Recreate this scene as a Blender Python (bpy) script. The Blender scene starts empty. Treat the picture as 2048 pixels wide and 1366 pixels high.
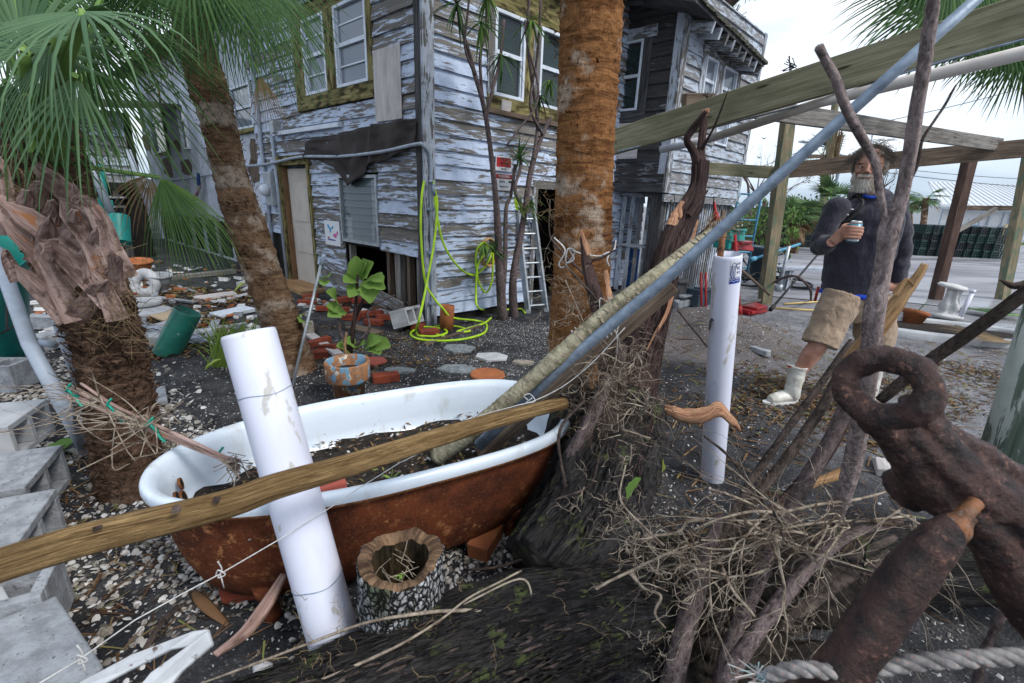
import bpy, bmesh, math, random
import numpy as np
from mathutils import Vector, Matrix, noise
random.seed(7); np.random.seed(7)
SC = bpy.context.scene
COL = SC.collection
R_ = math.radians
V = Vector
CAM_H, CAM_F, CAM_PITCH, CAM_ROLL = 1.38, 910.0, R_(17.2), R_(2.3)
_fw = V((0, math.cos(CAM_PITCH), -math.sin(CAM_PITCH)))
_r0 = V((1, 0, 0)); _u0 = V((0, math.sin(CAM_PITCH), math.cos(CAM_PITCH)))
_rt = _r0 * math.cos(CAM_ROLL) + _u0 * math.sin(CAM_ROLL)
_up = _u0 * math.cos(CAM_ROLL) - _r0 * math.sin(CAM_ROLL)
EYE = V((0, 0, CAM_H))
cd = bpy.data.cameras.new('camera'); cam = bpy.data.objects.new('camera', cd); COL.objects.link(cam)
cam.matrix_world = Matrix(((_rt.x, _up.x, -_fw.x, 0), (_rt.y, _up.y, -_fw.y, 0), (_rt.z, _up.z, -_fw.z, CAM_H), (0, 0, 0, 1)))
cd.sensor_width = 36; cd.lens = CAM_F / 2048 * 36; cd.clip_start = 0.02; cd.clip_end = 900
cd.dof.use_dof = True; cd.dof.focus_distance = 3.4; cd.dof.aperture_fstop = 6.3
SC.camera = cam
w = bpy.data.worlds.new('World'); SC.world = w; w.use_nodes = True
nt = w.node_tree; nt.nodes.clear()
def wn(t, **k):
 n = nt.nodes.new(t)
 for a, b in k.items(): setattr(n, a, b)
 return n
sky = wn('ShaderNodeTexSky', sky_type='NISHITA', sun_disc=False, sun_elevation=R_(48), sun_rotation=R_(150), air_density=1.2, dust_density=2.0)
tc = wn('ShaderNodeTexCoord'); mp = wn('ShaderNodeMapping'); mp.inputs['Scale'].default_value = (1.0, 1.0, 3.2)
n1 = wn('ShaderNodeTexNoise'); n1.inputs['Scale'].default_value = 1.7; n1.inputs['Detail'].default_value = 7; n1.inputs['Roughness'].default_value = .52
n1.inputs['Distortion'].default_value = .4
rp = wn('ShaderNodeValToRGB')
rp.color_ramp.elements[0].position = .38; rp.color_ramp.elements[0].color = (2.6, 3.3, 4.2, 1)
rp.color_ramp.elements[1].position = .66; rp.color_ramp.elements[1].color = (6.6, 6.7, 7.0, 1)
e = rp.color_ramp.elements.new(.5); e.color = (4.2, 4.8, 5.5, 1)
mx = wn('ShaderNodeMix', data_type='RGBA'); mx.inputs[0].default_value = .86
bg = wn('ShaderNodeBackground'); bg.inputs['Strength'].default_value = .1
ow = wn('ShaderNodeOutputWorld')
L = nt.links.new
L(tc.outputs['Generated'], mp.inputs[0]); L(mp.outputs[0], n1.inputs['Vector']); L(n1.outputs['Fac'], rp.inputs[0])
L(sky.outputs[0], mx.inputs[6]); L(rp.outputs[0], mx.inputs[7]); L(mx.outputs[2], bg.inputs['Color']); L(bg.outputs[0], ow.inputs['Surface'])
sd = bpy.data.lights.new('sun', 'SUN'); sd.energy = 1.4; sd.angle = R_(16); sd.color = (1, .96, .9)
sun = bpy.data.objects.new('sun', sd); COL.objects.link(sun)
sun.rotation_euler = (R_(42), 0, R_(55))
SC.view_settings.view_transform = 'Standard'; SC.view_settings.look = 'None'
SC.view_settings.exposure = 1.15; SC.view_settings.gamma = 1; SC.view_settings.use_curve_mapping = False
try:
 SC.cycles.max_bounces = 6; SC.cycles.diffuse_bounces = 3; SC.cycles.transparent_max_bounces = 8
except Exception: pass
def ray(px, py): return _fw + _rt * ((px - 1024) / CAM_F) - _up * ((py - 683) / CAM_F)
def at(px, py, Y):
 d = ray(px, py); return EYE + d * (Y / d.y)
def on_z(px, py, z=0.0):
 d = ray(px, py); return EYE + d * ((z - CAM_H) / d.z)
def wscale(P_, i):
 """metres per photo pixel across a tube at P_[i], allowing for wide-angle stretch"""
 p = P_[i]; q = P_[min(i + 1, len(P_) - 1)] - P_[max(i - 1, 0)]; v = p - EYE; k = max(.2, v.dot(_fw)); x, y = v.dot(_rt) / k, v.dot(_up) / k
 dx, dy = (q.dot(_rt) - x * q.dot(_fw)), (q.dot(_up) - y * q.dot(_fw)); l = math.hypot(dx, dy) or 1; nx, ny = -dy / l, dx / l; r = math.hypot(x, y) or 1e-6
 a = (nx * x + ny * y) / r; return k / CAM_F / math.sqrt(a * a * (1 + r * r) + 1 - a * a)
def gz(x, y):
 z = 0.022 * noise.noise(V((x * .9, y * .9, 3.1))) + 0.010 * noise.noise(V((x * 3.2, y * 3.2, 1.1)))
 z += .10 * math.exp(-((x - 2.3) ** 2 / 1.6 + (y - 3.2) ** 2 / 1.2))
 z += .30 * math.exp(-((x - 2.15) ** 2 / .55 + (y - 4.9) ** 2 / .5)) * (1 + .35 * noise.noise(V((x * 3, y * 3, 9))))
 z += .06 * math.exp(-((x - 1.0) ** 2 / .3 + (y - 1.5) ** 2 / .3))
 if y > 6.0: z *= max(0.0, 1 - (y - 6.0) / 2.0)
 if x > 4.2: z *= max(0.0, 1 - (x - 4.2) / 1.2)
 return z
def gp(px, py, lift=0.0):
 z = 0.0
 for _ in range(6):
  p = on_z(px, py, z + lift); z = gz(p.x, p.y)
 return V((p.x, p.y, z + lift))
def sub(px, py, Y): return at(px, py, Y)
def link(o): COL.objects.link(o); return o
def tag(o, label, cat, group=None):
 if label: o['label'] = label
 if cat: o['category'] = cat
 if group: o['group'] = group
 return o
def thing(name, label, cat, loc=(0, 0, 0), group=None):
 o = bpy.data.objects.new(name, None); link(o); o.location = loc; o.empty_display_size = .05
 return tag(o, label, cat, group)
def rvec(s=1.0): return V((random.uniform(-s, s), random.uniform(-s, s), random.uniform(-s, s)))
def frame_of(d):
 d = d.normalized(); a = V((0, 0, 1)) if abs(d.z) < .95 else V((1, 0, 0))
 x = a.cross(d).normalized(); return x, d.cross(x).normalized(), d
class MB:
 def __init__(s): s.v = []; s.f = []; s.uv = []; s.mi = []
 def face(s, idx, uv=None, mi=0):
  s.f.append(tuple(idx)); s.uv.extend(uv if uv else [(0, 0)] * len(idx)); s.mi.append(mi)
 def hexa(s, P8, mi=0):
  b = len(s.v); s.v.extend(P8)
  off = random.random() * 5
  for q in ((3, 2, 1, 0), (4, 5, 6, 7), (0, 1, 5, 4), (1, 2, 6, 5), (2, 3, 7, 6), (3, 0, 4, 7)):
   p = [P8[k] for k in q]; a = (p[1] - p[0]).length; c = (p[2] - p[1]).length
   uv = [(0, 0), (a, 0), (a, c), (0, c)] if a >= c else [(0, 0), (0, a), (c, a), (c, 0)]
   s.face([b + k for k in q], [(u + off, w_ + off) for u, w_ in uv], mi)
 def box(s, c, size, rot=None, jit=0.0, mi=0):
  hx, hy, hz = size[0] / 2, size[1] / 2, size[2] / 2; c = V(c)
  P8 = [V(q) for q in ((-hx, -hy, -hz), (hx, -hy, -hz), (hx, hy, -hz), (-hx, hy, -hz), (-hx, -hy, hz), (hx, -hy, hz), (hx, hy, hz), (-hx, hy, hz))]
  P8 = [(rot @ p if rot else p) + c + (rvec(jit) if jit else V()) for p in P8]
  s.hexa(P8, mi)
 def bar(s, a, b, w_, h, up=None, jit=0.0, mi=0):
  a = V(a); b = V(b); d = (b - a).normalized(); u = V(up) if up else V((0, 0, 1))
  if abs(d.dot(u)) > .97: u = V((0, 1, 0))
  x = d.cross(u).normalized(); z = x.cross(d).normalized()
  P8 = []
  for zz in (-h / 2, h / 2):
   for p, xx in ((a, -w_ / 2), (a, w_ / 2), (b, w_ / 2), (b, -w_ / 2)):
    P8.append(p + x * xx + z * zz + (rvec(jit) if jit else V()))
  s.hexa(P8, mi)
 def tube(s, pts, rad, n=8, caps=True, disp=None, mi=0, flat=1.0, upv=None, uoff=None):
  pts = [V(p) for p in pts]; m = len(pts)
  if not hasattr(rad, '__len__'): rad = [rad] * m
  t = [(pts[min(i + 1, m - 1)] - pts[max(i - 1, 0)]).normalized() for i in range(m)]
  if upv: x = (V(upv) - t[0] * V(upv).dot(t[0])).normalized()
  else: x, _, _ = frame_of(t[0])
  b = len(s.v); u = 0.0; us = []
  for i in range(m):
   if i: u += (pts[i] - pts[i - 1]).length
   us.append(u)
   x = (x - t[i] * x.dot(t[i])).normalized(); y = t[i].cross(x)
   for k in range(n):
    a = 2 * math.pi * k / n
    r = rad[i] + (disp(u, a, pts[i]) if disp else 0)
    s.v.append(pts[i] + (x * math.cos(a) + y * math.sin(a) * flat) * r)
  o = random.random() * 7 if uoff is None else uoff
  rr = sum(rad) / m * 2 * math.pi
  for i in range(m - 1):
   for k in range(n):
    k2 = (k + 1) % n
    s.face((b + i * n + k, b + i * n + k2, b + (i + 1) * n + k2, b + (i + 1) * n + k),
      [(us[i] + o, rr * k / n + o), (us[i] + o, rr * (k + 1) / n + o), (us[i + 1] + o, rr * (k + 1) / n + o), (us[i + 1] + o, rr * k / n + o)], mi)
  if caps:
   for i, rv in ((0, True), (m - 1, False)):
    idx = [b + i * n + k for k in range(n)]
    s.face(idx[::-1] if rv else idx, [(.1 * math.cos(k), .1 * math.sin(k)) for k in range(n)], mi)
 def lathe(s, prof, c=(0, 0, 0), n=24, axis=(0, 0, 1), mi=0, wob=None, close=False):
  c = V(c); x, y, z = frame_of(V(axis)); b = len(s.v); m = len(prof); u = 0; us = [0]
  for i in range(1, m):
   u += math.hypot(prof[i][0] - prof[i - 1][0], prof[i][1] - prof[i - 1][1]); us.append(u)
  for r, h in prof:
   for k in range(n):
    a = 2 * math.pi * k / n; q = r + (wob(h, a) if wob else 0)
    s.v.append(c + x * (q * math.cos(a)) + y * (q * math.sin(a)) + z * h)
  rr = max(p[0] for p in prof) * 6.28
  for i in range(m - 1):
   for k in range(n):
    k2 = (k + 1) % n
    s.face((b + i * n + k, b + i * n + k2, b + (i + 1) * n + k2, b + (i + 1) * n + k),
      [(rr * k / n, us[i]), (rr * (k + 1) / n, us[i]), (rr * (k + 1) / n, us[i + 1]), (rr * k / n, us[i + 1])], mi)
  if prof[0][0] > 1e-5 and not close: s.face([b + k for k in range(n)][::-1], None, mi)
  if prof[-1][0] > 1e-5 and not close: s.face([b + (m - 1) * n + k for k in range(n)], None, mi)
 def sheet(s, fn, nu, nv, mi=0, uvs=(1, 1)):
  b = len(s.v)
  for j in range(nv + 1):
   for i in range(nu + 1): s.v.append(V(fn(i / nu, j / nv)))
  for j in range(nv):
   for i in range(nu):
    a = b + j * (nu + 1) + i
    s.face((a, a + 1, a + nu + 2, a + nu + 1), [((i + p) / nu * uvs[0], (j + q) / nv * uvs[1]) for p, q in ((0, 0), (1, 0), (1, 1), (0, 1))], mi)
 def prism(s, poly, ext, mi=0, uvs=1.0):
  b = len(s.v); n = len(poly); ext = V(ext)
  s.v.extend([V(p) for p in poly]); s.v.extend([V(p) + ext for p in poly])
  o = V(poly[0]); ax = (V(poly[1]) - o).normalized(); ay = ext.normalized().cross(ax)
  uv = [((V(p) - o).dot(ax) * uvs, (V(p) - o).dot(ay) * uvs) for p in poly]
  s.face(list(range(b, b + n))[::-1], uv[::-1], mi); s.face(range(b + n, b + 2 * n), uv, mi)
  for k in range(n):
   k2 = (k + 1) % n; L_ = (V(poly[k2]) - V(poly[k])).length
   s.face((b + k, b + k2, b + n + k2, b + n + k), [(0, 0), (L_, 0), (L_, ext.length), (0, ext.length)], mi)
 def mesh(s, name, mats, org=V((0, 0, 0)), smooth=False):
  me = bpy.data.meshes.new(name)
  me.from_pydata([tuple(p - org) for p in s.v], [], s.f)
  uvl = me.uv_layers.new(name='UVMap'); uvl.data.foreach_set('uv', [c for q in s.uv for c in q])
  for m in (mats if isinstance(mats, (list, tuple)) else [mats]): me.materials.append(m)
  if any(s.mi): me.polygons.foreach_set('material_index', s.mi)
  if smooth: me.polygons.foreach_set('use_smooth', [True] * len(me.polygons))
  return me
 def build(s, name, mats, parent=None, smooth=False, org=None, fix=False):
  if parent is not None:
   o_ = V((0, 0, 0)); p = parent
   while p is not None: o_ += p.location; p = p.parent
   child_org = o_
  if org is None: org = child_org if parent is not None else V((0, 0, 0))
  if parent is None and (org is None or org == V((0, 0, 0))) and s.v:
   mn = min(s.v, key=lambda q: q.z).z; n = len(s.v)
   org = V((sum(q.x for q in s.v) / n, sum(q.y for q in s.v) / n, mn))
  me = s.mesh(name, mats, org, smooth); o = bpy.data.objects.new(name, me); link(o)
  if parent is not None: o.parent = parent; o.location = org - child_org
  else: o.location = org
  if fix:
   bm = bmesh.new(); bm.from_mesh(me); bmesh.ops.recalc_face_normals(bm, faces=bm.faces); bm.to_mesh(me); bm.free()
  return o
def bevel(o, wd=.004, seg=2):
 m = o.modifiers.new('bevel', 'BEVEL'); m.width = wd; m.segments = seg; m.limit_method = 'ANGLE'; return o
def smooth_path(pts, n):
 P = [V(p) for p in pts]; P = [P[0] * 2 - P[1]] + P + [P[-1] * 2 - P[-2]]; out = []
 for i in range(1, len(P) - 2):
  a, b, c, d = P[i - 1], P[i], P[i + 1], P[i + 2]
  for k in range(n):
   t = k / n
   out.append(.5 * (2 * b + (c - a) * t + (2 * a - 5 * b + 4 * c - d) * t * t + (3 * b - a - 3 * c + d) * t ** 3))
 out.append(P[-2]); return out
def lerp_list(vals, n):
 out = []
 for i in range(len(vals) - 1):
  for k in range(n): out.append(vals[i] + (vals[i + 1] - vals[i]) * k / n)
 out.append(vals[-1]); return out
def fbm(p, o=3):
 return noise.fractal(p, 0.9, 2.1, o)
# ================================================================ materials
class NT:
 def __init__(s, name):
  s.m = bpy.data.materials.new(name); s.m.use_nodes = True; s.t = s.m.node_tree; s.t.nodes.clear()
  s.out = s.n('ShaderNodeOutputMaterial'); s.p = s.n('ShaderNodeBsdfPrincipled'); s.t.links.new(s.p.outputs[0], s.out.inputs[0])
 def n(s, t, **k):
  n = s.t.nodes.new(t)
  for a, b in k.items(): setattr(n, a, b)
  return n
 def put(s, sock, v):
  if hasattr(v, 'links') or isinstance(v, bpy.types.NodeSocket): s.t.links.new(v, sock)
  elif isinstance(v, tuple) and len(v) == 3 and sock.type == 'RGBA': sock.default_value = (*v, 1)
  else: sock.default_value = v
 def coord(s, kind='UV', scale=(1, 1, 1), rnd=True, island=False):
  c = s.n('ShaderNodeTexCoord').outputs[kind]
  if rnd:
   oi = s.n('ShaderNodeObjectInfo').outputs['Random']
   a = s.n('ShaderNodeVectorMath', operation='ADD'); sc = s.math('MULTIPLY', oi, 53.0)
   s.t.links.new(c, a.inputs[0]); s.t.links.new(sc, a.inputs[1]); c = a.outputs[0]
  mpn = s.n('ShaderNodeMapping'); mpn.inputs['Scale'].default_value = scale; s.t.links.new(c, mpn.inputs[0]); return mpn.outputs[0]
 def rand(s): return s.n('ShaderNodeObjectInfo').outputs['Random']
 def island(s): return s.n('ShaderNodeNewGeometry').outputs['Random Per Island']
 def math(s, op, a, b=0.0, c=None, clamp=False):
  m = s.n('ShaderNodeMath', operation=op); m.use_clamp = clamp; s.put(m.inputs[0], a); s.put(m.inputs[1], b)
  if c is not None: s.put(m.inputs[2], c)
  return m.outputs[0]
 def noise(s, vec, scale=5, det=5, rough=.55, dist=0.0):
  t = s.n('ShaderNodeTexNoise'); s.put(t.inputs['Vector'], vec); t.inputs['Scale'].default_value = scale
  t.inputs['Detail'].default_value = det; t.inputs['Roughness'].default_value = rough; t.inputs['Distortion'].default_value = dist; return t.outputs['Fac']
 def vor(s, vec, scale=5, feat='F1', out='Distance', rnd=1.0):
  t = s.n('ShaderNodeTexVoronoi', feature=feat); s.put(t.inputs['Vector'], vec); t.inputs['Scale'].default_value = scale; t.inputs['Randomness'].default_value = rnd; return t.outputs[out]
 def ramp(s, f, *st):
  r = s.n('ShaderNodeValToRGB'); s.put(r.inputs[0], f); el = r.color_ramp.elements
  while len(el) < len(st): el.new(.5)
  for e_, (p, c) in zip(el, st):
   e_.position = p; e_.color = (*c, 1) if isinstance(c, tuple) else (c, c, c, 1)
  return r.outputs[0]
 def step(s, f, a, b):
  m = s.n('ShaderNodeMapRange', interpolation_type='SMOOTHSTEP'); s.put(m.inputs[0], f); m.inputs[1].default_value = a; m.inputs[2].default_value = b; return m.outputs[0]
 def mix(s, f, a, b, mode='MIX'):
  m = s.n('ShaderNodeMix', data_type='RGBA', blend_type=mode); s.put(m.inputs[0], f); s.put(m.inputs[6], a); s.put(m.inputs[7], b); return m.outputs[2]
 def bump(s, h, st=.5, d=.01):
  b = s.n('ShaderNodeBump'); b.inputs['Strength'].default_value = st; b.inputs['Distance'].default_value = d; s.put(b.inputs['Height'], h); s.t.links.new(b.outputs[0], s.p.inputs['Normal'])
 def done(s, col, rough=.8, spec=.3, metal=0.0, **k):
  if not isinstance(rough, float) or rough > .6: spec *= .45
  s.put(s.p.inputs['Base Color'], col); s.put(s.p.inputs['Roughness'], rough); s.put(s.p.inputs['Specular IOR Level'], spec); s.put(s.p.inputs['Metallic'], metal)
  for a, b in k.items(): s.put(s.p.inputs[a.replace('_', ' ')], b)
  return s.m
def m_plain(name, c1, c2=None, sc=8, rough=.7, bump=.2, metal=0.0, spec=.3, kind='Object', stretch=(1, 1, 1), d=.004, spots=None):
 t = NT(name); c = t.coord(kind, stretch); f = t.noise(c, sc, 6, .6)
 col = t.mix(t.step(f, .35, .65), c1, c2 or tuple(x * .7 for x in c1))
 if spots:
  g = t.noise(c, sc * 3.1, 4, .6); col = t.mix(t.step(g, spots[1], spots[1] + .06), col, spots[0])
 if bump: t.bump(t.noise(c, sc * 4, 6, .65), bump, d)
 return t.done(col, rough, spec, metal)
def m_wood(name, lo, hi, knots=False, green=None, bump=.5, rough=.85, gs=1.0):
 t = NT(name); c = t.coord('UV', (2.5 * gs, 60 * gs, 1)); g = t.noise(c, 1, 6, .65, .6)
 c2 = t.coord('UV', (2, 5, 1)); f = t.noise(c2, 1.5, 4)
 col = t.mix(t.step(g, .3, .7), lo, hi); col = t.mix(t.math('MULTIPLY', t.step(f, .4, .7), .5), col, tuple(x * .55 for x in lo))
 if green: col = t.mix(t.step(t.noise(c2, 3, 3), .45, .65), col, green)
 if knots:
  k = t.vor(t.coord('UV', (2.2, 9, 1)), 1.0); col = t.mix(t.step(k, .13, .05), col, tuple(x * .35 for x in lo))
 t.bump(g, bump, .004); return t.done(col, rough, .25)
def bark(name, lo, hi, moss=None, u=9, v=26, moss_at=.6, bs=1.0):
 t = NT(name); c = t.coord('UV', (u, v, 1)); n = t.noise(c, 1, 9, .72, 1.2); f = t.noise(t.coord('UV', (u * 4, v * 4, 1)), 1, 6, .75, .5); g = t.noise(t.coord('UV', (3, 9, 1)), 1, 4, .6)
 col = t.mix(t.step(n, .36, .64), lo, hi); col = t.mix(t.math('MULTIPLY', t.step(f, .52, .66), .6), col, tuple(min(1, x * 1.7) for x in hi)); col = t.mix(t.math('MULTIPLY', t.step(f, .46, .34), .8), col, tuple(x * .4 for x in lo)); col = t.mix(t.math('MULTIPLY', t.step(g, .45, .62), .5), col, lo)
 if moss:
  k = t.noise(t.coord('Object', (1, 1, 1)), 6, 3); s_ = t.noise(t.coord('Object', (1, 1, 1)), 22, 5, .7)
  col = t.mix(t.math('MULTIPLY', t.step(k, .48, .6), t.step(s_, moss_at - .02, moss_at + .05)), col, moss)
 t.bump(t.math('ADD', n, t.math('MULTIPLY', f, .55)), bs, .015); return t.done(col, .75, .3)
def m_peel(name, paint, paint2, w_lo, w_hi, amt=.5, sx=5, sy=26):
 t = NT(name); c = t.coord('UV', (sx, sy, 1)); n = t.noise(c, 1, 8, .68, .3)
 big = t.noise(t.coord('Object', (1, 1, 1), False), 1.3, 3)
 r = t.math('MULTIPLY', t.math('SUBTRACT', t.rand(), .5), .18)
 x = t.math('ADD', t.math('ADD', n, r), t.math('MULTIPLY', t.math('SUBTRACT', big, .5), .35))
 mask = t.step(x, amt - .012, amt + .018)
 g = t.noise(t.coord('UV', (3, 110, 1)), 1, 6, .7, .4)
 wood = t.mix(t.step(g, .3, .72), w_lo, w_hi)
 pn = t.noise(t.coord('UV', (6, 10, 1)), 1.4, 6, .65)
 pc = t.mix(t.step(pn, .35, .7), paint, paint2)
 pc = t.mix(t.math('MULTIPLY', t.step(t.noise(t.coord('UV', (14, 60, 1)), 1, 4, .7), .56, .7), .5), pc, w_hi)
 col = t.mix(mask, wood, pc)
 t.bump(t.math('ADD', t.math('MULTIPLY', mask, .8), t.math('MULTIPLY', g, .5)), .7, .004)
 return t.done(col, .75, .25)
M = {}
M['peel'] = m_peel('peeling_blue_white_paint', (.50, .59, .76), (.40, .48, .64), (.10, .095, .09), (.25, .235, .215), .45, 3.2, 30)
M['peel_l'] = m_peel('peeling_grey_paint', (.47, .54, .68), (.36, .42, .54), (.08, .075, .07), (.22, .205, .19), .485, 3.2, 30)
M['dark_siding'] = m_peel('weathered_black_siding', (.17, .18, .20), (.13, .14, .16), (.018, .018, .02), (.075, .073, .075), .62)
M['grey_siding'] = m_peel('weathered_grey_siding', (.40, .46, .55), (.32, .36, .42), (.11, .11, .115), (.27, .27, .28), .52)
M['trim_yel'] = m_wood('mildewed_yellow_trim', (.10, .085, .035), (.30, .26, .12), green=(.035, .03, .015))
M['trim_grey'] = m_peel('grey_trim', (.42, .46, .54), (.3, .33, .38), (.06, .06, .06), (.2, .19, .18), .5)
M['trim_dark'] = m_wood('dark_weathered_trim', (.03, .03, .033), (.11, .11, .115))
M['white_vinyl'] = m_plain('white_window_vinyl', (.62, .68, .78), (.5, .55, .62), 6, .45, .05)
M['stucco'] = m_plain('stained_white_stucco', (.52, .56, .64), (.36, .39, .45), 2.2, .85, .3, spots=((.2, .21, .24), .66))
M['wood_grey'] = m_wood('silvered_wood', (.10, .095, .09), (.30, .285, .265), knots=True)
M['wood_brown'] = m_wood('brown_weathered_wood', (.075, .055, .042), (.20, .155, .12), knots=True)
M['wood_green'] = m_wood('green_treated_lumber', (.15, .145, .09), (.31, .29, .20), knots=True)
M['wood_post'] = m_wood('mildewed_post', (.16, .13, .08), (.33, .28, .19), green=(.13, .17, .12))
M['wood_red'] = m_wood('red_brown_post', (.055, .035, .03), (.13, .085, .07))
M['ply'] = m_wood('bleached_plywood', (.42, .39, .38), (.58, .55, .55), bump=.15)
M['tan_ply'] = m_wood('tan_plywood', (.42, .31, .2), (.56, .44, .3), bump=.15)
M['raw_wood'] = bark('raw_split_wood', (.22, .12, .055), (.50, .32, .17), None, 4, 70, bs=.7)
M['amber_pole'] = bark('debarked_amber_pole', (.11, .062, .025), (.43, .29, .14), None, 4, 90, bs=.9)
M['tar'] = m_plain('torn_tar_paper', (.035, .03, .03), (.055, .047, .045), 3, .75, .4, stretch=(1, 1, 1))
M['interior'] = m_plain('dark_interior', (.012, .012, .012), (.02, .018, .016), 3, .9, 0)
M['cream_door'] = m_plain('cream_door_paint', (.50, .46, .42), (.42, .38, .34), 4, .6, .1)
M['orange_jamb'] = m_wood('orange_wood_jamb', (.15, .085, .045), (.26, .16, .09))
M['conduit'] = m_plain('grey_conduit', (.33, .38, .46), (.26, .30, .36), 9, .45, .1)
M['galv'] = m_plain('galvanized_steel', (.30, .37, .46), (.19, .24, .31), 30, .5, .15, metal=.35, kind='Object')
M['alum'] = m_plain('dull_aluminium', (.42, .46, .5), (.3, .33, .36), 12, .45, .1, metal=.5)
M['pvc'] = m_plain('scuffed_white_pvc', (.64, .67, .80), (.56, .57, .68), 5, .35, .05, spots=((.44, .43, .42), .58), stretch=(1, 1, .3))
M['chip_white'] = m_plain('chipped_white_paint', (.52, .55, .58), (.40, .42, .45), 9, .6, .4, spots=((.10, .07, .06), .60))
M['pvc_tan'] = m_plain('aged_pvc_pipe', (.62, .58, .55), (.5, .45, .42), 5, .4, .05)
M['hose'] = m_plain('lime_hose_rubber', (.42, .66, .02), (.32, .52, .03), 9, .4, .05)
M['orange_hose'] = m_plain('tan_hose', (.45, .28, .13), (.36, .2, .1), 6, .5, .05)
M['green_pvc'] = m_plain('green_pipe', (.02, .16, .12), (.015, .10, .08), 5, .35, .05, spots=((.2, .3, .28), .64))
M['teal'] = m_plain('teal_plastic', (.02, .30, .27), (.015, .2, .18), 3, .4, .05)
M['blue_plastic'] = m_plain('blue_plastic', (.01, .09, .33), (.01, .06, .2), 3, .4, .05)
M['red'] = m_plain('red_paint', (.36, .02, .025), (.25, .02, .02), 3, .4, .05)
M['blue_steel'] = m_plain('pale_blue_steel', (.08, .28, .42), (.06, .2, .32), 3, .4, .05)
M['bin'] = m_plain('slate_bin_plastic', (.05, .075, .10), (.035, .05, .07), 3, .45, .05)
M['crate'] = m_plain('black_crate_plastic', (.012, .017, .02), (.02, .03, .035), 3, .5, .05)
M['crate_g'] = m_plain('dark_green_crate_plastic', (.015, .035, .035), (.02, .05, .05), 3, .5, .05)
M['black'] = m_plain('black_rubber', (.012, .012, .013), (.02, .02, .02), 5, .6, .1)
M['yellow_wood'] = m_wood('yellow_broom_handle', (.6, .42, .16), (.75, .55, .25), bump=.1)
M['concrete'] = m_plain('grey_concrete', (.32, .34, .37), (.21, .22, .24), 18, .9, 1.0, spots=((.12, .12, .13), .62), d=.005)
M['concrete_w'] = m_plain('pale_concrete', (.46, .47, .49), (.33, .34, .36), 5, .9, .5, spots=((.18, .18, .18), .66), d=.003)
M['flag'] = m_plain('speckled_stepping_stone', (.24, .27, .29), (.12, .135, .14), 34, .85, .9, d=.006)
M['tan_stone'] = m_plain('tan_stepping_stone', (.36, .32, .27), (.2, .18, .15), 34, .85, .9, d=.006)
M['brick'] = m_plain('red_brick', (.24, .055, .03), (.15, .04, .028), 14, .9, .6, spots=((.3, .22, .2), .67))
M['terra'] = m_plain('terracotta', (.36, .13, .055), (.24, .085, .04), 6, .8, .2, spots=((.4, .3, .24), .7))
M['terra_red'] = m_plain('red_clay_trough', (.36, .095, .075), (.29, .075, .06), 6, .7, .15)
M['white_plaster'] = m_plain('chalky_white_plaster', (.62, .62, .62), (.45, .45, .45), 6, .8, .4)
M['rubber_boot'] = m_plain('dirty_white_rubber', (.62, .62, .58), (.45, .43, .38), 9, .4, .1, spots=((.2, .17, .13), .66))
M['rope_white'] = m_plain('white_twine', (.6, .6, .6), (.42, .42, .42), 60, .8, .2)
M['fray'] = m_plain('pale_cyan_fray', (.25, .42, .46), (.4, .3, .27), 40, .8, .1)
M['cyan_tie'] = m_plain('green_plant_tie', (.01, .30, .22), (.01, .22, .16), 20, .5, .1)
def painted_pot():
 t = NT('flaking_blue_over_terracotta'); c = t.coord('Object', (1, 1, .8)); n = t.noise(c, 13, 6, .6)
 base = t.mix(t.step(t.noise(c, 30, 4), .4, .65), (.30, .15, .075), (.2, .11, .07))
 base = t.mix(t.step(t.noise(c, 17, 5), .58, .62), base, (.5, .46, .38))
 col = t.mix(t.step(n, .52, .54), base, (.13, .24, .34)); t.bump(n, .6, .004); return t.done(col, .8, .25)
M['pot_paint'] = painted_pot()
def enamel():
 t = NT('chipped_white_enamel'); c = t.coord('Object', (1, 1, 1), False)
 n = t.noise(c, 5, 8, .7); d = t.noise(c, 70, 4, .7)
 col = t.mix(t.step(t.noise(c, 3, 4), .4, .7), (.62, .70, .80), (.52, .60, .69))
 col = t.mix(t.step(n, .635, .66), col, (.16, .07, .03)); col = t.mix(t.step(d, .68, .72), col, (.05, .045, .04))
 col = t.mix(t.math('MULTIPLY', t.step(t.noise(t.coord('Object', (1, 1, .3), False), 9, 5), .55, .7), .35), col, (.30, .25, .17))
 return t.done(col, .22, .5)
M['enamel'] = enamel()
def rust(name, a, b, c_, sc=1.0, bs=.8, dd=.006, rough=.85):
 t = NT(name); c = t.coord('Object', (1, 1, 1), False); n = t.noise(c, 9 * sc, 8, .68); m = t.noise(c, 34 * sc, 6, .75); g = t.noise(c, 150 * sc, 4, .8); k = t.noise(c, 4 * sc, 4, .6)
 col = t.mix(t.step(n, .35, .62), a, b); col = t.mix(t.math('MULTIPLY', t.step(m, .53, .64), t.step(k, .45, .6)), col, c_); col = t.mix(t.math('MULTIPLY', t.step(g, .45, .3), .7), col, tuple(x * .35 for x in a)); col = t.mix(t.math('MULTIPLY', t.step(g, .56, .68), .5), col, c_)
 t.bump(t.math('ADD', n, t.math('MULTIPLY', m, .5)), bs, dd); return t.done(col, rough, .35)
M['rust_tub'] = rust('rusted_cast_iron', (.045, .014, .008), (.12, .034, .014), (.30, .13, .055), .8, .5, .003)
M['rust_edge'] = rust('rust_edge', (.10, .04, .02), (.2, .08, .03), (.35, .2, .1), 3)
M['rust_anchor'] = rust('scaly_rusted_iron', (.012, .009, .011), (.062, .030, .026), (.24, .125, .09), 3.2, 1.0, .010, .48)
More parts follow.
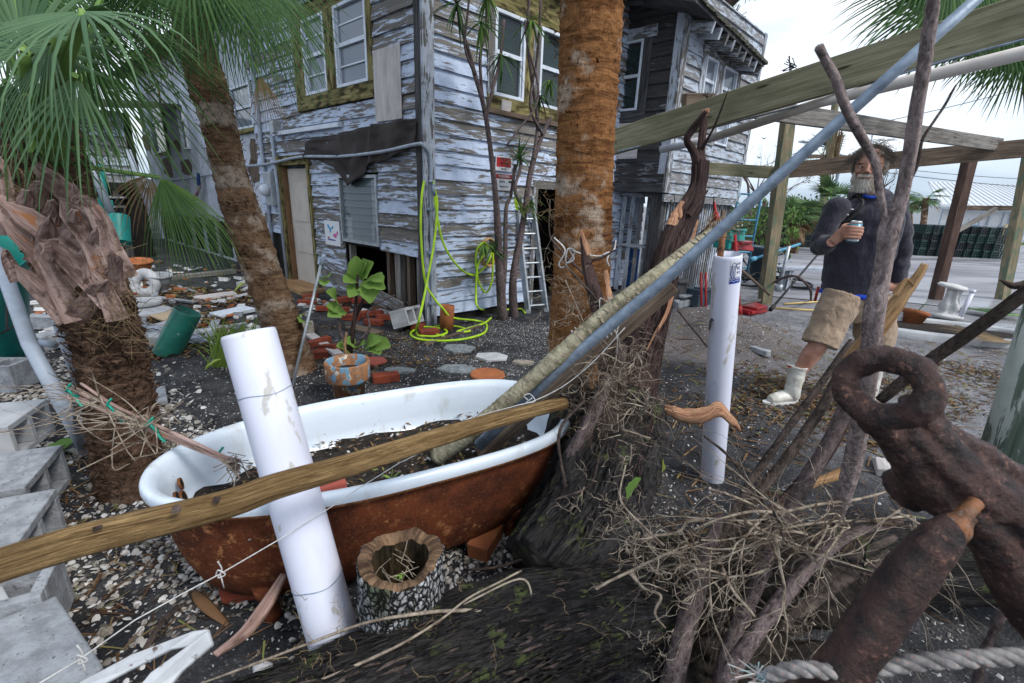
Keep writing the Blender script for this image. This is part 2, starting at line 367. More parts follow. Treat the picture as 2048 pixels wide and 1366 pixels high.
M['rust_bright'] = rust('orange_rust', (.05, .025, .015), (.22, .085, .03), (.2, .16, .14), 4, .8, .004, .6)
def palm_fibre(name, lo, hi, pale, sc=1.0, pale_amt=.6):
 t = NT(name); c = t.coord('Object', (5 * sc, 5 * sc, 20 * sc), False); n = t.noise(c, 1.6, 9, .74, 1.2)
 ring = t.noise(t.coord('Object', (2.2 * sc, 2.2 * sc, 26 * sc), False), 1, 5, .6, .6); fine = t.noise(t.coord('Object', (150, 150, 40), False), 1, 5, .75)
 soft = t.noise(t.coord('Object', (3, 3, 4), False), 1.4, 6, .65)
 col = t.mix(t.step(n, .34, .64), lo, hi); col = t.mix(t.math('MULTIPLY', t.step(ring, .50, .40), .55), col, tuple(x * .4 for x in lo))
 col = t.mix(t.math('MULTIPLY', t.step(soft, .45, .65), .45), col, tuple(x * 1.25 for x in hi))
 b = t.noise(t.coord('Object', (1.8, 1.8, 2.4), False), 1.7, 6, .62); col = t.mix(t.math('MULTIPLY', t.step(b, pale_amt, pale_amt + .1), .8), col, pale)
 col = t.mix(t.math('MULTIPLY', t.step(fine, .5, .62), .5), col, tuple(x * .45 for x in lo))
 t.bump(t.math('ADD', t.math('ADD', n, t.math('MULTIPLY', ring, .8)), t.math('MULTIPLY', fine, .6)), 1.0, .014); return t.done(col, .95, .1)
M['palm_a'] = palm_fibre('orange_brown_palm_fibre', (.13, .055, .024), (.34, .165, .07), (.50, .41, .33), 1.0, .54)
M['palm_b'] = palm_fibre('dark_palm_fibre', (.07, .040, .026), (.23, .145, .09), (.40, .33, .27), 1.2, .52)
M['palm_c'] = palm_fibre('shaggy_palm_fibre', (.05, .030, .022), (.19, .12, .085), (.32, .25, .21), 1.3)
def bootm():
 t = NT('dry_leaf_boot'); g = t.noise(t.coord('UV', (3, 70, 1)), 1, 6, .7, .5); k = t.noise(t.coord('UV', (7, 16, 1)), 1, 4, .6); r = t.rand()
 col = t.mix(t.step(g, .3, .68), (.17, .10, .085), (.58, .43, .39)); col = t.mix(t.math('MULTIPLY', r, .4), col, (.17, .10, .07)); col = t.mix(t.math('MULTIPLY', t.step(k, .52, .68), .8), col, (.055, .03, .02)); col = t.mix(t.step(k, .40, .30), col, (.38, .17, .08))
 t.bump(g, .8, .005); return t.done(col, .8, .3)
M['boot'] = bootm()
M['bark_wet'] = bark('wet_black_bark', (.005, .005, .006), (.055, .050, .050), (.085, .105, .04), 8, 60, .54)
M['bark_red'] = bark('stringy_red_brown_bark', (.022, .014, .014), (.115, .072, .068), None, 5, 80)
M['bark_grey'] = bark('grey_branch_bark', (.045, .034, .034), (.19, .145, .145), None, 26, 40, bs=.7)
M['bark_pale'] = bark('pinkish_grey_bare_bark', (.10, .078, .075), (.32, .26, .255), None, 24, 36, bs=.5)
M['bark_dark'] = bark('dark_branch_bark', (.025, .019, .017), (.105, .08, .07), None, 18, 30, bs=.6)
M['bark_birch'] = bark('lichened_stump_bark', (.012, .012, .012), (.33, .34, .35), (.12, .14, .08), 26, 24, .6)
def stumpb():
 t = NT('cracked_pale_stump_bark'); w_ = t.noise(t.coord('UV', (14, 14, 1)), 1, 5, .6); o = t.n('ShaderNodeVectorMath', operation='ADD'); t.t.links.new(t.coord('UV', (36, 62, 1)), o.inputs[0]); t.put(o.inputs[1], t.math('MULTIPLY', w_, 3.0))
 e = t.vor(o.outputs[0], 1.0, 'DISTANCE_TO_EDGE'); n = t.noise(t.coord('UV', (60, 60, 1)), 1, 5, .7); big = t.noise(t.coord('UV', (5, 7, 1)), 1, 3, .6)
 pl = t.mix(t.step(n, .35, .65), (.16, .16, .165), (.44, .45, .47)); pl = t.mix(t.step(big, .52, .62), pl, (.07, .085, .055)); pl = t.mix(t.step(big, .42, .34), pl, (.05, .035, .03))
 col = t.mix(t.step(e, .04, .16), (.010, .009, .009), pl); t.bump(t.math('ADD', t.step(e, .0, .25), t.math('MULTIPLY', n, .4)), 1.0, .010); return t.done(col, .85, .2)
M['stump_bark'] = stumpb()
M['cut_wood'] = bark('rotted_cut_wood', (.05, .03, .02), (.24, .15, .09), None, 12, 12)
M['charred'] = bark('rotted_black_hollow', (.008, .007, .006), (.09, .065, .035), None, 8, 30)
M['root'] = m_plain('pale_root', (.34, .29, .23), (.13, .10, .08), 30, .8, .2)
M['root_d'] = m_plain('brown_root', (.12, .085, .06), (.06, .042, .03), 30, .85, .2)
M['root_fine'] = m_plain('fine_tan_rootlets', (.25, .19, .11), (.13, .09, .05), 30, .85, .1)
M['scar_branch'] = bark('ringed_pale_branch', (.15, .135, .09), (.38, .35, .25), None, 20, 10, bs=.3)
M['tip_grey'] = m_plain('grey_scuffed_iron', (.05, .05, .06), (.12, .12, .14), 14, .5, .5, spots=((.14, .06, .03), .6))
M['scar'] = m_plain('leaf_scar', (.36, .31, .23), (.25, .21, .15), 40, .8, .2)
def leafm(name, a, b, trans=.25, stripes=0):
 t = NT(name); c = t.coord('UV', (1, 30, 1) if stripes else (6, 6, 1)); n = t.noise(c, 1.5, 4, .6)
 r = t.island(); col = t.mix(t.math('MULTIPLY', t.math('ADD', n, r), .5), a, b)
 m = t.done(col, .65, .3)
 tr = t.n('ShaderNodeBsdfTranslucent'); t.put(tr.inputs[0], col); ms = t.n('ShaderNodeMixShader'); ms.inputs[0].default_value = trans
 t.t.links.new(t.p.outputs[0], ms.inputs[1]); t.t.links.new(tr.outputs[0], ms.inputs[2]); t.t.links.new(ms.outputs[0], t.out.inputs[0]); return m
M['frond'] = leafm('palm_frond_green', (.012, .045, .014), (.085, .165, .050), .15, 1)
M['frond_b'] = leafm('palm_frond_blue_green', (.025, .075, .035), (.13, .215, .11), .15, 1)
M['frond_far'] = leafm('far_palm_green', (.05, .10, .04), (.12, .19, .08), .2)
M['frond_dry'] = leafm('dry_frond_tips', (.16, .10, .05), (.30, .22, .13), .2, 1)
M['seagrape'] = leafm('bright_leaf', (.09, .22, .03), (.30, .44, .12), .3)
M['leaf_mid'] = leafm('mid_green_leaf', (.06, .13, .03), (.14, .24, .06), .25)
M['leaf_yel'] = leafm('yellow_green_leaf', (.22, .32, .05), (.4, .45, .12), .3)
M['shrub'] = leafm('shrub_leaf', (.03, .06, .025), (.09, .14, .05), .2)
M['brown_leaf'] = leafm('dead_brown_leaf', (.07, .035, .018), (.26, .15, .08), .15)
M['petiole'] = m_plain('green_petiole', (.16, .28, .06), (.10, .19, .05), 10, .5, .1)
M['petiole_d'] = m_plain('dry_petiole', (.30, .24, .13), (.2, .13, .07), 10, .7, .2)
def shellm():
 t = NT('bleached_shell'); r = t.island(); col = t.ramp(r, (0, (.06, .055, .05)), (.3, (.20, .18, .155)), (.6, (.36, .34, .32)), (1, (.56, .56, .56)))
 return t.done(col, .6, .3)
M['shell'] = shellm()
def chip():
 t = NT('shell_grit'); r = t.island(); col = t.ramp(r, (0, (.07, .06, .055)), (.4, (.2, .19, .18)), (1, (.55, .56, .58))); return t.done(col, .7, .3)
M['grit'] = chip()
def litter():
 t = NT('brown_leaf_litter'); r = t.island(); col = t.ramp(r, (0, (.03, .02, .014)), (.4, (.10, .055, .03)), (.8, (.22, .14, .075)), (1, (.13, .17, .05))); return t.done(col, .8, .2)
M['litter'] = litter()
def glass(name, tint, tr=.35, rough=.04):
 t = NT(name); m = t.done(tint, rough, .8); tp = t.n('ShaderNodeBsdfTransparent'); ms = t.n('ShaderNodeMixShader'); ms.inputs[0].default_value = tr
 t.t.links.new(t.p.outputs[0], ms.inputs[1]); t.t.links.new(tp.outputs[0], ms.inputs[2]); t.t.links.new(ms.outputs[0], t.out.inputs[0]); return m
M['glass_hazy'] = glass('dusty_window_glass', (.20, .23, .28), .25, .08)
M['glass'] = glass('dark_window_glass', (.03, .035, .04), .55)
M['glass_louvre'] = glass('jalousie_glass', (.16, .20, .23), .62, .04)
M['screen'] = m_plain('grey_insect_screen', (.14, .155, .19), (.10, .115, .14), 2, .8, .1)
M['blind'] = m_plain('green_blind', (.01, .16, .10), (.01, .11, .07), 3, .5, .0)
def ground():
 t = NT('black_shelly_sand'); c = t.coord('Object', (1, 1, 1), False)
 big = t.noise(c, .8, 5, .6); med = t.noise(c, 5, 7, .65); fin = t.noise(c, 60, 6, .75); v = t.vor(c, 75)
 sx = t.n('ShaderNodeSeparateXYZ'); t.put(sx.inputs[0], c); X, Y = sx.outputs[0], sx.outputs[1]
 dark = t.mix(t.step(med, .3, .7), (.020, .021, .025), (.065, .065, .070))
 light = t.mix(t.step(med, .3, .7), (.16, .16, .175), (.27, .27, .29))
 zone = t.step(t.math('ADD', t.math('ADD', X, t.math('MULTIPLY', Y, .18)), t.math('MULTIPLY', t.math('SUBTRACT', big, .5), 2.2)), 1.7, 3.6)
 col = t.mix(zone, dark, light)
 moundf = t.math('MULTIPLY', t.step(t.math('ABSOLUTE', t.math('SUBTRACT', X, 2.15)), 1.3, .5), t.step(t.math('ABSOLUTE', t.math('SUBTRACT', Y, 4.8)), 1.5, .6))
 col = t.mix(t.math('MULTIPLY', moundf, .8), col, t.mix(t.step(fin, .3, .7), (.085, .07, .066), (.17, .145, .14)))
 gm = t.math('MULTIPLY', t.step(t.noise(c, 120, 3, .7), .60, .67), t.step(med, .38, .62)); col = t.mix(t.math('MULTIPLY', gm, .75), col, (.40, .40, .42))
 wet = t.step(t.noise(c, 1.1, 4, .5), .50, .60)
 col = t.mix(t.math('MULTIPLY', wet, t.math('SUBTRACT', .45, t.math('MULTIPLY', zone, .3))), col, (.012, .013, .016))
 t.bump(t.math('ADD', t.math('ADD', t.math('MULTIPLY', med, 1.5), fin), t.math('MULTIPLY', v, .6)), .9, .015)
 return t.done(col, t.math('SUBTRACT', .92, t.math('MULTIPLY', wet, .35)), .3)
M['ground'] = ground()
def lot():
 t = NT('wet_sandy_asphalt'); c = t.coord('Object', (1, 1, 1), False); n = t.noise(t.coord('Object', (.25, 1, 1), False), 1.2, 6, .6); f = t.noise(c, 30, 5, .7)
 col = t.mix(t.step(n, .35, .65), (.17, .17, .19), (.30, .30, .33)); col = t.mix(t.step(f, .6, .7), col, (.12, .12, .12))
 wet = t.step(t.noise(t.coord('Object', (.2, .8, 1), False), .7, 4), .48, .56)
 t.bump(f, .25, .006); return t.done(col, t.math('SUBTRACT', .85, t.math('MULTIPLY', wet, .6)), .4)
M['lot'] = lot()
M['soil'] = m_plain('black_potting_soil', (.018, .016, .015), (.05, .04, .035), 30, .95, 1.0, d=.01, spots=((.35, .34, .33), .66))
M['denim'] = None
def cloth(name, a, b, sc=9):
 t = NT(name); c = t.coord('Object', (1, 1, .5), False); n = t.noise(c, sc, 5, .6, .8); w2 = t.noise(c, 160, 2, .5)
 t.bump(t.math('ADD', t.math('MULTIPLY', n, 2.2), t.math('MULTIPLY', w2, .12)), .8, .012); return t.done(t.mix(t.step(n, .3, .7), a, b), .9, .15, Sheen_Weight=.2)
M['hoodie'] = cloth('charcoal_jersey', (.030, .029, .040), (.048, .046, .062))
M['blue_tee'] = cloth('royal_blue_tee', (.01, .06, .5), (.01, .05, .4))
M['khaki'] = cloth('khaki_twill', (.27, .20, .145), (.35, .265, .195), 14)
def skin():
 t = NT('tanned_skin'); c = t.coord('Object', (1, 1, 1), False); n = t.noise(c, 14, 5, .6); f = t.noise(t.coord('Object', (1, 1, 3), False), 45, 4, .6)
 col = t.mix(t.step(n, .3, .7), (.42, .225, .165), (.30, .145, .10)); t.bump(f, .35, .004); return t.done(col, .55, .35, Subsurface_Weight=.08)
M['skin'] = skin()
M['skin_leg'] = m_plain('tanned_leg_skin', (.24, .12, .07), (.17, .085, .05), 12, .6, .15)
M['hair'] = m_plain('brown_grey_hair', (.06, .045, .035), (.17, .145, .12), 20, .6, .3, stretch=(1, 1, .2))
M['beard'] = m_plain('white_grey_beard', (.60, .57, .52), (.42, .37, .31), 26, .8, .3, stretch=(1, 1, .2))
M['can'] = m_plain('teal_can_print', (.03, .16, .25), (.10, .25, .34), 20, .3, 0, metal=.3)
M['can_top'] = m_plain('silver_can_metal', (.6, .6, .6), (.5, .5, .5), 20, .25, 0, metal=.8)
M['sign_w'] = m_plain('white_sign_face', (.66, .68, .72), (.6, .62, .66), 3, .5, 0)
M['sign_k'] = m_plain('black_print', (.02, .02, .02), (.02, .02, .02), 3, .5, 0)
M['blue_print'] = m_plain('blue_print', (.01, .04, .28), (.01, .04, .24), 3, .5, 0)
M['pink'] = m_plain('pink_paint', (.5, .12, .3), (.4, .1, .3), 3, .6, 0)
M['cyan'] = m_plain('cyan_paint', (.05, .35, .6), (.04, .3, .5), 3, .6, 0)
M['metal_roof'] = m_plain('white_metal_roof', (.55, .58, .62), (.5, .53, .57), .5, .5, .0)
M['white_wall'] = m_plain('white_block_wall', (.70, .70, .70), (.62, .62, .62), .4, .8, .05)
M['shingle'] = m_plain('dark_shingle', (.05, .05, .055), (.09, .09, .095), 6, .9, .5)
M['lichen_roof'] = m_plain('mossy_roof_edge', (.04, .045, .035), (.09, .085, .07), 12, .9, .8)
M['grass'] = leafm('grass_blade', (.10, .18, .03), (.25, .36, .08), .3)
M['rope_twist'] = m_plain('grey_rope_strand', (.27, .26, .255), (.14, .13, .13), 70, .85, .4, spots=((.42, .2, .17), .62))
M['green_post'] = m_peel('flaking_green_white_post', (.42, .45, .42), (.32, .36, .33), (.07, .10, .075), (.17, .21, .17), .40, 2, 14)
M['inner_pink'] = bark('torn_inner_wood', (.30, .13, .08), (.60, .36, .22), None, 4, 70, bs=.7)
M['towel'] = m_plain('starry_towel', (.02, .05, .16), (.02, .04, .11), 20, .9, .2, spots=((.5, .5, .6), .62))
M['towel_r'] = m_plain('striped_towel', (.5, .42, .45), (.3, .06, .09), 18, .9, .2)
# ================================================================ the setting
def struct(o): o['kind'] = 'structure'; return o
def make_ground():
 xs = [-400, -200, -100, -60, -35, -20, -12] + [-8 + i * .25 for i in range(16)] + [-4 + i * .055 for i in range(182)] + [6 + i * .3 for i in range(1, 20)] + [14, 18, 24, 35, 60, 100, 200, 400]
 ys = [-20, -6, -2, 0] + [.3 + i * .05 for i in range(130)] + [6.8 + i * .2 for i in range(1, 20)] + [12, 14, 17, 22, 30, 45, 80, 140, 250, 500, 800]
 nx, ny = len(xs), len(ys)
 v = [(x, y, gz(x, y) if abs(x) < 15 and 0 < y < 14 else 0) for y in ys for x in xs]
 v = [(x, y, z + (.006 * noise.noise(V((x * 14, y * 14, 0))) if abs(x) < 6 and 0 < y < 6 else 0)) for x, y, z in v]
 f = [(j * nx + i, j * nx + i + 1, (j + 1) * nx + i + 1, (j + 1) * nx + i) for j in range(ny - 1) for i in range(nx - 1)]
 me = bpy.data.meshes.new('ground'); me.from_pydata(v, [], f); me.materials.append(M['ground'])
 me.polygons.foreach_set('use_smooth', [True] * len(me.polygons))
 return struct(link(bpy.data.objects.new('ground', me)))
make_ground()
def make_lot():
 nx = 70; rows = [0, .5, 1.2, 2.5, 5, 9, 16, 30, 60, 110]
 mb = MB()
 for j, dy in enumerate(rows):
  for i in range(nx + 1):
   x = 4.3 + (i / nx) ** 1.4 * 120 - dy * .02
   y0 = 7.5 - (x - 4.3) * .04 + .35 * noise.noise(V((x * 1.3, 0, 2))) + .12 * noise.noise(V((x * 6, 0, 5)))
   x2 = x + dy * .35
   mb.v.append(V((x2 if i else x + dy * .42, max(y0, 2.0) + dy, .012 if j == 0 else .03)))
 for j in range(len(rows) - 1):
  for i in range(nx):
   a = j * (nx + 1) + i; mb.face((a, a + 1, a + nx + 2, a + nx + 1))
 struct(mb.build('parking_lot', M['lot'], org=V((0, 0, .0001))))
make_lot()
def region_pts(n, poly, seed, z=None, excl=()):
 rnd = random.Random(seed); xs = [p[0] for p in poly]; ys = [p[1] for p in poly]
 G_ = [gp(*p) for p in poly]; gx = [p.x for p in G_]; gy = [p.y for p in G_]; out = []
 def inside(x, y):
  c = False; j = len(G_) - 1
  for i in range(len(G_)):
   if (gy[i] > y) != (gy[j] > y) and x < (gx[j] - gx[i]) * (y - gy[i]) / (gy[j] - gy[i]) + gx[i]: c = not c
   j = i
  return c
 while len(out) < n:
  x = rnd.uniform(min(gx), max(gx)); y = rnd.uniform(min(gy), max(gy))
  dx = .22 * noise.noise(V((x * 3, y * 3, 1))) + rnd.gauss(0, .06); dy = .22 * noise.noise(V((x * 3, y * 3, 8))) + rnd.gauss(0, .06)
  if inside(x + dx, y + dy): out.append((x, y, gz(x, y)))
 return out
def scatter(name, mat, pts, shape, smin, smax, tilt=.5, seed=1, lift=0.004, cluster=None):
 rs = np.random.RandomState(seed); P_ = np.array(pts); n = len(P_)
 if cluster is not None:
  nz = np.array([noise.noise(V((p[0] * cluster, p[1] * cluster, 7.7 + seed))) for p in pts]); P_ = P_[nz > rs.uniform(-.45, .35, n)]; n = len(P_)
 tv, tf = shape; tv = np.array(tv, dtype=float); k = len(tv)
 s = rs.uniform(smin, smax, n) * (1 + .0 * rs.rand(n)); a = rs.uniform(0, 6.28, n); tx = rs.uniform(-tilt, tilt, n); ty = rs.uniform(-tilt, tilt, n)
 asp = rs.uniform(.65, 1.0, n)
 X = tv[None, :, 0] * s[:, None]; Y = tv[None, :, 1] * (s * asp)[:, None]; Z = tv[None, :, 2] * s[:, None]
 ca, sa = np.cos(a)[:, None], np.sin(a)[:, None]
 x = X * ca - Y * sa; y = X * sa + Y * ca; z = Z + x * tx[:, None] + y * ty[:, None]
 co = np.stack([x + P_[:, 0:1], y + P_[:, 1:2], z + P_[:, 2:3] + lift], -1).reshape(-1, 3)
 faces = []
 for i in range(n):
  o = i * k; faces.extend([tuple(o + q for q in f) for f in tf])
 me = bpy.data.meshes.new(name); me.from_pydata(co.tolist(), [], faces); me.materials.append(mat)
 o = link(bpy.data.objects.new(name, me)); o['kind'] = 'stuff'; return o
def shell_shape():
 v = [(0, 0, .30)]; n = 8
 for r, h in ((.5, .22), (1.0, 0)):
  for k in range(n):
   a = 6.283 * k / n; q = r * (1 + .18 * math.cos(a)); v.append((q * math.cos(a), q * math.sin(a), h))
 f = [(0, 1 + k, 1 + (k + 1) % n) for k in range(n)] + [(1 + k, 1 + n + k, 1 + n + (k + 1) % n, 1 + (k + 1) % n) for k in range(n)]
 return v, f
CHIP = ([(-1, -.6, 0), (1, -.5, 0), (.7, .8, .1), (-.8, .6, .15), (0, 0, .5)], [(0, 1, 4), (1, 2, 4), (2, 3, 4), (3, 0, 4)])
LEAF = ([(-1, 0, 0), (-.2, -.34, .12), (1, 0, .05), (-.2, .34, .12), (-.2, 0, -.03)], [(0, 1, 4), (1, 2, 4), (4, 2, 3), (0, 4, 3)])
SLIV = ([(-1, -.09, 0), (1, -.05, .1), (1, .06, .1), (-1, .1, 0)], [(0, 1, 2, 3)])
SH = shell_shape()
def stuff(o, label=None):
 if label: o['label'] = label
 return o
tag(scatter('shells', M['shell'], region_pts(5200, [(0, 960), (60, 900), (420, 860), (480, 1180), (640, 1366), (0, 1366)], 3), SH, .004, .015, .7, 3, .003, 2.5), 'white clam shells strewn over black sand beside the bathtub', 'shells')
tag(scatter('shells', M['shell'], region_pts(2600, [(40, 720), (150, 690), (330, 740), (420, 860), (60, 960), (0, 900)], 4), SH, .010, .022, .6, 4, .003, 2.5), 'pale shells heaped behind the shaggy palm trunk', 'shells')
tag(scatter('shells', M['shell'], region_pts(1100, [(640, 1366), (560, 1130), (700, 1180), (900, 1060), (1060, 960), (1080, 1100), (900, 1200), (700, 1300)], 5), SH, .005, .013, .8, 5, .003), 'small shells and grit around the hollow stump', 'shells')
tag(scatter('shell_grit', M['grit'], region_pts(22000, [(0, 1366), (0, 700), (330, 700), (1000, 640), (1120, 640), (1120, 1100), (800, 1366)], 6), CHIP, .0016, .0075, .5, 6, .002, 1.8), 'fine broken shell on the dark sand', 'shell grit')
tag(scatter('shell_grit', M['grit'], region_pts(9000, [(930, 640), (1100, 620), (1110, 830), (960, 760)], 7), CHIP, .0015, .007, .5, 7, .002, 1.5), 'pale shell flecks in front of the plants', 'shell grit')
tag(scatter('shell_grit', M['grit'], region_pts(20000, [(1250, 1100), (1250, 700), (1500, 620), (2048, 640), (2048, 1366), (1500, 1366)], 8), CHIP, .0018, .009, .5, 8, .002, 1.4), 'pale grit over the grey sand behind the branches', 'shell grit')
tag(scatter('leaf_litter', M['litter'], region_pts(5200, [(1380, 760), (1470, 720), (1700, 760), (1760, 900), (1560, 900), (1380, 850)], 9), LEAF, .008, .030, .5, 9, .006, 2.0), 'brown leaf mulch under the white boot', 'leaf litter')
tag(scatter('leaf_litter', M['litter'], region_pts(4200, [(1760, 700), (2048, 740), (2048, 860), (1850, 830), (1740, 760)], 10), LEAF, .008, .030, .5, 10, .006, 1.5), 'brown leaf litter by the planter ring', 'leaf litter')
tag(scatter('leaf_litter', M['litter'], region_pts(2600, [(560, 640), (860, 660), (980, 700), (760, 760), (560, 720)], 11), LEAF, .008, .030, .5, 11, .006, 1.5), 'leaf scraps and dirt below the broken wall', 'leaf litter')
tag(scatter('twig_litter', M['litter'], region_pts(1500, [(1250, 1100), (1250, 720), (1500, 640), (2048, 700), (2048, 1200), (1500, 1250)], 12), SLIV, .02, .08, .25, 12, .008), 'thin broken twigs over the grey sand', 'twigs')
tag(scatter('twig_litter', M['litter'], region_pts(700, [(0, 960), (420, 860), (560, 1300), (0, 1366)], 13), SLIV, .01, .05, .25, 13, .006), 'thin straw and twigs among the shells', 'twigs')
tag(scatter('debris_scraps', M['litter'], region_pts(5200, [(60, 700), (150, 560), (560, 590), (600, 640), (440, 700), (330, 720)], 14), LEAF, .02, .07, .5, 14, .008, 1.2), 'wind blown scraps of bark and leaf under the palms', 'debris scraps')
# ================================================================ the weathered house
class Wall:
 def __init__(s, o, ang):
  s.o = V(o); s.d = V((math.cos(R_(ang)), math.sin(R_(ang)), 0)); n = V((s.d.y, -s.d.x, 0))
  s.n = n if n.dot(V((0, 0, CAM_H)) - V(o)) > 0 else -n
 def at(s, a, z, n=0.0): return V((s.o.x, s.o.y, 0)) + s.d * a + s.n * n + V((0, 0, z))
 def px(s, px, py, n=0.0):
  d = ray(px, py); o = s.o + s.n * n; t = (o - EYE).dot(s.n) / d.dot(s.n); p = EYE + d * t; q = p - s.o
  return q.dot(s.d), p.z
 def quad(s, mb, a0, a1, z0, z1, n0, n1, jit=0.0, mi=0):
  P8 = [s.at(a, z, n) for z in (z0, z1) for a, n in ((a0, n0), (a0, n1), (a1, n1), (a1, n0))]
  if jit: P8 = [p + rvec(jit) for p in P8]
  mb.hexa(P8, mi)
C0 = V((-.96, 4.96, 0))
WL = Wall(C0, 139.0); WR = Wall(C0, 44.6)
house = thing('weathered_house', 'two storey blue white clapboard house with peeling paint and a broken lower wall', 'house', C0)
def siding(wall, parent, a0, a1, z0, z1, rowh, holes, mat, rnd, name='siding_board', seglen=(1.2, 2.6), gap=.0015, warp=.004, missing=(), zshift=0.0):
 z = z0; r = 0
 while z < z1 - .02:
  zt = min(z + rowh, z1); zm = (z + zt) / 2
  cuts = [(h[0], h[1]) for h in holes if h[2] < zm < h[3]]
  segs = [(a0, a1)]
  for c0, c1 in cuts:
   ns = []
   for s0, s1 in segs:
    if c1 <= s0 or c0 >= s1: ns.append((s0, s1))
    else:
     if c0 > s0 + .02: ns.append((s0, c0))
     if c1 < s1 - .02: ns.append((c1, s1))
   segs = ns
  for s0, s1 in segs:
   p = s0
   while p < s1 - 1e-4:
    q = min(p + rnd.uniform(*seglen), s1)
    if s1 - q < .35: q = s1
    mb = MB(); nseg = max(2, int((q - p) / .3)); off = rnd.random() * 40; b0 = 0
    dz0 = rnd.uniform(-.003, .003); dz1 = rnd.uniform(-.003, .003)
    prev = None
    for k in range(nseg + 1):
     t = k / nseg; a = p + gap + (q - p - 2 * gap) * t; dz = dz0 + (dz1 - dz0) * t + rnd.uniform(-1, 1) * warp * .4
     wn_ = rnd.uniform(-1, 1) * warp
     ring = [wall.at(a, z + dz - .008, .002), wall.at(a, z + dz - .008 + rnd.uniform(-.002, .003), .036 + wn_), wall.at(a, zt + dz + .012, .007 + wn_ * .5), wall.at(a, zt + dz + .012, .001)]
     mb.v.extend(ring)
     if prev is not None:
      i0 = prev; i1 = i0 + 4; u0, u1 = off + p + (q - p) * (k - 1) / nseg, off + p + (q - p) * k / nseg
      hh = rowh
      for e0, e1, v0, v1 in ((0, 1, -.03, 0), (1, 2, 0, hh), (2, 3, hh, hh + .02)):
       mb.face((i0 + e0, i1 + e0, i1 + e1, i0 + e1), [(u0, v0 + off), (u1, v0 + off), (u1, v1 + off), (u0, v1 + off)])
     prev = len(mb.v) - 4
    mb.face((3, 2, 1, 0)); n_ = len(mb.v) - 4; mb.face((n_, n_ + 1, n_ + 2, n_ + 3))
    o = mb.build(name, mat, parent, fix=True)
    p = q
  z = zt; r += 1
def panel(wall, parent, name, mat, a0, a1, z0, z1, n0, n1, jit=0.0, bev=0):
 mb = MB(); wall.quad(mb, a0, a1, z0, z1, n0, n1, jit); o = mb.build(name, mat, parent, fix=True)
 if bev: bevel(o, bev)
 return o
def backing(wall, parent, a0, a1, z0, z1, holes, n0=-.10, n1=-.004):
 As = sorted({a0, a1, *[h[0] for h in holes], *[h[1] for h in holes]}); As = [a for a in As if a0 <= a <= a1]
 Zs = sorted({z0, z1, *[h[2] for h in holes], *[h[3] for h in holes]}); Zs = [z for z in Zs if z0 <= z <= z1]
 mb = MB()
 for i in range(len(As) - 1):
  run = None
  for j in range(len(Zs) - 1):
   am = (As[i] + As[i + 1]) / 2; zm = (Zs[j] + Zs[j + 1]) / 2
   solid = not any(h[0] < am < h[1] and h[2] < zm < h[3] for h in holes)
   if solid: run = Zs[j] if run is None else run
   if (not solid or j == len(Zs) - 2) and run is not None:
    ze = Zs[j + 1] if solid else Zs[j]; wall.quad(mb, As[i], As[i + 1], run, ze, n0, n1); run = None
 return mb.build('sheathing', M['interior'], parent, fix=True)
def dh_window(wall, parent, a0, a1, z0, z1, gl, mid=.5, muntin=(), n=0.03, sw=.035, back=None, blind=None, fmat='white_vinyl'):
 if a0 > a1: a0, a1 = a1, a0
 mb = MB(); W_ = sw
 for q in ((a0, a1, z0, z0 + W_), (a0, a1, z1 - W_, z1), (a0, a0 + W_, z0 + W_, z1 - W_), (a1 - W_, a1, z0 + W_, z1 - W_)): wall.quad(mb, q[0], q[1], q[2], q[3], -.06, n + .012)
 f = mb.build('window', M[fmat], parent, fix=True); bevel(f, .004)
 zm = z0 + (z1 - z0) * mid
 for nm, q, nn in (('sash', (a0 + W_, a1 - W_, zm - .02, zm + .02), n - .004), ):
  mb = MB(); wall.quad(mb, q[0], q[1], q[2], q[3], -.03, nn)
  for zz in muntin: wall.quad(mb, a0 + W_, a1 - W_, z0 + (z1 - z0) * zz - .008, z0 + (z1 - z0) * zz + .008, -.02, nn - .012)
  for ss in (a0 + W_, a1 - W_ - .018): wall.quad(mb, ss, ss + .018, z0 + W_, zm - .02, -.02, nn - .006); wall.quad(mb, ss, ss + .018, zm + .02, z1 - W_, -.02, nn - .014)
  mb.build(nm, M[fmat], f, fix=True)
 for s0, s1, nn in ((z0 + W_, zm - .02, -.005), (zm + .02, z1 - W_, .004)):
  mb = MB(); wall.quad(mb, a0 + W_, a1 - W_, s0, s1, nn - .004, nn); mb.build('pane', M[gl], f, fix=True)
 if blind:
  mb = MB(); zz = z0 + .05
  while zz < z1 - .05: wall.quad(mb, a0 + W_, a1 - W_, zz, zz + .022, -.07, -.055); zz += .027
  mb.build('blind', M[blind], f, fix=True)
 return f
rnd = random.Random(5)
def rect(wall, x0, y0, x1, y1, xc=None):
 a_, z_ = wall.px(x0, y0); b_, w_ = wall.px(x1, y1); return [min(a_, b_), max(a_, b_), min(z_, w_), max(z_, w_)]
EAVE = 3.95
Lend = WL.px(540, 500)[0]
aW1 = WL.px(612, 120)[0]; aW1b = WL.px(656, 110)[0]; aW2 = WL.px(676, 110)[0]; aW2b = WL.px(739, 90)[0]
zWb = WL.px(735, 165)[1]; zWt = WL.px(640, 32)[1] + .02
w1 = (aW1b, aW1, zWb, zWb + 1.25); w2 = (aW2b, aW2, zWb, zWb + 1.25)
zh = WL.px(630, 38)[1]; w1 = (aW1b, aW1, zWb, zh); w2 = (aW2b, aW2, zWb, WL.px(700, 0)[1])
zTop = max(w1[3], w2[3]); w1 = (w1[0], w1[1], zWb, zTop); w2 = (w2[0], w2[1], zWb, zTop)
trimw = (WL.px(750, 100)[0], WL.px(590, 100)[0], zWb - .16, zTop + .14)
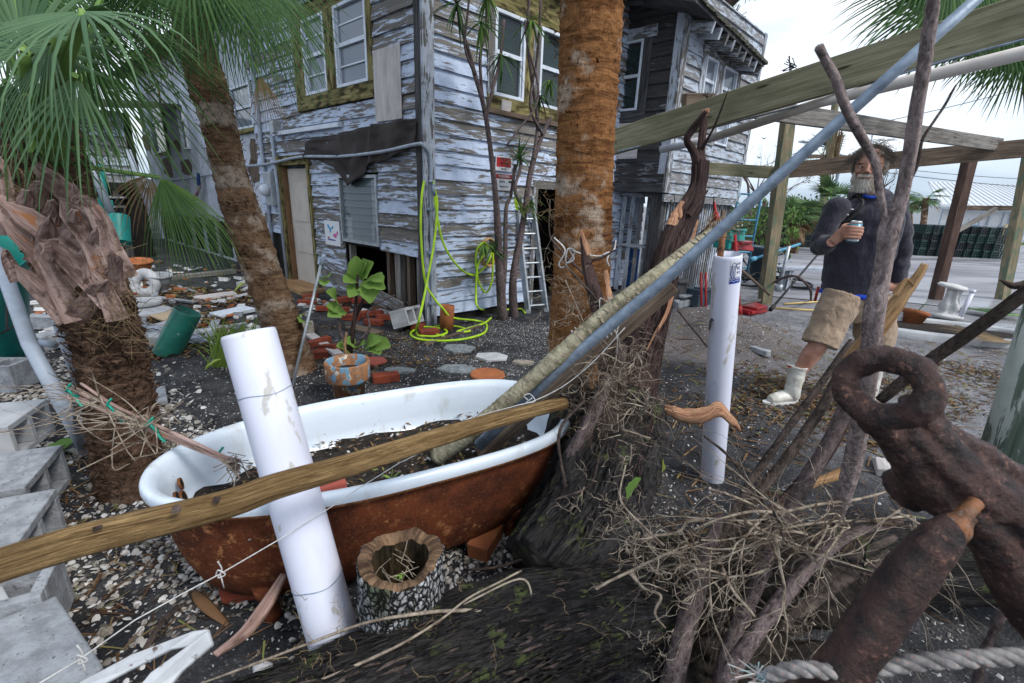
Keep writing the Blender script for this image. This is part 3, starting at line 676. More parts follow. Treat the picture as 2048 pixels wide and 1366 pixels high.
lou = (WL.px(761, 420)[0], WL.px(686, 420)[0], WL.px(725, 487)[1], WL.px(725, 350)[1])
door = (WL.px(633, 450)[0], WL.px(570, 450)[0], 0.0, WL.px(600, 330)[1])
hole1 = (0.10, WL.px(697, 560)[0], 0.05, WL.px(800, 506)[1])
holesL = [trimw, lou, door, hole1]
siding(WL, house, .10, Lend, hole1[3], EAVE, .147, holesL, M['peel_l'], rnd, warp=.007)
siding(WL, house, hole1[1], door[0], .12, hole1[3], .147, [lou, door], M['peel_l'], rnd, warp=.012)
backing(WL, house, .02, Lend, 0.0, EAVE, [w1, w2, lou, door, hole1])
RE = 7.0
r1 = (WR.px(985, 120)[0], WR.px(1046, 120)[0], WR.px(1010, 197)[1], WR.px(1000, 20)[1])
r2 = (WR.px(1075, 150)[0], WR.px(1130, 150)[0], r1[2], r1[3])
rtrim = (WR.px(972, 100)[0], WR.px(1140, 150)[0], WR.px(1000, 222)[1], EAVE - .1)
dway = (WR.px(1066, 500)[0], WR.px(1150, 500)[0], 0.0, WR.px(1085, 378)[1])
siding(WR, house, .10, 4.3, .10, EAVE, .147, [rtrim, dway], M['peel'], rnd, seglen=(1.6, 3.4), warp=.005)
backing(WR, house, .02, 4.3, 0.0, EAVE, [r1, r2, dway])
mb = MB(); WL.quad(mb, 0.0, .10, .0, EAVE, .001, .030, .002); mb.build('corner_board', M['trim_dark'], house, fix=True)
mb = MB(); WR.quad(mb, -.03, .10, .0, EAVE, .001, .034, .002); mb.build('corner_board', M['trim_grey'], house, fix=True)
mb = MB()
inn = [WL.at(Lend, 0, -.9), WL.at(.9, 0, -.9), WR.at(3.9, 0, -.95)]
for a, b in ((inn[0], inn[1]), (inn[1], inn[2])): mb.bar(a + V((0, 0, 2)), b + V((0, 0, 2)), .05, 4.0)
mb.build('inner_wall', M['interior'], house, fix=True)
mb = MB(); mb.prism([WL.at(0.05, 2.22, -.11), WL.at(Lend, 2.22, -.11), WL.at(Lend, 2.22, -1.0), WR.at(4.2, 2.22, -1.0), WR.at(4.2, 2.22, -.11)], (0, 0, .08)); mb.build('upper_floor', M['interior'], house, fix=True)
def board(wall, nm, mat, a0, a1, z0, z1, n1=.036, n0=.001, jit=.002, parent=house): return panel(wall, parent, nm, M[mat], a0, a1, z0, z1, n0, n1, jit)
board(WL, 'window_apron', 'trim_yel', trimw[0], trimw[1], trimw[2], zWb - .002)
board(WL, 'window_header', 'trim_yel', trimw[0], trimw[1], zTop + .002, trimw[3])
for a, b in ((trimw[0], w2[0] - .002), (w2[1] + .002, w1[0] - .002), (w1[1] + .002, trimw[1])): board(WL, 'window_casing', 'trim_yel', a, b, zWb, zTop)
dh_window(WL, house, *w1, 'glass_hazy', .52, (.26, .76)); dh_window(WL, house, *w2, 'glass_hazy', .52, (.26, .76))
for w_ in (w1, w2): panel(WL, house, 'insect_screen', M['screen'], w_[0] + .03, w_[1] - .03, w_[2] + .03, w_[3] - .03, -.085, -.075)
a0, z1 = WL.px(752, 108); a1, z0 = WL.px(810, 238)
panel(WL, house, 'plywood_patch', M['ply'], a1, a0, z0, z1 + .02, .030, .040, .003)
a0, z0 = WL.px(557, 268); a1, z1 = WL.px(690, 254)
panel(WL, house, 'light_bar', M['white_vinyl'], min(a0, a1), max(a0, a1), (z0 + z1) / 2 - .02, (z0 + z1) / 2 + .03, .03, .09)
tp = [((620, 283), (622, 318)), ((645, 277), (645, 321)), ((680, 270), (682, 335)), ((700, 264), (703, 372)), ((716, 260), (720, 365)), ((735, 256), (738, 350)), ((748, 252), (752, 330)), ((755, 250), (757, 326)), ((785, 246), (790, 320)), ((815, 242), (815, 306)), ((840, 238), (842, 298))]
def tarfn(u, v):
 k = u * (len(tp) - 1); i = min(int(k), len(tp) - 2); t = k - i
 a = [WL.px(*tp[j][e]) for j in (i, i + 1) for e in (0, 1)]
 s_ = (a[0][0] * (1 - t) + a[2][0] * t) * (1 - v) + (a[1][0] * (1 - t) + a[3][0] * t) * v
 z_ = (a[0][1] * (1 - t) + a[2][1] * t) * (1 - v) + (a[1][1] * (1 - t) + a[3][1] * t) * v
 return WL.at(s_, z_, .05 + .018 * math.sin(u * 30 + v * 2) + .03 * fbm(V((u * 6, v * 3, 1))) + .03 * v)
mb = MB(); mb.sheet(tarfn, 60, 14); t_ = mb.build('tar_paper', M['tar'], house, True); sm = t_.modifiers.new('thick', 'SOLIDIFY'); sm.thickness = .004
mb = MB(); fw = .035
for q in ((lou[0], lou[1], lou[2], lou[2] + fw), (lou[0], lou[1], lou[3] - fw, lou[3]), (lou[0], lou[0] + fw, lou[2] + fw, lou[3] - fw), (lou[1] - fw, lou[1], lou[2] + fw, lou[3] - fw)): WL.quad(mb, *q, -.03, .045)
lw = mb.build('louvre_window', M['alum'], house, fix=True)
nsl = 9; hh = (lou[3] - lou[2] - 2 * fw) / nsl
for k in range(nsl):
 z = lou[2] + fw + hh * k; mb = MB(); a0, a1 = lou[0] + fw, lou[1] - fw
 P8 = [WL.at(a0, z - .008, .018), WL.at(a1, z - .008, .018), WL.at(a1, z - .008, .024), WL.at(a0, z - .008, .024), WL.at(a0, z + hh, .0), WL.at(a1, z + hh, .0), WL.at(a1, z + hh, .006), WL.at(a0, z + hh, .006)]
 mb.hexa(P8); mb.build('glass_slat', M['glass_louvre'], lw, fix=True)
for a0, a1, z0, z1 in ((lou[0] + .08, lou[0] + .2, lou[2] + .22, lou[3] - .04), (lou[1] - .17, lou[1] - .06, lou[2] + .04, lou[2] + .3), (lou[0] + .18, lou[0] + .23, lou[2] + .07, lou[2] + .25)):
 panel(WL, lw, 'paper', M['sign_w'], a0, a1, z0, z1, -.02, -.015)
dz = door[3]
board(WL, 'door_casing', 'trim_yel', door[1] - .10, door[1], 0.02, dz, .05, -.1); board(WL, 'door_casing', 'trim_yel', door[0], door[0] + .07, 0.02, dz, .05, -.1)
board(WL, 'door_header', 'trim_yel', door[0] - .04, door[1] + .04, dz, dz + .13, .055, .001)
board(WL, 'door_jamb', 'orange_jamb', door[1] - .13, door[1] - .10, 0.02, dz - .03, .01, -.09); board(WL, 'door_jamb', 'orange_jamb', door[0] + .07, door[0] + .11, 0.02, dz - .03, .01, -.09)
dl = panel(WL, house, 'door', M['cream_door'], door[0] + .115, door[1] - .14, .04, dz - .04, -.10, -.06, 0, .003)
for q in ((.5, .9), (.96, 1.5)): panel(WL, dl, 'door_panel', M['cream_door'], door[0] + .22, door[1] - .25, q[0], min(q[1], dz - .15), -.0595, -.05, 0, .003)
mb = MB(); k0 = WL.at(door[0] + .17, .98, -.06); mb.lathe([(0, 0), (.028, .005), (.032, .03), (.012, .045), (.012, .06)], k0 + WL.n * .04, 12, -WL.n); mb.build('door_handle', M['rust_bright'], dl, True, fix=True)
mb = MB(); WL.quad(mb, door[0] - .1, door[1] + .1, -.02, .05, -.25, .35, .004); mb.build('door_step', M['raw_wood'], house, fix=True)
sx = [.16, .34, .52, .74, hole1[1] - .08]
for i, a in enumerate(sx):
 if a < hole1[1]: panel(WL, house, 'wall_stud', M['wood_brown' if i % 2 else 'wood_grey'], a, a + (.10 if i == 2 else .05), .0, hole1[3] + .03, -.10, -.02, .004)
for i in range(7): panel(WL, house, 'inner_lath', M['wood_brown'], .1 + i * .17, .1 + i * .17 + .11, .05, hole1[3], -.42, -.40, .01)
a0, z0 = WL.px(655, 545); a1, z1 = WL.px(828, 606)
mb = MB(); mb.bar(WL.at(a0, .42, .04), WL.at(a1, .17, .16), .03, .13, jit=.006); mb.build('fallen_board', M['peel_l'], house, fix=True)
mb = MB(); mb.bar(WL.at(a0 + .1, .30, .03), WL.at(a1 + .45, .12, .07), .03, .10, jit=.006); mb.build('fallen_board', M['wood_grey'], house, fix=True)
panel(WL, house, 'sill_beam', M['wood_grey'], .02, door[0], .02, .12, -.10, .0, .006)
pts = [WL.at(*WL.px(498, 333), .05)] + [WL.at(*WL.px(*q, .09), .09) for q in ((535, 328), (600, 314), (680, 313), (760, 304), (820, 291), (838, 288))] + [WL.at(-.05, WL.px(845, 292)[1], .07)] + [WR.at(.03, z, .055) for z in (WL.px(845, 292)[1] - .10, 1.4, .8, .02)]
mb = MB(); mb.tube(smooth_path(pts, 5), .019, 8); mb.build('conduit', M['conduit'], house, True)
for z in (.25, .8, 1.25): mb = MB(); WR.quad(mb, -.015, .075, z, z + .03, .034, .078); mb.build('conduit_clamp', M['galv'], house, fix=True)
def pxw(x, y, n): a, z = WL.px(x, y, n); return WL.at(a, z, n)
a0 = WL.px(541, 380, .1)[0]; mzt = WL.px(548, 343, .1)[1]; mzb = WL.px(550, 412, .1)[1]
mb = MB(); WL.quad(mb, a0 - .12, a0 + .14, mzb, mzt, .02, .14); bx_ = mb.build('meter_box', M['alum'], house, fix=True); bevel(bx_, .01)
mb = MB(); mb.lathe([(.085, 0), (.085, .05), (.07, .09), (0, .10)], WL.at(a0 + .01, (mzt + mzb) / 2 - .02, .14), 16, WL.n); mb.build('meter', M['white_vinyl'], bx_, True, fix=True)
for x0, x1, n, r in ((516, 545, .06, .03), (548, 556, .06, .026)):
 top = pxw(x0, 245 if x0 < 530 else 260, n); b = pxw(x1 - (10 if x0 < 530 else -2), 400, n); q = V((b.x, b.y, 0.03)); t0 = V((b.x, b.y, top.z + (1.0 if x0 < 530 else 0)))
 mb = MB(); mb.tube([t0, b, q], r, 8); mb.build('service_pipe', M['conduit'], house, True)
mb = MB(); p = pxw(552, 255, .08); mb.box(p, (.12, .12, .16), Matrix.Rotation(R_(49), 3, 'Z'), .01); mb.build('flood_light', M['alum'], house, fix=True)
a0, z1 = WL.px(647, 440, .05); a1, z0 = WL.px(680, 492, .05)
if a0 > a1: a0, a1 = a1, a0
pt = panel(WL, house, 'painted_board', M['sign_w'], a0, a1, z0 - .01, z1 - .0, .028, .045, 0, .002); pt['label'] = 'small white board painted with a blue plant and pink fish'
wdt = a1 - a0; hgt = z1 - z0
def blob(cx, cz, rx, rz, n_, mat, parent, wall, nm='painted_mark', rot=0, k=9):
 poly = []
 for i in range(k):
  t = 6.283 * i / k; x = math.cos(t) * rx; z = math.sin(t) * rz; poly.append(wall.at(cx + x * math.cos(rot) - z * math.sin(rot), cz + x * math.sin(rot) + z * math.cos(rot), n_))
 mb = MB(); mb.prism(poly, wall.n * .002); return mb.build(nm, mat, parent, fix=True)
for q in ((.7, .75, .10, .07, 'cyan', .8), (.6, .6, .05, .12, 'cyan', .2), (.45, .72, .09, .05, 'cyan', -.6), (.3, .4, .13, .09, 'pink', 0), (.14, .52, .05, .09, 'pink', .5), (.55, .2, .3, .03, 'blue_print', 0), (.75, .28, .08, .04, 'red', .2)):
 blob(a0 + wdt * q[0], z0 + hgt * q[1], wdt * q[2], hgt * q[3], .046, M[q[4]], pt, WL, rot=q[5])
board(WR, 'window_apron', 'trim_yel', rtrim[0], rtrim[1], rtrim[2], r1[2] - .002, .04)
board(WR, 'window_header', 'trim_yel', rtrim[0], rtrim[1], r1[3] + .002, rtrim[3], .04)
for a, b, m_ in ((rtrim[0], r1[0] - .002, 'trim_grey'), (r1[1] + .002, (r1[1] + r2[0]) / 2, 'trim_yel'), ((r1[1] + r2[0]) / 2 + .003, r2[0] - .002, 'trim_grey'), (r2[1] + .002, rtrim[1], 'trim_yel')): board(WR, 'window_casing', m_, a, b, r1[2], r1[3], .04)
board(WR, 'window_sill', 'wood_brown', rtrim[0] - .03, rtrim[1], rtrim[2] - .05, rtrim[2] - .002, .075)
dh_window(WR, house, *r1, 'glass', .52, (), blind='blind'); dh_window(WR, house, *r2, 'glass', .52, (), blind='blind')
panel(WR, house, 'flaking_paint', M['ply'], r1[0] + .1, r1[1] - .2, r1[2] - .14, r1[2] - .03, .042, .05, .012)
board(WR, 'doorway_casing', 'trim_grey', dway[0] - .09, dway[0], 0, dway[3] + .1, .04); board(WR, 'doorway_header', 'trim_grey', dway[0], dway[1] + .1, dway[3], dway[3] + .1, .04)
def text(body, size, wall, a, z, n, mat, parent, nm='lettering', sx=1.0):
 cu = bpy.data.curves.new(nm, 'FONT'); cu.body = body; cu.size = size; cu.extrude = .0008; cu.align_x = 'CENTER'; cu.align_y = 'CENTER'; cu.resolution_u = 2
 tmp = bpy.data.objects.new(nm, cu); link(tmp); me = bpy.data.meshes.new_from_object(tmp); bpy.data.objects.remove(tmp); bpy.data.curves.remove(cu)
 o = bpy.data.objects.new(nm, me); link(o); me.materials.clear(); me.materials.append(mat); o.parent = parent
 d = wall.d if wall.d.cross(V((0, 0, 1))).dot(wall.n) > 0 else -wall.d
 pw = V((0, 0, 0)); q = parent
 while q: pw += q.location; q = q.parent
 o.matrix_local = Matrix.Translation(wall.at(a, z, n) - pw) @ Matrix((d * sx, V((0, 0, 1)), wall.n)).transposed().to_4x4(); return o
def sign_plate(x0, y0, x1, y1, nm, lab):
 a0, zt = WR.px(x0, y0, .05); a1, zb = WR.px(x1, y1, .05)
 s_ = MB(); WR.quad(s_, a0, a1, zb, zt, .036, .040); o = s_.build(nm, M['sign_w'], None, org=WR.at((a0 + a1) / 2, zb, .036), fix=True); tag(o, lab, 'sign'); return o, a0, a1, zb, zt
sg, a0, a1, zb, zt = sign_plate(993, 311, 1024, 344, 'warning_sign', 'red and black no trespassing sign, upper of the two on the right wall')
ws = a1 - a0; hs = zt - zb; ac = (a0 + a1) / 2
p_ = panel(WR, sg, 'red_field', M['red'], a0 + .012, a1 - .012, zb + hs * .28, zt - .012, .0405, .042)
text('NO', hs * .40, WR, ac, zt - hs * .20, .043, M['sign_k'], sg, sx=1.1); text('TRESPASSING', hs * .22, WR, ac, zt - hs * .48, .043, M['sign_k'], sg, sx=.55); text('PRIVATE', hs * .18, WR, ac, zb + hs * .14, .041, M['sign_k'], sg, sx=.7)
sg, a0, a1, zb, zt = sign_plate(993, 346, 1024, 382, 'warning_sign', 'white warning sign about security cameras, lower of the two on the right wall')
ws = a1 - a0; hs = zt - zb; ac = (a0 + a1) / 2
panel(WR, sg, 'red_band', M['red'], a0 + .004, a1 - .004, zt - hs * .30, zt - .006, .0405, .042)
text('WARNING', hs * .24, WR, ac, zt - hs * .16, .0425, M['sign_w'], sg, sx=.85); text('Security', hs * .2, WR, ac - ws * .1, zt - hs * .46, .041, M['sign_k'], sg, sx=.75); text('Cameras In Use', hs * .19, WR, ac, zt - hs * .76, .041, M['sign_k'], sg, sx=.62)
for k in (0, 1): mb = MB(); mb.lathe([(0, 0), (.012, 0), (.012, .003), (0, .003)], WR.at(a1 - ws * (.17 - .09 * k), zt - hs * .46, .041), 10, WR.n); mb.build('camera_eye', M['sign_k'], sg, fix=True)
def roof(wall, a0, a1, z, over, rise, parent, depth=3.2):
 mb = MB(); P4 = [wall.at(a0, z, over), wall.at(a1, z, over), wall.at(a1, z + rise, -depth), wall.at(a0, z + rise, -depth)]
 mb.prism(P4, (0, 0, .05)); return mb.build('roof', M['shingle'], parent, fix=True)
roof(WR, -.4, 4.6, EAVE - .03, .42, 1.0, house); roof(WL, -.39, Lend + .3, EAVE - .02, .42, 1.0, house)
for k in range(12): mb = MB(); a = -.3 + k * .42; mb.bar(WR.at(a, EAVE - .08, .40), WR.at(a, EAVE + .05, -.3), .045, .09, jit=.003); mb.build('rafter', M['trim_dark'], house, fix=True)
for k in range(8): mb = MB(); a = .1 + k * .42; mb.bar(WL.at(a, EAVE - .08, .40), WL.at(a, EAVE + .05, -.3), .045, .09, jit=.003); mb.build('rafter', M['trim_dark'], house, fix=True)
CW = at(1326, 385, 6.8); zW = CW.z; CW.z = 0
WD = Wall(CW, 139.0); WG = Wall(CW, 44.6)
for w_ in (WD, WG): pass
WTOP = WD.px(1370, 18)[1]
wd_l = 1.15; wg_l = WG.px(1470, 395)[0]
dwn = (WD.px(1283, 150)[0], WD.px(1225, 150)[0], WD.px(1262, 222)[1], WD.px(1270, 82)[1])
tw = (dwn[0] - .13, dwn[1] + .1, dwn[2] - .15, dwn[3] + .14)
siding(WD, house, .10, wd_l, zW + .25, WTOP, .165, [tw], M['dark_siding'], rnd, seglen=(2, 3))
backing(WD, house, .02, wd_l, zW, WTOP, [dwn])
dh_window(WD, house, *dwn, 'glass', .5, (), blind='blind', sw=.03)
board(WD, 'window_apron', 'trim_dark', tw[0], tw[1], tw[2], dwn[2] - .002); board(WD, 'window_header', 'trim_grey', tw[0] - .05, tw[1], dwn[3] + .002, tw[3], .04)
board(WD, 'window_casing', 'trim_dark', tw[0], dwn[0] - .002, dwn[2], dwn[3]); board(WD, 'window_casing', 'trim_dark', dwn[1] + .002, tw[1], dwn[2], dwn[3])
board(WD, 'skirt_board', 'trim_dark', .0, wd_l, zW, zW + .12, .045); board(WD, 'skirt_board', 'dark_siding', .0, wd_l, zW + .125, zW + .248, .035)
a0 = WD.px(1290, 300)[0]; panel(WD, house, 'pale_patch_board', M['ply'], WD.px(1277, 300)[0], wd_l, WD.px(1250, 318)[1], tw[2] - .01, .028, .038)
ga = (WG.px(1401, 180)[0], WG.px(1425, 180)[0]); gb = (WG.px(1437, 190)[0], WG.px(1463, 200)[0])
gz0 = WG.px(1412, 208)[1]; gzt = WG.px(1412, 112)[1]
g1 = (ga[0], ga[1], gz0, gzt); g2 = (gb[0], gb[1], gz0, gzt)
gtr = (ga[0] - .12, gb[1] + .13, gz0 - .1, gzt + .16)
glo = (WG.px(1428, 260)[0], WG.px(1452, 270)[0], WG.px(1440, 292)[1], WG.px(1440, 235)[1]);
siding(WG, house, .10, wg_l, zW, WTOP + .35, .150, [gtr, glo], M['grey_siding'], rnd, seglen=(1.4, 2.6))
backing(WG, house, .02, wg_l, zW, WTOP + .35, [g1, g2, glo])
for g in (g1, g2): dh_window(WG, house, *g, 'glass_hazy', .5, (), sw=.03, fmat='white_vinyl')
dh_window(WG, house, *glo, 'glass_hazy', .5, (), sw=.03)
for a, b in ((gtr[0], g1[0] - .002), (g1[1] + .002, g2[0] - .002), (g2[1] + .002, gtr[1])): board(WG, 'window_casing', 'trim_grey', a, b, gz0, gzt)
board(WG, 'window_header', 'trim_grey', gtr[0], gtr[1], gzt + .002, gtr[3]); board(WG, 'window_apron', 'trim_grey', gtr[0], gtr[1], gtr[2], gz0 - .002)
mb = MB(); WD.quad(mb, 0, .10, zW, WTOP, .001, .03); mb.build('corner_board', M['trim_grey'], house, fix=True)
mb = MB(); WG.quad(mb, -.03, .10, zW, WTOP + .3, .001, .034); mb.build('corner_board', M['trim_grey'], house, fix=True)
mb = MB(); WG.quad(mb, wg_l, wg_l + .10, zW - .05, WTOP + .35, -.08, .034); mb.build('corner_board', M['trim_grey'], house, fix=True)
board(WG, 'skirt_board', 'grey_siding', 0, wg_l, zW - .12, zW - .02, .03)
mb = MB(); mb.prism([WG.at(0, zW + .01, -.02), WG.at(wg_l, zW + .01, -.02), WG.at(wg_l, zW + .01, -2.6), WG.at(0, zW + .01, -2.6)], (0, 0, .06)); mb.build('wing_floor', M['interior'], house, fix=True)
mb = MB(); mb.prism([WG.at(wg_l - .01, zW, -.02), WG.at(wg_l - .01, zW, -2.6), WG.at(wg_l - .01, WTOP + .9, -2.6), WG.at(wg_l - .01, WTOP + .3, -.02)], WG.d * .05); mb.build('end_wall', M['grey_siding'], house, fix=True)
over = .34
zeav = (WG.px(1500, 105, over)[1])
ER = WG.px(1527, 138, over)
zeav = ER[1]
zn = WG.px(1408, 20, over)[1]
mb = MB(); mb.prism([WG.at(-.45, zn + .02, over), WG.at(ER[0], zeav + .02, over), WG.at(ER[0], zeav + .9, -2.6), WG.at(-.45, zn + .9, -2.6)], (0, 0, .05)); mb.build('roof', M['shingle'], house, fix=True)
mb = MB()
for k in range(44):
 a = -.45 + (ER[0] + .45) * k / 44; z = zn + (zeav - zn) * (a + .45) / (ER[0] + .45); WG.quad(mb, a, a + .12, z + .06, z + .10, over - .06, over + .03, .012)
mb.build('shingle_edge', M['lichen_roof'], house, fix=True)
for k in range(9):
 a = .12 + k * (ER[0] - .2) / 8; z = zn + (zeav - zn) * (a + .45) / (ER[0] + .45) - .05
 mb = MB(); mb.bar(WG.at(a, z, over - .01), WG.at(a, z + .09, -.05), .045, .13, jit=.002); mb.build('rafter', M['trim_grey'], house, fix=True)
mb = MB(); WD.quad(mb, -.02, wd_l + 1.2, WTOP + .0, WTOP + .16, .0, .05); mb.build('fascia_board', M['trim_dark'], house, fix=True)
mb = MB(); mb.prism([WD.at(-.3, WTOP + .2, .25), WD.at(wd_l + 1.6, WTOP + .2, .25), WD.at(wd_l + 1.6, WTOP + 1.0, -1.5), WD.at(-.3, WTOP + 1.0, -1.5)], (0, 0, .05)); mb.build('roof', M['shingle'], house, fix=True)
for nm, a, wl in (('wing_post', .02, WD), ('wing_post', 1.0, WD), ('wing_post', wg_l - .15, WG)): mb = MB(); wl.quad(mb, a, a + .16, -.05, zW, -.2, -.04, .006); mb.build(nm, M['trim_dark'], house, fix=True)
k = 0; a = .12
while a < wg_l - .12:
 mb = MB(); WG.quad(mb, a, a + .042, .03, zW - .12, -.07, -.05, .004); mb.build('skirt_slat', M['grey_siding'], house, fix=True); a += .085
WS = Wall(WD.at(wd_l + .05, 0, -.05), -22.0)
for k in range(9):
 a = .12 + k * .125; mb = MB(); WS.quad(mb, a, a + .062, .05, zW - .03, -.02, .005, .006); mb.build('lattice_slat', M['grey_siding'], house, fix=True)
mb = MB(); WS.quad(mb, .0, 1.25, zW - .06, zW - .01, .006, .03); WS.quad(mb, .0, 1.25, .75, .80, .006, .03); mb.build('lattice_rail', M['trim_grey'], house, fix=True)
mb = MB(); mb.box(WS.at(.45, .3, -.35), (.7, .1, .8), Matrix.Rotation(R_(-22), 3, 'Z')); tag(mb.build('tarp_bundle', M['blue_plastic']), 'blue plastic tarp behind the white slats', 'tarp')
ST = Wall(WL.at(Lend + .02, 0, -.12), 139.0)
stu = thing('stucco_building', 'white stucco building with crumbling patches behind the leaning palm', 'building', ST.o)
se = ST.px(282, 250)[0]
ez0 = ST.px(341, 112)[1]; ez1 = ST.px(282, 140)[1]
sw1 = (ST.px(328, 240)[0], ST.px(302, 240)[0], ST.px(330, 305)[1], ST.px(305, 178)[1])
sw2 = (ST.px(506, 200)[0], ST.px(466, 210)[0], ST.px(485, 260)[1], ST.px(485, 170)[1])
sw3 = (ST.px(372, 230)[0], ST.px(358, 230)[0], ST.px(370, 300)[1], ST.px(362, 180)[1])
Zt = 4.0
holes = [sw1, sw2, sw3]
As = sorted({0.0, se, *[h[0] for h in holes], *[h[1] for h in holes]}); mb = MB()
for i in range(len(As) - 1):
 am = (As[i] + As[i + 1]) / 2; hs_ = [h for h in holes if h[0] < am < h[1]]
 zs = [0.0]; [zs.extend([h[2], h[3]]) for h in hs_]; zs.append(Zt)
 for j in range(0, len(zs), 2): ST.quad(mb, As[i], As[i + 1], zs[j], zs[j + 1], -.12, 0)
mb.build('stucco_wall', M['stucco'], stu, fix=True)
dh_window(ST, stu, *sw1, 'glass_hazy', .5, (), sw=.03); dh_window(ST, stu, *sw2, 'glass_hazy', .5, (), sw=.035); dh_window(ST, stu, *sw3, 'glass_hazy', .5, (), sw=.03)
mb = MB(); ST.quad(mb, sw2[0] - .08, sw2[1] + .08, sw2[2] - .07, sw2[2] - .005, .0, .07); mb.build('window_sill', M['trim_yel'], stu, fix=True)
def casing(wall, h, parent, mat):
 for q in ((h[0] - .06, h[0] - .002, h[2] - .06, h[3] + .06), (h[1] + .002, h[1] + .06, h[2] - .06, h[3] + .06), (h[0], h[1], h[3] + .002, h[3] + .06), (h[0], h[1], h[2] - .06, h[2] - .002)):
  mb = MB(); wall.quad(mb, *q, .001, .03); mb.build('window_casing', M[mat], parent, fix=True)
casing(ST, sw1, stu, 'trim_yel')
for x0, y0, x1, y1 in ((348, 281, 362, 304), (324, 316, 346, 352), (361, 318, 385, 349), (498, 283, 524, 330), (496, 320, 528, 362), (276, 210, 292, 260), (284, 268, 302, 300)):
 a0, z1 = ST.px(x0, y0); a1, z0 = ST.px(x1, y1); n_ = 11
 poly = []
 for i in range(n_):
  t = 6.283 * i / n_; q = max(abs(math.cos(t)), abs(math.sin(t))); jj = 1 + .22 * rnd.uniform(-1, 1)
  poly.append(ST.at((a0 + a1) / 2 + abs(a1 - a0) / 2 * math.cos(t) / q * jj, (z0 + z1) / 2 + abs(z1 - z0) / 2 * math.sin(t) / q * jj, .002))
 mb = MB(); mb.prism(poly, ST.n * .008); mb.build('bare_patch', M['wood_brown'], stu, fix=True)
mb = MB(); mb.prism([ST.at(-.3, Zt, .35), ST.at(se + .5, Zt, .35), ST.at(se + .5, Zt + .9, -2.5), ST.at(-.3, Zt + .9, -2.5)], (0, 0, .06)); mb.build('roof', M['shingle'], stu, fix=True)
for k in range(14): a = k * se / 13; mb = MB(); mb.bar(ST.at(a, Zt - .05, .33), ST.at(a, Zt + .06, -.2), .045, .1); mb.build('rafter', M['trim_dark'], stu, fix=True)
mb = MB(); mb.tube(smooth_path([ST.at(*ST.px(*q, .03), .03) for q in ((500, 333), (440, 345), (380, 356), (325, 360), (290, 350))], 4), .012, 6); mb.build('wall_cable', M['conduit'], stu, True)
mb = MB(); a0, z0 = ST.px(326, 372); ST.quad(mb, 0, se, .75, .85, .0, .04, .003); mb.build('drip_board', M['trim_grey'], stu, fix=True)
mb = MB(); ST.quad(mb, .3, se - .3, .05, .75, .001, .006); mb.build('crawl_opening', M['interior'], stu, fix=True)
for k in range(9): a = .2 + k * se / 9; mb = MB(); ST.quad(mb, a, a + .12, 0, .76, .008, .04, .01); mb.build('skirt_slat', M['grey_siding'], stu, fix=True)
mb = MB(); mb.prism([ST.at(0, 0, -2.5), ST.at(se, 0, -2.5), ST.at(se, Zt, -2.5), ST.at(0, Zt, -2.5)], -ST.n * .05); mb.prism([ST.at(se - .06, 0, -.12), ST.at(se - .06, 0, -2.5), ST.at(se - .06, Zt, -2.5), ST.at(se - .06, Zt, -.12)], -ST.d * .05); mb.build('back_wall', M['stucco'], stu, fix=True)
def towel(x0, y0, x1, y1, mat, lab):
 pa = ST.at(*ST.px(x0, y0, .12), .12); pb = ST.at(*ST.px(x1, y1, .12), .12)
 w2 = .09
 def fn(u, v):
  q = pa.lerp(pb, v); return q + ST.d * (u - .5) * w2 * 2 * (1 - .3 * v) + ST.n * .02 * math.sin(u * 12 + v * 3)
 mb = MB(); mb.sheet(fn, 12, 12); o = mb.build('towel', mat, smooth=True); s_ = o.modifiers.new('thick', 'SOLIDIFY'); s_.thickness = .006; tag(o, lab, 'towel')
towel(396, 346, 398, 372, M['towel'], 'dark blue towel with white stars hanging behind the leaning palm'); towel(400, 372, 388, 402, M['towel_r'], 'red and white striped cloth hanging below the blue towel')
B0 = at(292, 480, 9.2); B0.z = 0
WB = Wall(B0, 186.0)
bh = thing('back_house', 'low grey clapboard house behind the left palm fronds', 'house', B0)
zt_ = WB.px(200, 222)[1]
siding(WB, bh, 0, 4.4, 1.4, zt_, .17, [(1.0, 1.6, 1.7, 2.2)], M['grey_siding'], rnd, seglen=(4, 6))
mb = MB(); WB.quad(mb, 0, 4.4, .0, zt_, -.2, -.03); WB.quad(mb, 0.0, 4.4, 1.3, 1.42, -.02, .25); mb.build('house_core', M['interior'], bh, fix=True)
dh_window(WB, bh, 1.0, 1.6, 1.7, 2.2, 'glass_hazy')
mb = MB(); mb.prism([WB.at(-.3, zt_, .5), WB.at(4.8, zt_, .5), WB.at(4.8, zt_ + .5, -2.5), WB.at(-.3, zt_ + .5, -2.5)], (0, 0, .08)); mb.build('roof', M['lichen_roof'], bh, fix=True)
for k in range(8): mb = MB(); a = .2 + k * .55; WB.quad(mb, a, a + .1, 0, 1.4, .1, .2); mb.build('porch_post', M['trim_dark'], bh, fix=True)
for k in range(7): mb = MB(); WB.quad(mb, .1, 2.4, .12 + k * .17, .15 + k * .17, .45 - k * .05, .75 - k * .05); mb.build('stair_tread', M['trim_grey'], bh, fix=True)
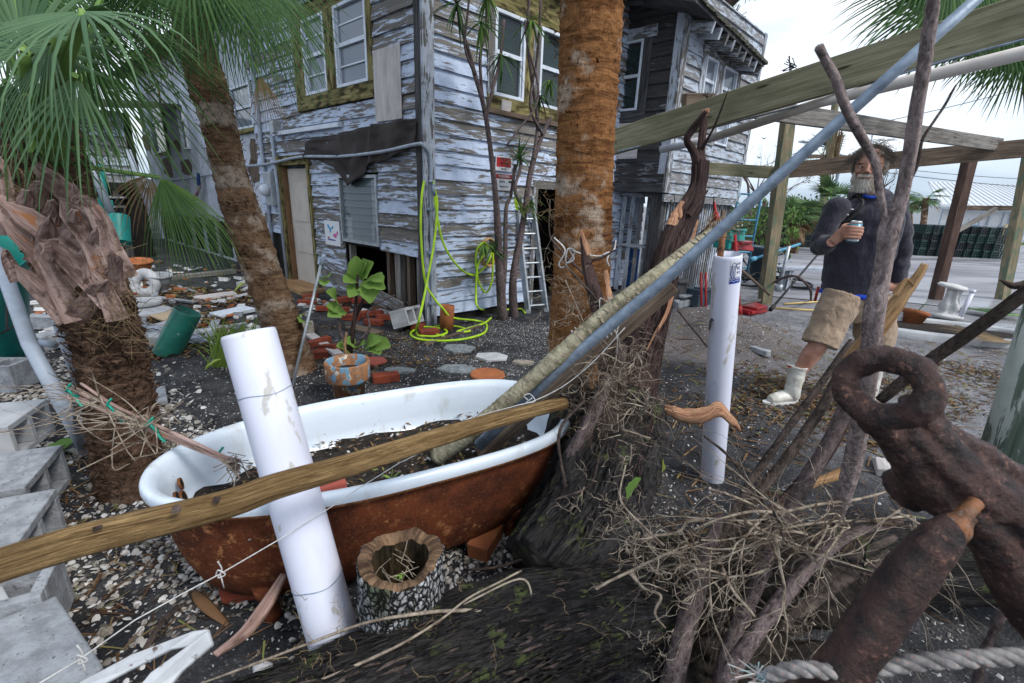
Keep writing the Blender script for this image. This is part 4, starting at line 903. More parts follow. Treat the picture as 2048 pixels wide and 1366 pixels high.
# ================================================================ foliage helpers
def fan_leaf(mb, base, dirv, up, L_, n=34, spread=150, droop=.35, split=.45, w=.018, seed=0, mi=0, segs=5, tipdroop=.5):
 """costapalmate palm leaf: segments fused near the hub, splitting and drooping outward"""
 r = random.Random(seed); d = V(dirv).normalized(); u = V(up); u = (u - d * u.dot(d)).normalized(); s_ = d.cross(u)
 G_ = V((0, 0, -1))
 for k in range(n):
  t = (k + .5) / n * 2 - 1; a = R_(t * spread / 2 * 1.0); ln = L_ * (1 - .30 * abs(t) ** 2) * r.uniform(.86, 1.06)
  dk = (d * math.cos(a) + s_ * math.sin(a)).normalized(); side = (u.cross(dk)).normalized()
  fold = u * (.10 if k % 2 else -.10)
  p = V(base) + dk * .02; cur = dk.copy(); pts = []
  wmax = min(w, L_ * max(.15, split) * math.sin(R_(spread / 2 / n)) * 1.15) * r.uniform(.8, 1.2)
  split_k = split
  bow = r.uniform(.6, 1.4); sw = r.uniform(-.12, .12)
  for j in range(segs + 1):
   q = j / segs
   ww = wmax * (min(1, q / split) * (1 - max(0, (q - split) / (1 - split)) ** 1.8) + .02)
   if q < split: ww = min(L_ * q * math.sin(R_(spread / 2 / n)) * 1.05 + .001, wmax * 1.2)
   pts.append((p.copy(), side * ww, q))
   cur = (cur + G_ * (droop * q * bow + (tipdroop * max(0, q - split) * bow)) / segs * 2 + side * sw * q / segs).normalized()
   p = p + cur * ln / segs
  b = len(mb.v)
  for p_, sd, q in pts: mb.v.extend([p_ - sd + u * .0, p_ + u * .25 * sd.length, p_ + sd])
  for j in range(segs):
   i0 = b + j * 3;
   for e in (0, 1): mb.face((i0 + e, i0 + e + 1, i0 + e + 4, i0 + e + 3), [(pts[j][2], e * .5 + k), (pts[j][2], e * .5 + .5 + k), (pts[j + 1][2], e * .5 + .5 + k), (pts[j + 1][2], e * .5 + k)], mi)
def frond(parent, p0, p1, hubdir, up, L_, mat='frond', pet='petiole', pr=.012, sag=.0, **k):
 """petiole from p0 to p1 and fan at p1: one object 'frond' with its blade and petiole"""
 mb = MB(); m = (V(p0) + V(p1)) / 2 + V((0, 0, sag)); mb.tube(smooth_path([p0, m, p1], 3), [pr * (1.4 - .6 * i / 6) for i in range(7)], 5, mi=1)
 fan_leaf(mb, p1, hubdir, up, L_, **k)
 return mb.build('frond', [M[mat], M[pet]], parent)
def leaf_cloud(mb, c, rad, n, size, seed=0, mi=0, flat=1.0, hollow=.4, up=.3):
 r = random.Random(seed)
 for _ in range(n):
  d = V((r.gauss(0, 1), r.gauss(0, 1), r.gauss(0, 1))).normalized(); q = hollow + (1 - hollow) * r.random()
  p = V(c) + V((d.x * rad[0], d.y * rad[1], d.z * rad[2])) * q
  a = (d + V((r.uniform(-1, 1), r.uniform(-1, 1), r.uniform(-1, 1) + up)) * .9).normalized(); x, y, _z = frame_of(a); s_ = size * r.uniform(.6, 1.3)
  t = r.uniform(0, 3.1); e = x * math.cos(t) + y * math.sin(t); f = y * math.cos(t) - x * math.sin(t); b = len(mb.v)
  mb.v.extend([p - e * s_, p + f * s_ * .35, p + e * s_, p - f * s_ * .35]); mb.face((b, b + 1, b + 2, b + 3), [(0, 0), (1, 0), (1, 1), (0, 1)], mi)
def branchy(mb, p, d, L_, r0, depth, rnd_, mi=0, up=.25, spread=.75, n=6, seg=3, kids=(2, 3), shrink=.68):
 pts = [V(p)]; cur = V(d).normalized()
 for _ in range(seg):
  cur = (cur + V((rnd_.uniform(-1, 1), rnd_.uniform(-1, 1), rnd_.uniform(-1, 1))) * .22 + V((0, 0, up * .15))).normalized(); pts.append(pts[-1] + cur * L_ / seg)
 rad = [r0 * (1 - .4 * i / seg) for i in range(seg + 1)]
 mb.tube(pts, rad, n if r0 > .02 else 4, mi=mi); ends = [pts[-1]]
 if depth > 0:
  for _ in range(rnd_.randint(*kids)):
   q = pts[rnd_.randint(max(1, seg - 1), seg)]; nd = (cur + V((rnd_.uniform(-1, 1), rnd_.uniform(-1, 1), rnd_.uniform(-.6, 1))) * spread).normalized()
   ends += branchy(mb, q, nd, L_ * shrink * rnd_.uniform(.8, 1.2), rad[-1] * .7, depth - 1, rnd_, mi, up, spread, n, seg, kids, shrink)
 return ends
# ================================================================ beyond the yard
def far_palm(px, pyb, pyt, Y, label, crown=1.0, fr=26, leafL=.9, seed=0, lean=0.0, skirt=True, trunk_r=.17, group='sabal palms beyond the yard'):
 rr = random.Random(seed); b = at(px, pyb, Y); b.z = 0; top = at(px + lean, pyt, Y); h = top.z
 t = thing('palm_tree', label, 'palm tree', b, group)
 mb = MB(); mb.tube([b, b.lerp(top, .5) + V((.05, 0, 0)), top], [trunk_r * 1.1, trunk_r, trunk_r], 9); mb.build('trunk', M['palm_b'], t, True)
 for k in range(fr):
  az = rr.uniform(0, 6.28); el = rr.uniform(-1.1, 1.25) if skirt else rr.uniform(-.7, 1.2); d = V((math.cos(az) * math.cos(el), math.sin(az) * math.cos(el), math.sin(el)))
  pl = crown * rr.uniform(.45, .8); p1 = top + d * pl + V((0, 0, -.1 * pl))
  up = V((0, 0, 1)) if abs(d.z) < .9 else V((d.x, d.y, .2))
  frond(t, top - V((0, 0, .1)), p1, d + V((0, 0, -.35)), up, leafL * rr.uniform(.8, 1.1), mat='frond_far' if el > -.5 else 'frond_dry', pr=.015, n=14, segs=3, w=.035, droop=.5, seed=seed * 100 + k, spread=170)
 return t
far_palm(1590, 470, 430, 16, 'round full sabal palm between the timber post and the utility pole', 0.62, 46, .55, 1, trunk_r=.2)
far_palm(1664, 470, 405, 17, 'sabal palm with dry brown skirt just left of the man', 0.8, 40, .65, 2, trunk_r=.22)
far_palm(1648, 460, 312, 26, 'tall windswept palm showing above the timber rail left of the man', 0.9, 18, .9, 3, skirt=False)
far_palm(1846, 462, 396, 30, 'small palm left of the white warehouse', 0.7, 18, .8, 4, 6, skirt=False)
far_palm(1822, 462, 408, 34, 'thin palm at the man\'s shoulder, farther than the one by the warehouse', .6, 14, .8, 5, -4, skirt=False)
far_palm(1612, 470, 430, 21, 'low palm behind the utility pole', 0.6, 22, .6, 6)
def far_shrub(px, py, Y, w_, h, label, seed, mat='shrub', n=420, size=.09):
 p = at(px, py, Y); p.z = 0; t = thing('shrub', label, 'shrub', p, 'shrubs along the far edge of the yard'); mb = MB(); rr = random.Random(seed)
 for k in range(5):
  mb.tube([p + V((rr.uniform(-.2, .2) * w_, 0, 0)), p + V((rr.uniform(-.4, .4) * w_, rr.uniform(-.2, .2), h * .6))], [.03, .012], 5)
 mb.build('stem', M['bark_dark'], t); mb = MB()
 for k in range(7): leaf_cloud(mb, p + V((rr.uniform(-.45, .45) * w_, rr.uniform(-.3, .3), h * rr.uniform(.25, .75))), (w_ * .28, w_ * .22, h * .3), n // 7, size, seed * 9 + k, hollow=.2)
 mb.build('foliage', M[mat], t)
far_shrub(1496, 485, 13.5, 1.9, 1.9, 'low dark shrub beside the house corner', 1); far_shrub(1530, 485, 15, 1.8, 2.3, 'leafy shrub left of the round palm', 2, 'leaf_mid', 500)
far_shrub(1640, 480, 19, 2.4, 2.1, 'shrub under the dry skirted palm', 3); far_shrub(1480, 480, 18, 2.5, 1.7, 'shrub seen under the house eave corner', 4, 'leaf_mid')
far_shrub(1835, 478, 40, 5, 1.9, 'shrub left of the warehouse wall', 5); far_shrub(1560, 480, 24, 3.6, 2.4, 'hedge behind the round palm', 6, n=600, size=.14)
far_shrub(1700, 480, 30, 6, 2.2, 'hedge hidden behind the man', 7, n=600, size=.15); far_shrub(1420, 470, 26, 5, 2.2, 'hedge beyond the wing of the house', 8, n=600, size=.15)
def bare_tree(px, Y, h, label, seed, r0=.12):
 rr = random.Random(seed); b = at(px, 470, Y); b.z = 0; t = thing('bare_tree', label, 'tree', b, 'storm stripped trees'); mb = MB()
 ends = branchy(mb, b, V((rr.uniform(-.1, .1), 0, 1)), h * .42, r0, 5, rr, spread=.8, up=.5, kids=(2, 3), seg=3); mb.build('trunk', M['bark_grey'], t)
 mb = MB()
 for e in ends[::7]: leaf_cloud(mb, e, (.18, .18, .12), 4, .05, seed, hollow=0)
 mb.build('foliage', M['shrub'], t)
bare_tree(1497, 16, 3.6, 'leafless tree just right of the house corner', 11); bare_tree(1522, 19, 4.3, 'taller leafless tree behind the timber post', 12); bare_tree(1765, 26, 4.3, 'bare tree behind the man\'s shoulder', 13); bare_tree(1716, 30, 5.2, 'bare twiggy tree behind the man\'s head', 14)
pb = at(1645, 460, 20.0); pb.z = 0; ptop = at(1672, 195, 20.0)
up_ = thing('utility_pole', 'leaning wooden utility pole with a crossarm behind the timber frame', 'utility pole', pb)
mb = MB(); mb.tube([pb, ptop], [.17, .13], 10); mb.build('pole', M['wood_post'], up_)
mb = MB(); q = pb.lerp(ptop, .62); mb.bar(q + V((-.9, 0, 0)), q + V((.9, 0, .05)), .1, .12); mb.build('crossarm', M['wood_brown'], up_)
for k in (-.8, -.3, .3, .8): mb = MB(); mb.lathe([(.04, 0), (.05, .05), (.03, .1), (0, .12)], q + V((k, 0, .06)), 8); mb.build('insulator', M['concrete'], up_)
mb = MB(); rr = random.Random(3)
for k in range(26):
 p = q + V((rr.uniform(-.15, .35), rr.uniform(-.2, .2), rr.uniform(.8, 1.1))); mb.tube([p, p + V((rr.uniform(-.05, .05), 0, -.9)), p + V((rr.uniform(-.3, .1), 0, -1.9 + rr.uniform(0, .5)))], .02, 4)
mb.build('cable_bundle', M['frond_dry'], up_)
lb = at(1652, 452, 24); lb.z = 0; lt_ = at(1640, 300, 24)
lp = thing('street_lamp', 'cobra head street lamp reaching left of the utility pole', 'street lamp', lb)
mb = MB(); mb.tube([lb, V((lb.x, lb.y, lt_.z - .2))], .06, 8); mb.build('lamp_post', M['galv'], lp)
mb = MB(); h0 = at(1606, 283, 24); mb.tube(smooth_path([V((lb.x, lb.y, lt_.z - .2)), lt_ + V((-.1, 0, .25)), h0 + V((.4, 0, .02))], 4), .035, 6); mb.build('lamp_arm', M['galv'], lp)
mb = MB(); mb.tube([h0 + V((.5, 0, 0)), h0 + V((.25, 0, 0)), h0, h0 + V((-.22, 0, -.02))], [.06, .14, .15, .05], 8, flat=.5); mb.build('lamp_head', M['alum'], lp)
tb = at(1690, 450, 90); tb.z = 0; tt = at(1697, 238, 90)
lat = thing('lattice_mast', 'distant lattice radio mast above the man', 'mast', tb); mb = MB(); zt_ = tt.z; wb = .9
cs = [V((math.cos(a), math.sin(a), 0)) * wb for a in (.3, 2.4, 4.5)]
for c in cs: mb.tube([tb + c, tb + c * .6 + V((.7, 0, zt_))], .06, 4)
nl = 26
for k in range(nl):
 z0, z1 = zt_ * k / nl, zt_ * (k + 1) / nl
 for i in range(3): mb.tube([tb + cs[i] * (1 - .4 * k / nl) + V((.7 * k / nl, 0, z0)), tb + cs[(i + 1) % 3] * (1 - .4 * (k + 1) / nl) + V((.7 * (k + 1) / nl, 0, z1))], .035, 3, caps=False)
mb.build('lattice', M['galv'], lat)
def wire(p, q, sagz, r, lab, g=None, n=14):
 mb = MB(); pts = [V(p).lerp(V(q), i / n) + V((0, 0, -sagz * 4 * (i / n) * (1 - i / n))) for i in range(n + 1)]; mb.tube(pts, r, 4)
 tag(mb.build('power_line', M['black']), lab, 'power line', g)
wire(at(1480, 345, 20), at(1668, 268, 20), .15, .012, 'overhead wire running from the house side to the utility pole')
wire(at(1672, 262, 20), at(2300, 95, 26), .3, .014, 'overhead wire crossing the sky to the right of the utility pole')
wire(at(1672, 330, 20), at(2300, 380, 26), .3, .014, 'upper of the two low wires above the warehouse', 'low wires above the warehouse'); wire(at(1672, 322, 20), at(2300, 360, 27), .3, .012, 'lower of the two low wires above the warehouse', 'low wires above the warehouse')
wbs = at(1868, 473, 36); wbs.z = 0; WH = Wall(wbs, -8)
WH.n = -WH.n if WH.n.y > 0 else WH.n
wh = thing('warehouse', 'long white warehouse with pale metal roof and blue doors', 'building', wbs)
ze = at(1868, 412, 36).z; wl = 26
mb = MB(); WH.quad(mb, 0, wl, 0, ze, -16, 0); mb.build('wall', M['white_wall'], wh, fix=True)
zr = at(1990, 372, 44).z
mb = MB(); mb.prism([WH.at(-.6, ze + .02, .6), WH.at(wl, ze + .02, .6), WH.at(wl - 1, zr, -8), WH.at(3.5, zr, -8)], (0, 0, .12))
mb.build('roof', M['metal_roof'], wh, fix=True)
for k in range(60):
 a = k * wl / 60; mb = MB(); mb.bar(WH.at(a, ze + .17, .58), WH.at(3.5 + (wl - 4.5) * (a / wl), zr + .14, -7.9), .05, .03); mb.build('roof_seam', M['metal_roof'], wh)
mb = MB(); WH.quad(mb, -.5, wl, ze - .18, ze - .02, .02, .62); mb.build('gutter', M['alum'], wh, fix=True)
def wpx(x, y): return WH.px(x, y)
for x0, x1, y0, y1, m_, nm in ((1916, 1928, 449, 473, 'blue_steel', 'door'), (1937, 1952, 449, 473, 'blue_steel', 'door'), (1996, 2030, 451, 476, 'bin', 'roller_door'), (1938, 1952, 438, 445, 'sign_w', 'notice'), (1954, 1962, 455, 466, 'pink', 'notice')):
 a0, z1 = wpx(x0, y0); a1, z0 = wpx(x1, y1); panel(WH, wh, nm, M[m_], a0, a1, max(z0, .03), z1, .01, .06)
a0, _ = wpx(1995, 451)
for k in range(5): panel(WH, wh, 'door_rib', M['galv'], a0 + .1 + k * .42, a0 + .16 + k * .42, .05, 2.0, .065, .10)
for x in (1992,): a, _ = wpx(x, 460); mb = MB(); mb.tube([WH.at(a, 0, .7), WH.at(a, 1.1, .7)], .1, 8); tag(mb.build('bollard', M['yellow_wood']), 'yellow bollard beside the warehouse roller door', 'bollard')
a, _ = wpx(1975, 440); mb = MB(); mb.tube([WH.at(a, 0, .1), WH.at(a, ze - .1, .1)], .07, 6); mb.build('downpipe', M['alum'], wh)
fb = at(1868, 480, 31); fb.z = 0; WF = Wall(fb, -4)
fe = thing('chain_link_fence', 'thin wire fence standing before the warehouse', 'fence', fb)
for k in range(6): mb = MB(); mb.tube([WF.at(k * 2.4, 0, 0), WF.at(k * 2.4, 1.9, 0)], .035, 6); mb.build('post', M['galv'], fe)
for z in (.08, 1.0, 1.88): mb = MB(); mb.tube([WF.at(0, z, 0), WF.at(12, z, 0)], .022, 5); mb.build('rail', M['galv'], fe)
mb = MB()
for k in range(60): mb.tube([WF.at(k * .2, .08, 0), WF.at(min(12, k * .2 + 1.8), .08 + min(1.8, 12 - k * .2), 0)], .006, 3, caps=False); mb.tube([WF.at(k * .2, 1.88, 0), WF.at(min(12, k * .2 + 1.8), 1.88 - min(1.8, 12 - k * .2), 0)], .006, 3, caps=False)
o = mb.build('wire_mesh', M['galv'], fe); o['kind'] = 'stuff'
gb = at(1960, 492, 28); gb.z = .035
tag(scatter('grass', M['grass'], [(gb.x - 1 + random.random() * 14, gb.y + random.random() * 1.6 - 1, .03) for _ in range(2500)], ([(-.2, 0, 0), (.2, 0, 0), (.1, .3, 1.6)], [(0, 1, 2)]), .04, .1, .3, 2), 'strip of grass in front of the warehouse fence', 'grass')
def crate_mesh(mat):
 mb = MB(); a, b, h = .36, .28, .27
 for z0, z1 in ((0, .03), (.085, .10), (.155, .17), (.225, .27)):
  for sx in (-1, 1): mb.box((sx * (a - .01), 0, (z0 + z1) / 2), (.02, 2 * b, z1 - z0)); mb.box((0, sx * (b - .01), (z0 + z1) / 2), (2 * a - .04, .02, z1 - z0))
 for i in range(7):
  for sx in (-1, 1): mb.box((-a + .04 + i * (2 * a - .08) / 6, sx * (b - .012), h / 2), (.03, .012, h - .02)); mb.box((sx * (a - .012), (-b + .03 + i * (2 * b - .06) / 6), h / 2), (.012, .03, h - .02))
 mb.box((0, 0, .012), (2 * a - .05, 2 * b - .05, .012)); return mb.mesh('crate', mat)
cm = [crate_mesh(M['crate']), crate_mesh(M['crate_g'])]
cr = random.Random(4)
def stack(p, rot, nlev, which, where, cl):
 for k in range(nlev):
  o = bpy.data.objects.new('crate', cm[1 if cr.random() < .3 else 0]); link(o)
  o.location = (p.x + cr.uniform(-.02, .02), p.y + cr.uniform(-.02, .02), .032 + k * .272); o.rotation_euler = (0, 0, rot + cr.uniform(-.05, .05))
  lev = ('bottom', 'second', 'third', 'fourth', 'fifth')[k] if k < nlev - 1 else 'top'
  tag(o, f'black plastic crate {lev} in {where}', 'crate', cl)
ORD = ['first', 'second', 'third', 'fourth', 'fifth', 'sixth', 'seventh', 'eighth', 'ninth', 'tenth', 'eleventh']
p0 = on_z(1836, 510, .03); p1 = on_z(1978, 516, .03)
for i in range(9): stack(p0.lerp(p1, i / 8), R_(12), 4, i, f'{ORD[i]} stack rightward from the man', 'crates right of the man')
for i in range(8):
 q0 = p0.lerp(p1, i / 8) + V((.3, .62, 0)); stack(q0, R_(12), 4, i, f'{ORD[i]} back row stack right of the man', 'crates right of the man')
p0 = on_z(1503, 492, .03); p1 = on_z(1636, 494, .03)
for i in range(11): stack(p0.lerp(p1, i / 10), R_(2), 4, i, f'{ORD[i]} stack from the house corner', 'crates between the house and the man')
def far_block(nm, x0, x1, y0, yb, Y, mat, lab, cat, dep=3, roofm=None):
 a = at(x0, yb, Y); b = at(x1, yb, Y); zt = at((x0 + x1) / 2, y0, Y).z; t = thing(nm, lab, cat, V((a.x, Y, 0))); mb = MB()
 mb.box(((a.x + b.x) / 2, Y + dep / 2, zt / 2), (b.x - a.x, dep, zt)); mb.build('wall', M[mat], t)
 mb = MB(); mb.prism([V((a.x - .2, Y - .3, zt)), V((b.x + .2, Y - .3, zt)), V((b.x + .2, Y + dep / 2, zt + .7)), V((a.x - .2, Y + dep / 2, zt + .7))], (0, 0, .06)); mb.prism([V((a.x - .2, Y + dep + .3, zt)), V((b.x + .2, Y + dep + .3, zt)), V((b.x + .2, Y + dep / 2, zt + .7)), V((a.x - .2, Y + dep / 2, zt + .7))], (0, 0, .06)); mb.build('roof', M[roofm or mat], t)
 mb = MB(); mb.box(((a.x + b.x) / 2, Y - .02, zt * .35), ((b.x - a.x) * .16, .06, zt * .7)); mb.build('door', M['bin'], t)
 for s_ in (.22, .78): mb = MB(); mb.box((a.x + (b.x - a.x) * s_, Y - .02, zt * .55), ((b.x - a.x) * .12, .05, zt * .3)); mb.build('window', M['glass_hazy'], t)
far_block('shed', 1480, 1560, 438, 470, 34, 'white_wall', 'pale shed behind the stripped trees', 'shed', roofm='shingle'); far_block('shed', 1600, 1690, 432, 470, 38, 'blue_steel', 'blue shed glimpsed behind the palms', 'shed', roofm='blue_steel')
far_block('shed', 1760, 1850, 440, 470, 60, 'white_wall', 'small pale building beyond the man\'s elbow', 'shed', roofm='alum')
# ================================================================ timber frame (pergola)
def P3(*q): return at(*q)
frame = thing('timber_frame', 'unroofed timber frame of weathered beams and posts beyond the sawn palm trunk', 'timber frame', gp(1530, 607))
def beam(nm, a, b, w_, h, mat, jit=.003, up=None, n=6):
 mb = MB(); a = V(a); b = V(b); d = (b - a).normalized(); u = V(up) if up else V((0, 0, 1)); x = d.cross(u).normalized(); z = x.cross(d)
 off = random.random() * 9; L_ = (b - a).length; prev = None
 for i in range(n + 1):
  c = a.lerp(b, i / n); ring = [c + x * sx * w_ / 2 + z * sz * h / 2 + rvec(jit) for sx, sz in ((-1, -1), (1, -1), (1, 1), (-1, 1))]
  mb.v.extend(ring)
  if i:
   o0 = len(mb.v) - 8
   for k in range(4):
    k2 = (k + 1) % 4; ww = (w_, h, w_, h)[k]; u0, u1 = L_ * (i - 1) / n + off, L_ * i / n + off
    mb.face((o0 + k, o0 + k2, o0 + 4 + k2, o0 + 4 + k), [(u0, k * .3), (u0, k * .3 + ww), (u1, k * .3 + ww), (u1, k * .3)])
 mb.face((0, 1, 2, 3)); m = len(mb.v); mb.face((m - 1, m - 2, m - 3, m - 4))
 o = mb.build(nm, M[mat], frame, fix=True); bevel(o, .004, 1); return o
beam('beam', at(1200, 293, 4.3), at(2120, 12, 2.5), .045, .20, 'wood_green', up=(.0, 0, 1))
pst1 = gp(1530, 607); beam('post', pst1 - V((0, 0, .1)), at(1576, 240, pst1.y), .15, .15, 'wood_post', .006, up=(0, 1, 0))
pst2 = gp(1870, 602); beam('post', pst2 - V((0, 0, .1)), at(1944, 300, pst2.y), .14, .14, 'wood_red', .006, up=(0, 1, 0))
pst3 = gp(2005, 602); beam('post', pst3 - V((0, 0, .1)), at(2062, 300, pst3.y), .14, .14, 'wood_post', .006, up=(0, 1, 0))
beam('rail', at(1225, 325, 7.6), at(1556, 346, 7.2), .045, .17, 'wood_green'); beam('rail', at(1556, 342, 7.15), at(2120, 290, 6.2), .045, .22, 'wood_brown')
beam('cross_beam', at(1478, 212, 4.0), at(2000, 290, 6.45), .045, .15, 'wood_grey')
beam('joist_stub', at(1368, 203, 4.15), at(1425, 203, 4.4), .05, .12, 'wood_brown');
beam('brace', at(1900, 470, 7.9), at(1992, 418, 8.1), .04, .08, 'wood_grey'); beam('brace_rail', at(1918, 416, 8.15), at(2060, 416, 8.4), .04, .08, 'wood_brown')
beam('short_post', at(1377, 280, 7.5), at(1374, 338, 7.5), .16, .16, 'wood_green', up=(0, 1, 0))
rr = random.Random(8)
for c, n_ in (((1585, 136, 3.35), 16), ((1418, 200, 4.0), 10), ((1990, 285, 6.4), 12)):
 q = at(*c); mb = MB()
 for k in range(n_): mb.tube([q + rvec(.02), q + V((rr.uniform(-.07, .07), 0, rr.uniform(-.05, .07)))], .003, 3)
 mb.build('dead_leaf_wisp', M['black'], frame)['kind'] = 'stuff'
mb = MB(); mb.tube([at(1418, 278, 3.9), at(1640, 205, 3.2), at(2120, 88, 2.2)], .030, 14); tag(mb.build('plastic_pipe', M['pvc_tan'], smooth=True), 'long tan stained plastic pipe slung under the greenish beam', 'pipe')
mb = MB(); q = at(1418, 278, 3.9); mb.tube([q, q + V((-.28, .3, -.06))], .030, 12); tag(mb.build('plastic_pipe', M['pvc'], smooth=True), 'short white pipe end emerging left of the long tan pipe', 'pipe')
mb = MB(); mb.tube(smooth_path([at(1230, 305, 4.1), at(1400, 262, 3.75), at(1500, 236, 3.5), at(1640, 200, 3.2), at(1860, 130, 2.75), at(2120, 60, 2.4)], 5), .006, 6); tag(mb.build('cable', M['galv'], smooth=True), 'thin grey cable running along the underside of the greenish beam', 'cable')
# ================================================================ palms near the house
def palm_trunk(name, pts, rads, mat, parent, n=56, spans=26, ring=.010, fib=.010, lump=.02, sc=1.0):
 path = smooth_path(pts, spans); rad = lerp_list(rads, spans); ph = random.random() * 50
 def disp(u, a, p):
  ca, sa = math.cos(a), math.sin(a)
  r = lump * noise.noise(V((u * 2.5 * sc, ca, sa + ph)))
  z = u * 22 * sc + 2.2 * noise.noise(V((u * 3, ca * 1.5, sa * 1.5 + ph)))
  r += ring * (abs((z % 1) - .5) * 2 - .5) * (.4 + noise.noise(V((u * 8, ca * 3, sa * 3 + ph))))
  r += fib * noise.fractal(V((u * 30 * sc, ca * 5 * sc, sa * 5 * sc + ph)), 1, 2.1, 4)
  return r
 mb = MB(); mb.tube(path, rad, n, disp=disp); return mb.build(name, M[mat], parent, True)
pa0 = gp(1150, 860); YA = pa0.y
palmA = thing('palm_tree', 'thick upright palm trunk with orange brown fibre in the middle of the yard', 'palm tree', pa0)
palm_trunk('trunk', [pa0 - V((0, 0, .1)), at(1158, 620, YA), at(1167, 430, YA), at(1173, 200, YA), at(1182, -20, YA), at(1190, -300, YA), at(1196, -900, YA + .1)], [.180, .164, .155, .152, .150, .148, .15], 'palm_a', palmA, n=72, spans=28, ring=.006, fib=.010, lump=.012)
topA = at(1196, -900, YA + .1); ra = random.Random(77)
for k in range(16):
 az = k * .9; el = ra.uniform(-.3, 1.2); d = V((math.cos(az) * math.cos(el), math.sin(az) * math.cos(el), math.sin(el))); frond(palmA, topA - V((0, 0, .1)), topA + d * 1.1, d + V((0, 0, -.3)), V((0, 0, 1)), 1.0, mat='frond', n=22, segs=4, w=.022, seed=900 + k, droop=.5)
pb0 = gp(592, 742); YB = pb0.y
palmB = thing('palm_tree', 'leaning palm with dark fibrous trunk between the shaggy palm and the door', 'palm tree', pb0)
palm_trunk('trunk', [pb0 - V((0, 0, .12)), at(565, 660, YB), at(524, 540, YB), at(478, 400, YB), at(430, 230, YB), at(385, 60, YB), at(360, -60, YB), at(340, -200, YB)], [.165, .138, .128, .118, .110, .102, .10, .09], 'palm_b', palmB, n=64, spans=22, ring=.012, fib=.016, lump=.02)
pc0 = gp(268, 975); YC = pc0.y
palmC = thing('palm_tree', 'short shaggy palm with pink split leaf boots at the left', 'palm tree', pc0)
ctop = at(95, 330, YC)
palm_trunk('trunk', [pc0 - V((0, 0, .12)), at(246, 850, YC), at(222, 720, YC), at(185, 600, YC), at(130, 470, YC), ctop, at(80, 230, YC)], [.138, .120, .115, .118, .128, .12, .09], 'palm_c', palmC, n=64, spans=24, ring=.010, fib=.020, lump=.02, sc=1.5)
def boot(a, b, c, w0, w1, nm='leaf_boot', seed=0, tipw=.35, out=.02):
 pts = smooth_path([a, b, c], 7); m = len(pts); r = random.Random(seed); mb = MB(); nn = 7
 off = r.random() * 9
 for i, p in enumerate(pts):
  t = i / (m - 1); d = (pts[min(i + 1, m - 1)] - pts[max(i - 1, 0)]).normalized(); view = (EYE - p); view.z = 0; view.normalize()
  s_ = d.cross(view).normalized(); o_ = s_.cross(d).normalized();
  if o_.dot(view) < 0: o_ = -o_
  ww = (w0 + (w1 - w0) * t) * (1 if t < .85 else 1 - (t - .85) / .15 * (1 - tipw))
  for k in range(nn):
   q = k / (nn - 1) * 2 - 1; mb.v.append(p + s_ * q * ww / 2 + o_ * (out * (1 - abs(q)) + .004 * noise.noise(V((i * .7, k, seed)))))
  for k in range(nn):
   q = k / (nn - 1) * 2 - 1; mb.v.append(p + s_ * q * ww / 2 * .97 + o_ * (out * (1 - abs(q)) - .004 - .003 * (1 - abs(q))))
 R2 = 2 * nn
 for i in range(m - 1):
  u0, u1 = i / (m - 1) * .5, (i + 1) / (m - 1) * .5
  for k in range(nn - 1):
   a0 = i * R2 + k; mb.face((a0, a0 + 1, a0 + R2 + 1, a0 + R2), [(u0 + off, k * .012), (u0 + off, k * .012 + .012), (u1 + off, k * .012 + .012), (u1 + off, k * .012)])
   a1 = a0 + nn; mb.face((a1 + 1, a1, a1 + R2, a1 + R2 + 1), [(u0 + off, k * .012), (u0 + off, k * .012 + .012), (u1 + off, k * .012 + .012), (u1 + off, k * .012)])
  for a0, a1 in ((i * R2, i * R2 + nn), (i * R2 + nn - 1, i * R2 + R2 - 1)): mb.face((a0, a0 + R2, a1 + R2, a1))
 e = (m - 1) * R2
 for k in range(nn - 1): mb.face((e + k, e + k + 1, e + nn + k + 1, e + nn + k)); mb.face((k + 1, k, nn + k, nn + k + 1))
 return mb.build(nm, M['boot'], palmC, False, fix=True)
BT = [((230, 600), (185, 560), (60, 440), 60, 40), ((235, 560), (195, 480), (120, 395), 70, 46), ((225, 560), (150, 500), (0, 400), 40, 46), ((215, 520), (165, 420), (70, 330), 52, 34),
  ((150, 500), (155, 430), (160, 385), 34, 22), ((120, 560), (60, 470), (-30, 380), 50, 50), ((160, 640), (90, 520), (10, 440), 50, 34), ((130, 600), (95, 510), (100, 430), 60, 20),
  ((225, 520), (205, 450), (170, 395), 40, 28), ((60, 500), (50, 440), (52, 380), 30, 26), ((200, 470), (190, 420), (160, 390), 30, 18), ((140, 640), (100, 600), (30, 530), 44, 30),
  ((205, 600), (190, 555), (170, 500), 56, 20), ((236, 640), (214, 590), (180, 540), 40, 22), ((90, 480), (75, 400), (90, 360), 44, 24), ((180, 560), (130, 510), (85, 500), 60, 44), ((30, 470), (10, 400), (-10, 300), 40, 30),
  ((150, 640), (180, 600), (215, 560), 42, 30), ((110, 520), (140, 470), (150, 420), 44, 24), ((235, 585), (232, 545), (222, 500), 34, 16)]
rb = random.Random(44)
for q in range(9):
 x, y = rb.uniform(20, 215), rb.uniform(430, 640); s_ = rb.choice((-1, -1, 1)); l = rb.uniform(60, 120); BT.append(((x, y), (x + s_ * l * .35, y - l * .55), (x + s_ * l * .5, y - l), rb.uniform(38, 56), rb.uniform(12, 24)))
for i, (a, b, c, w0, w1) in enumerate(BT):
 kk = 1 / 910 * 1.85
 boot(at(*a, YC - .12), at(*b, YC - .15), at(*c, YC - .17 - .02 * (i % 4)), w0 * kk * (.95 if i < 20 else .66), w1 * kk * (.8 if i < 20 else .55), seed=i, out=.006, tipw=.05 if i % 3 else .5)
mb = MB(); rr = random.Random(21)
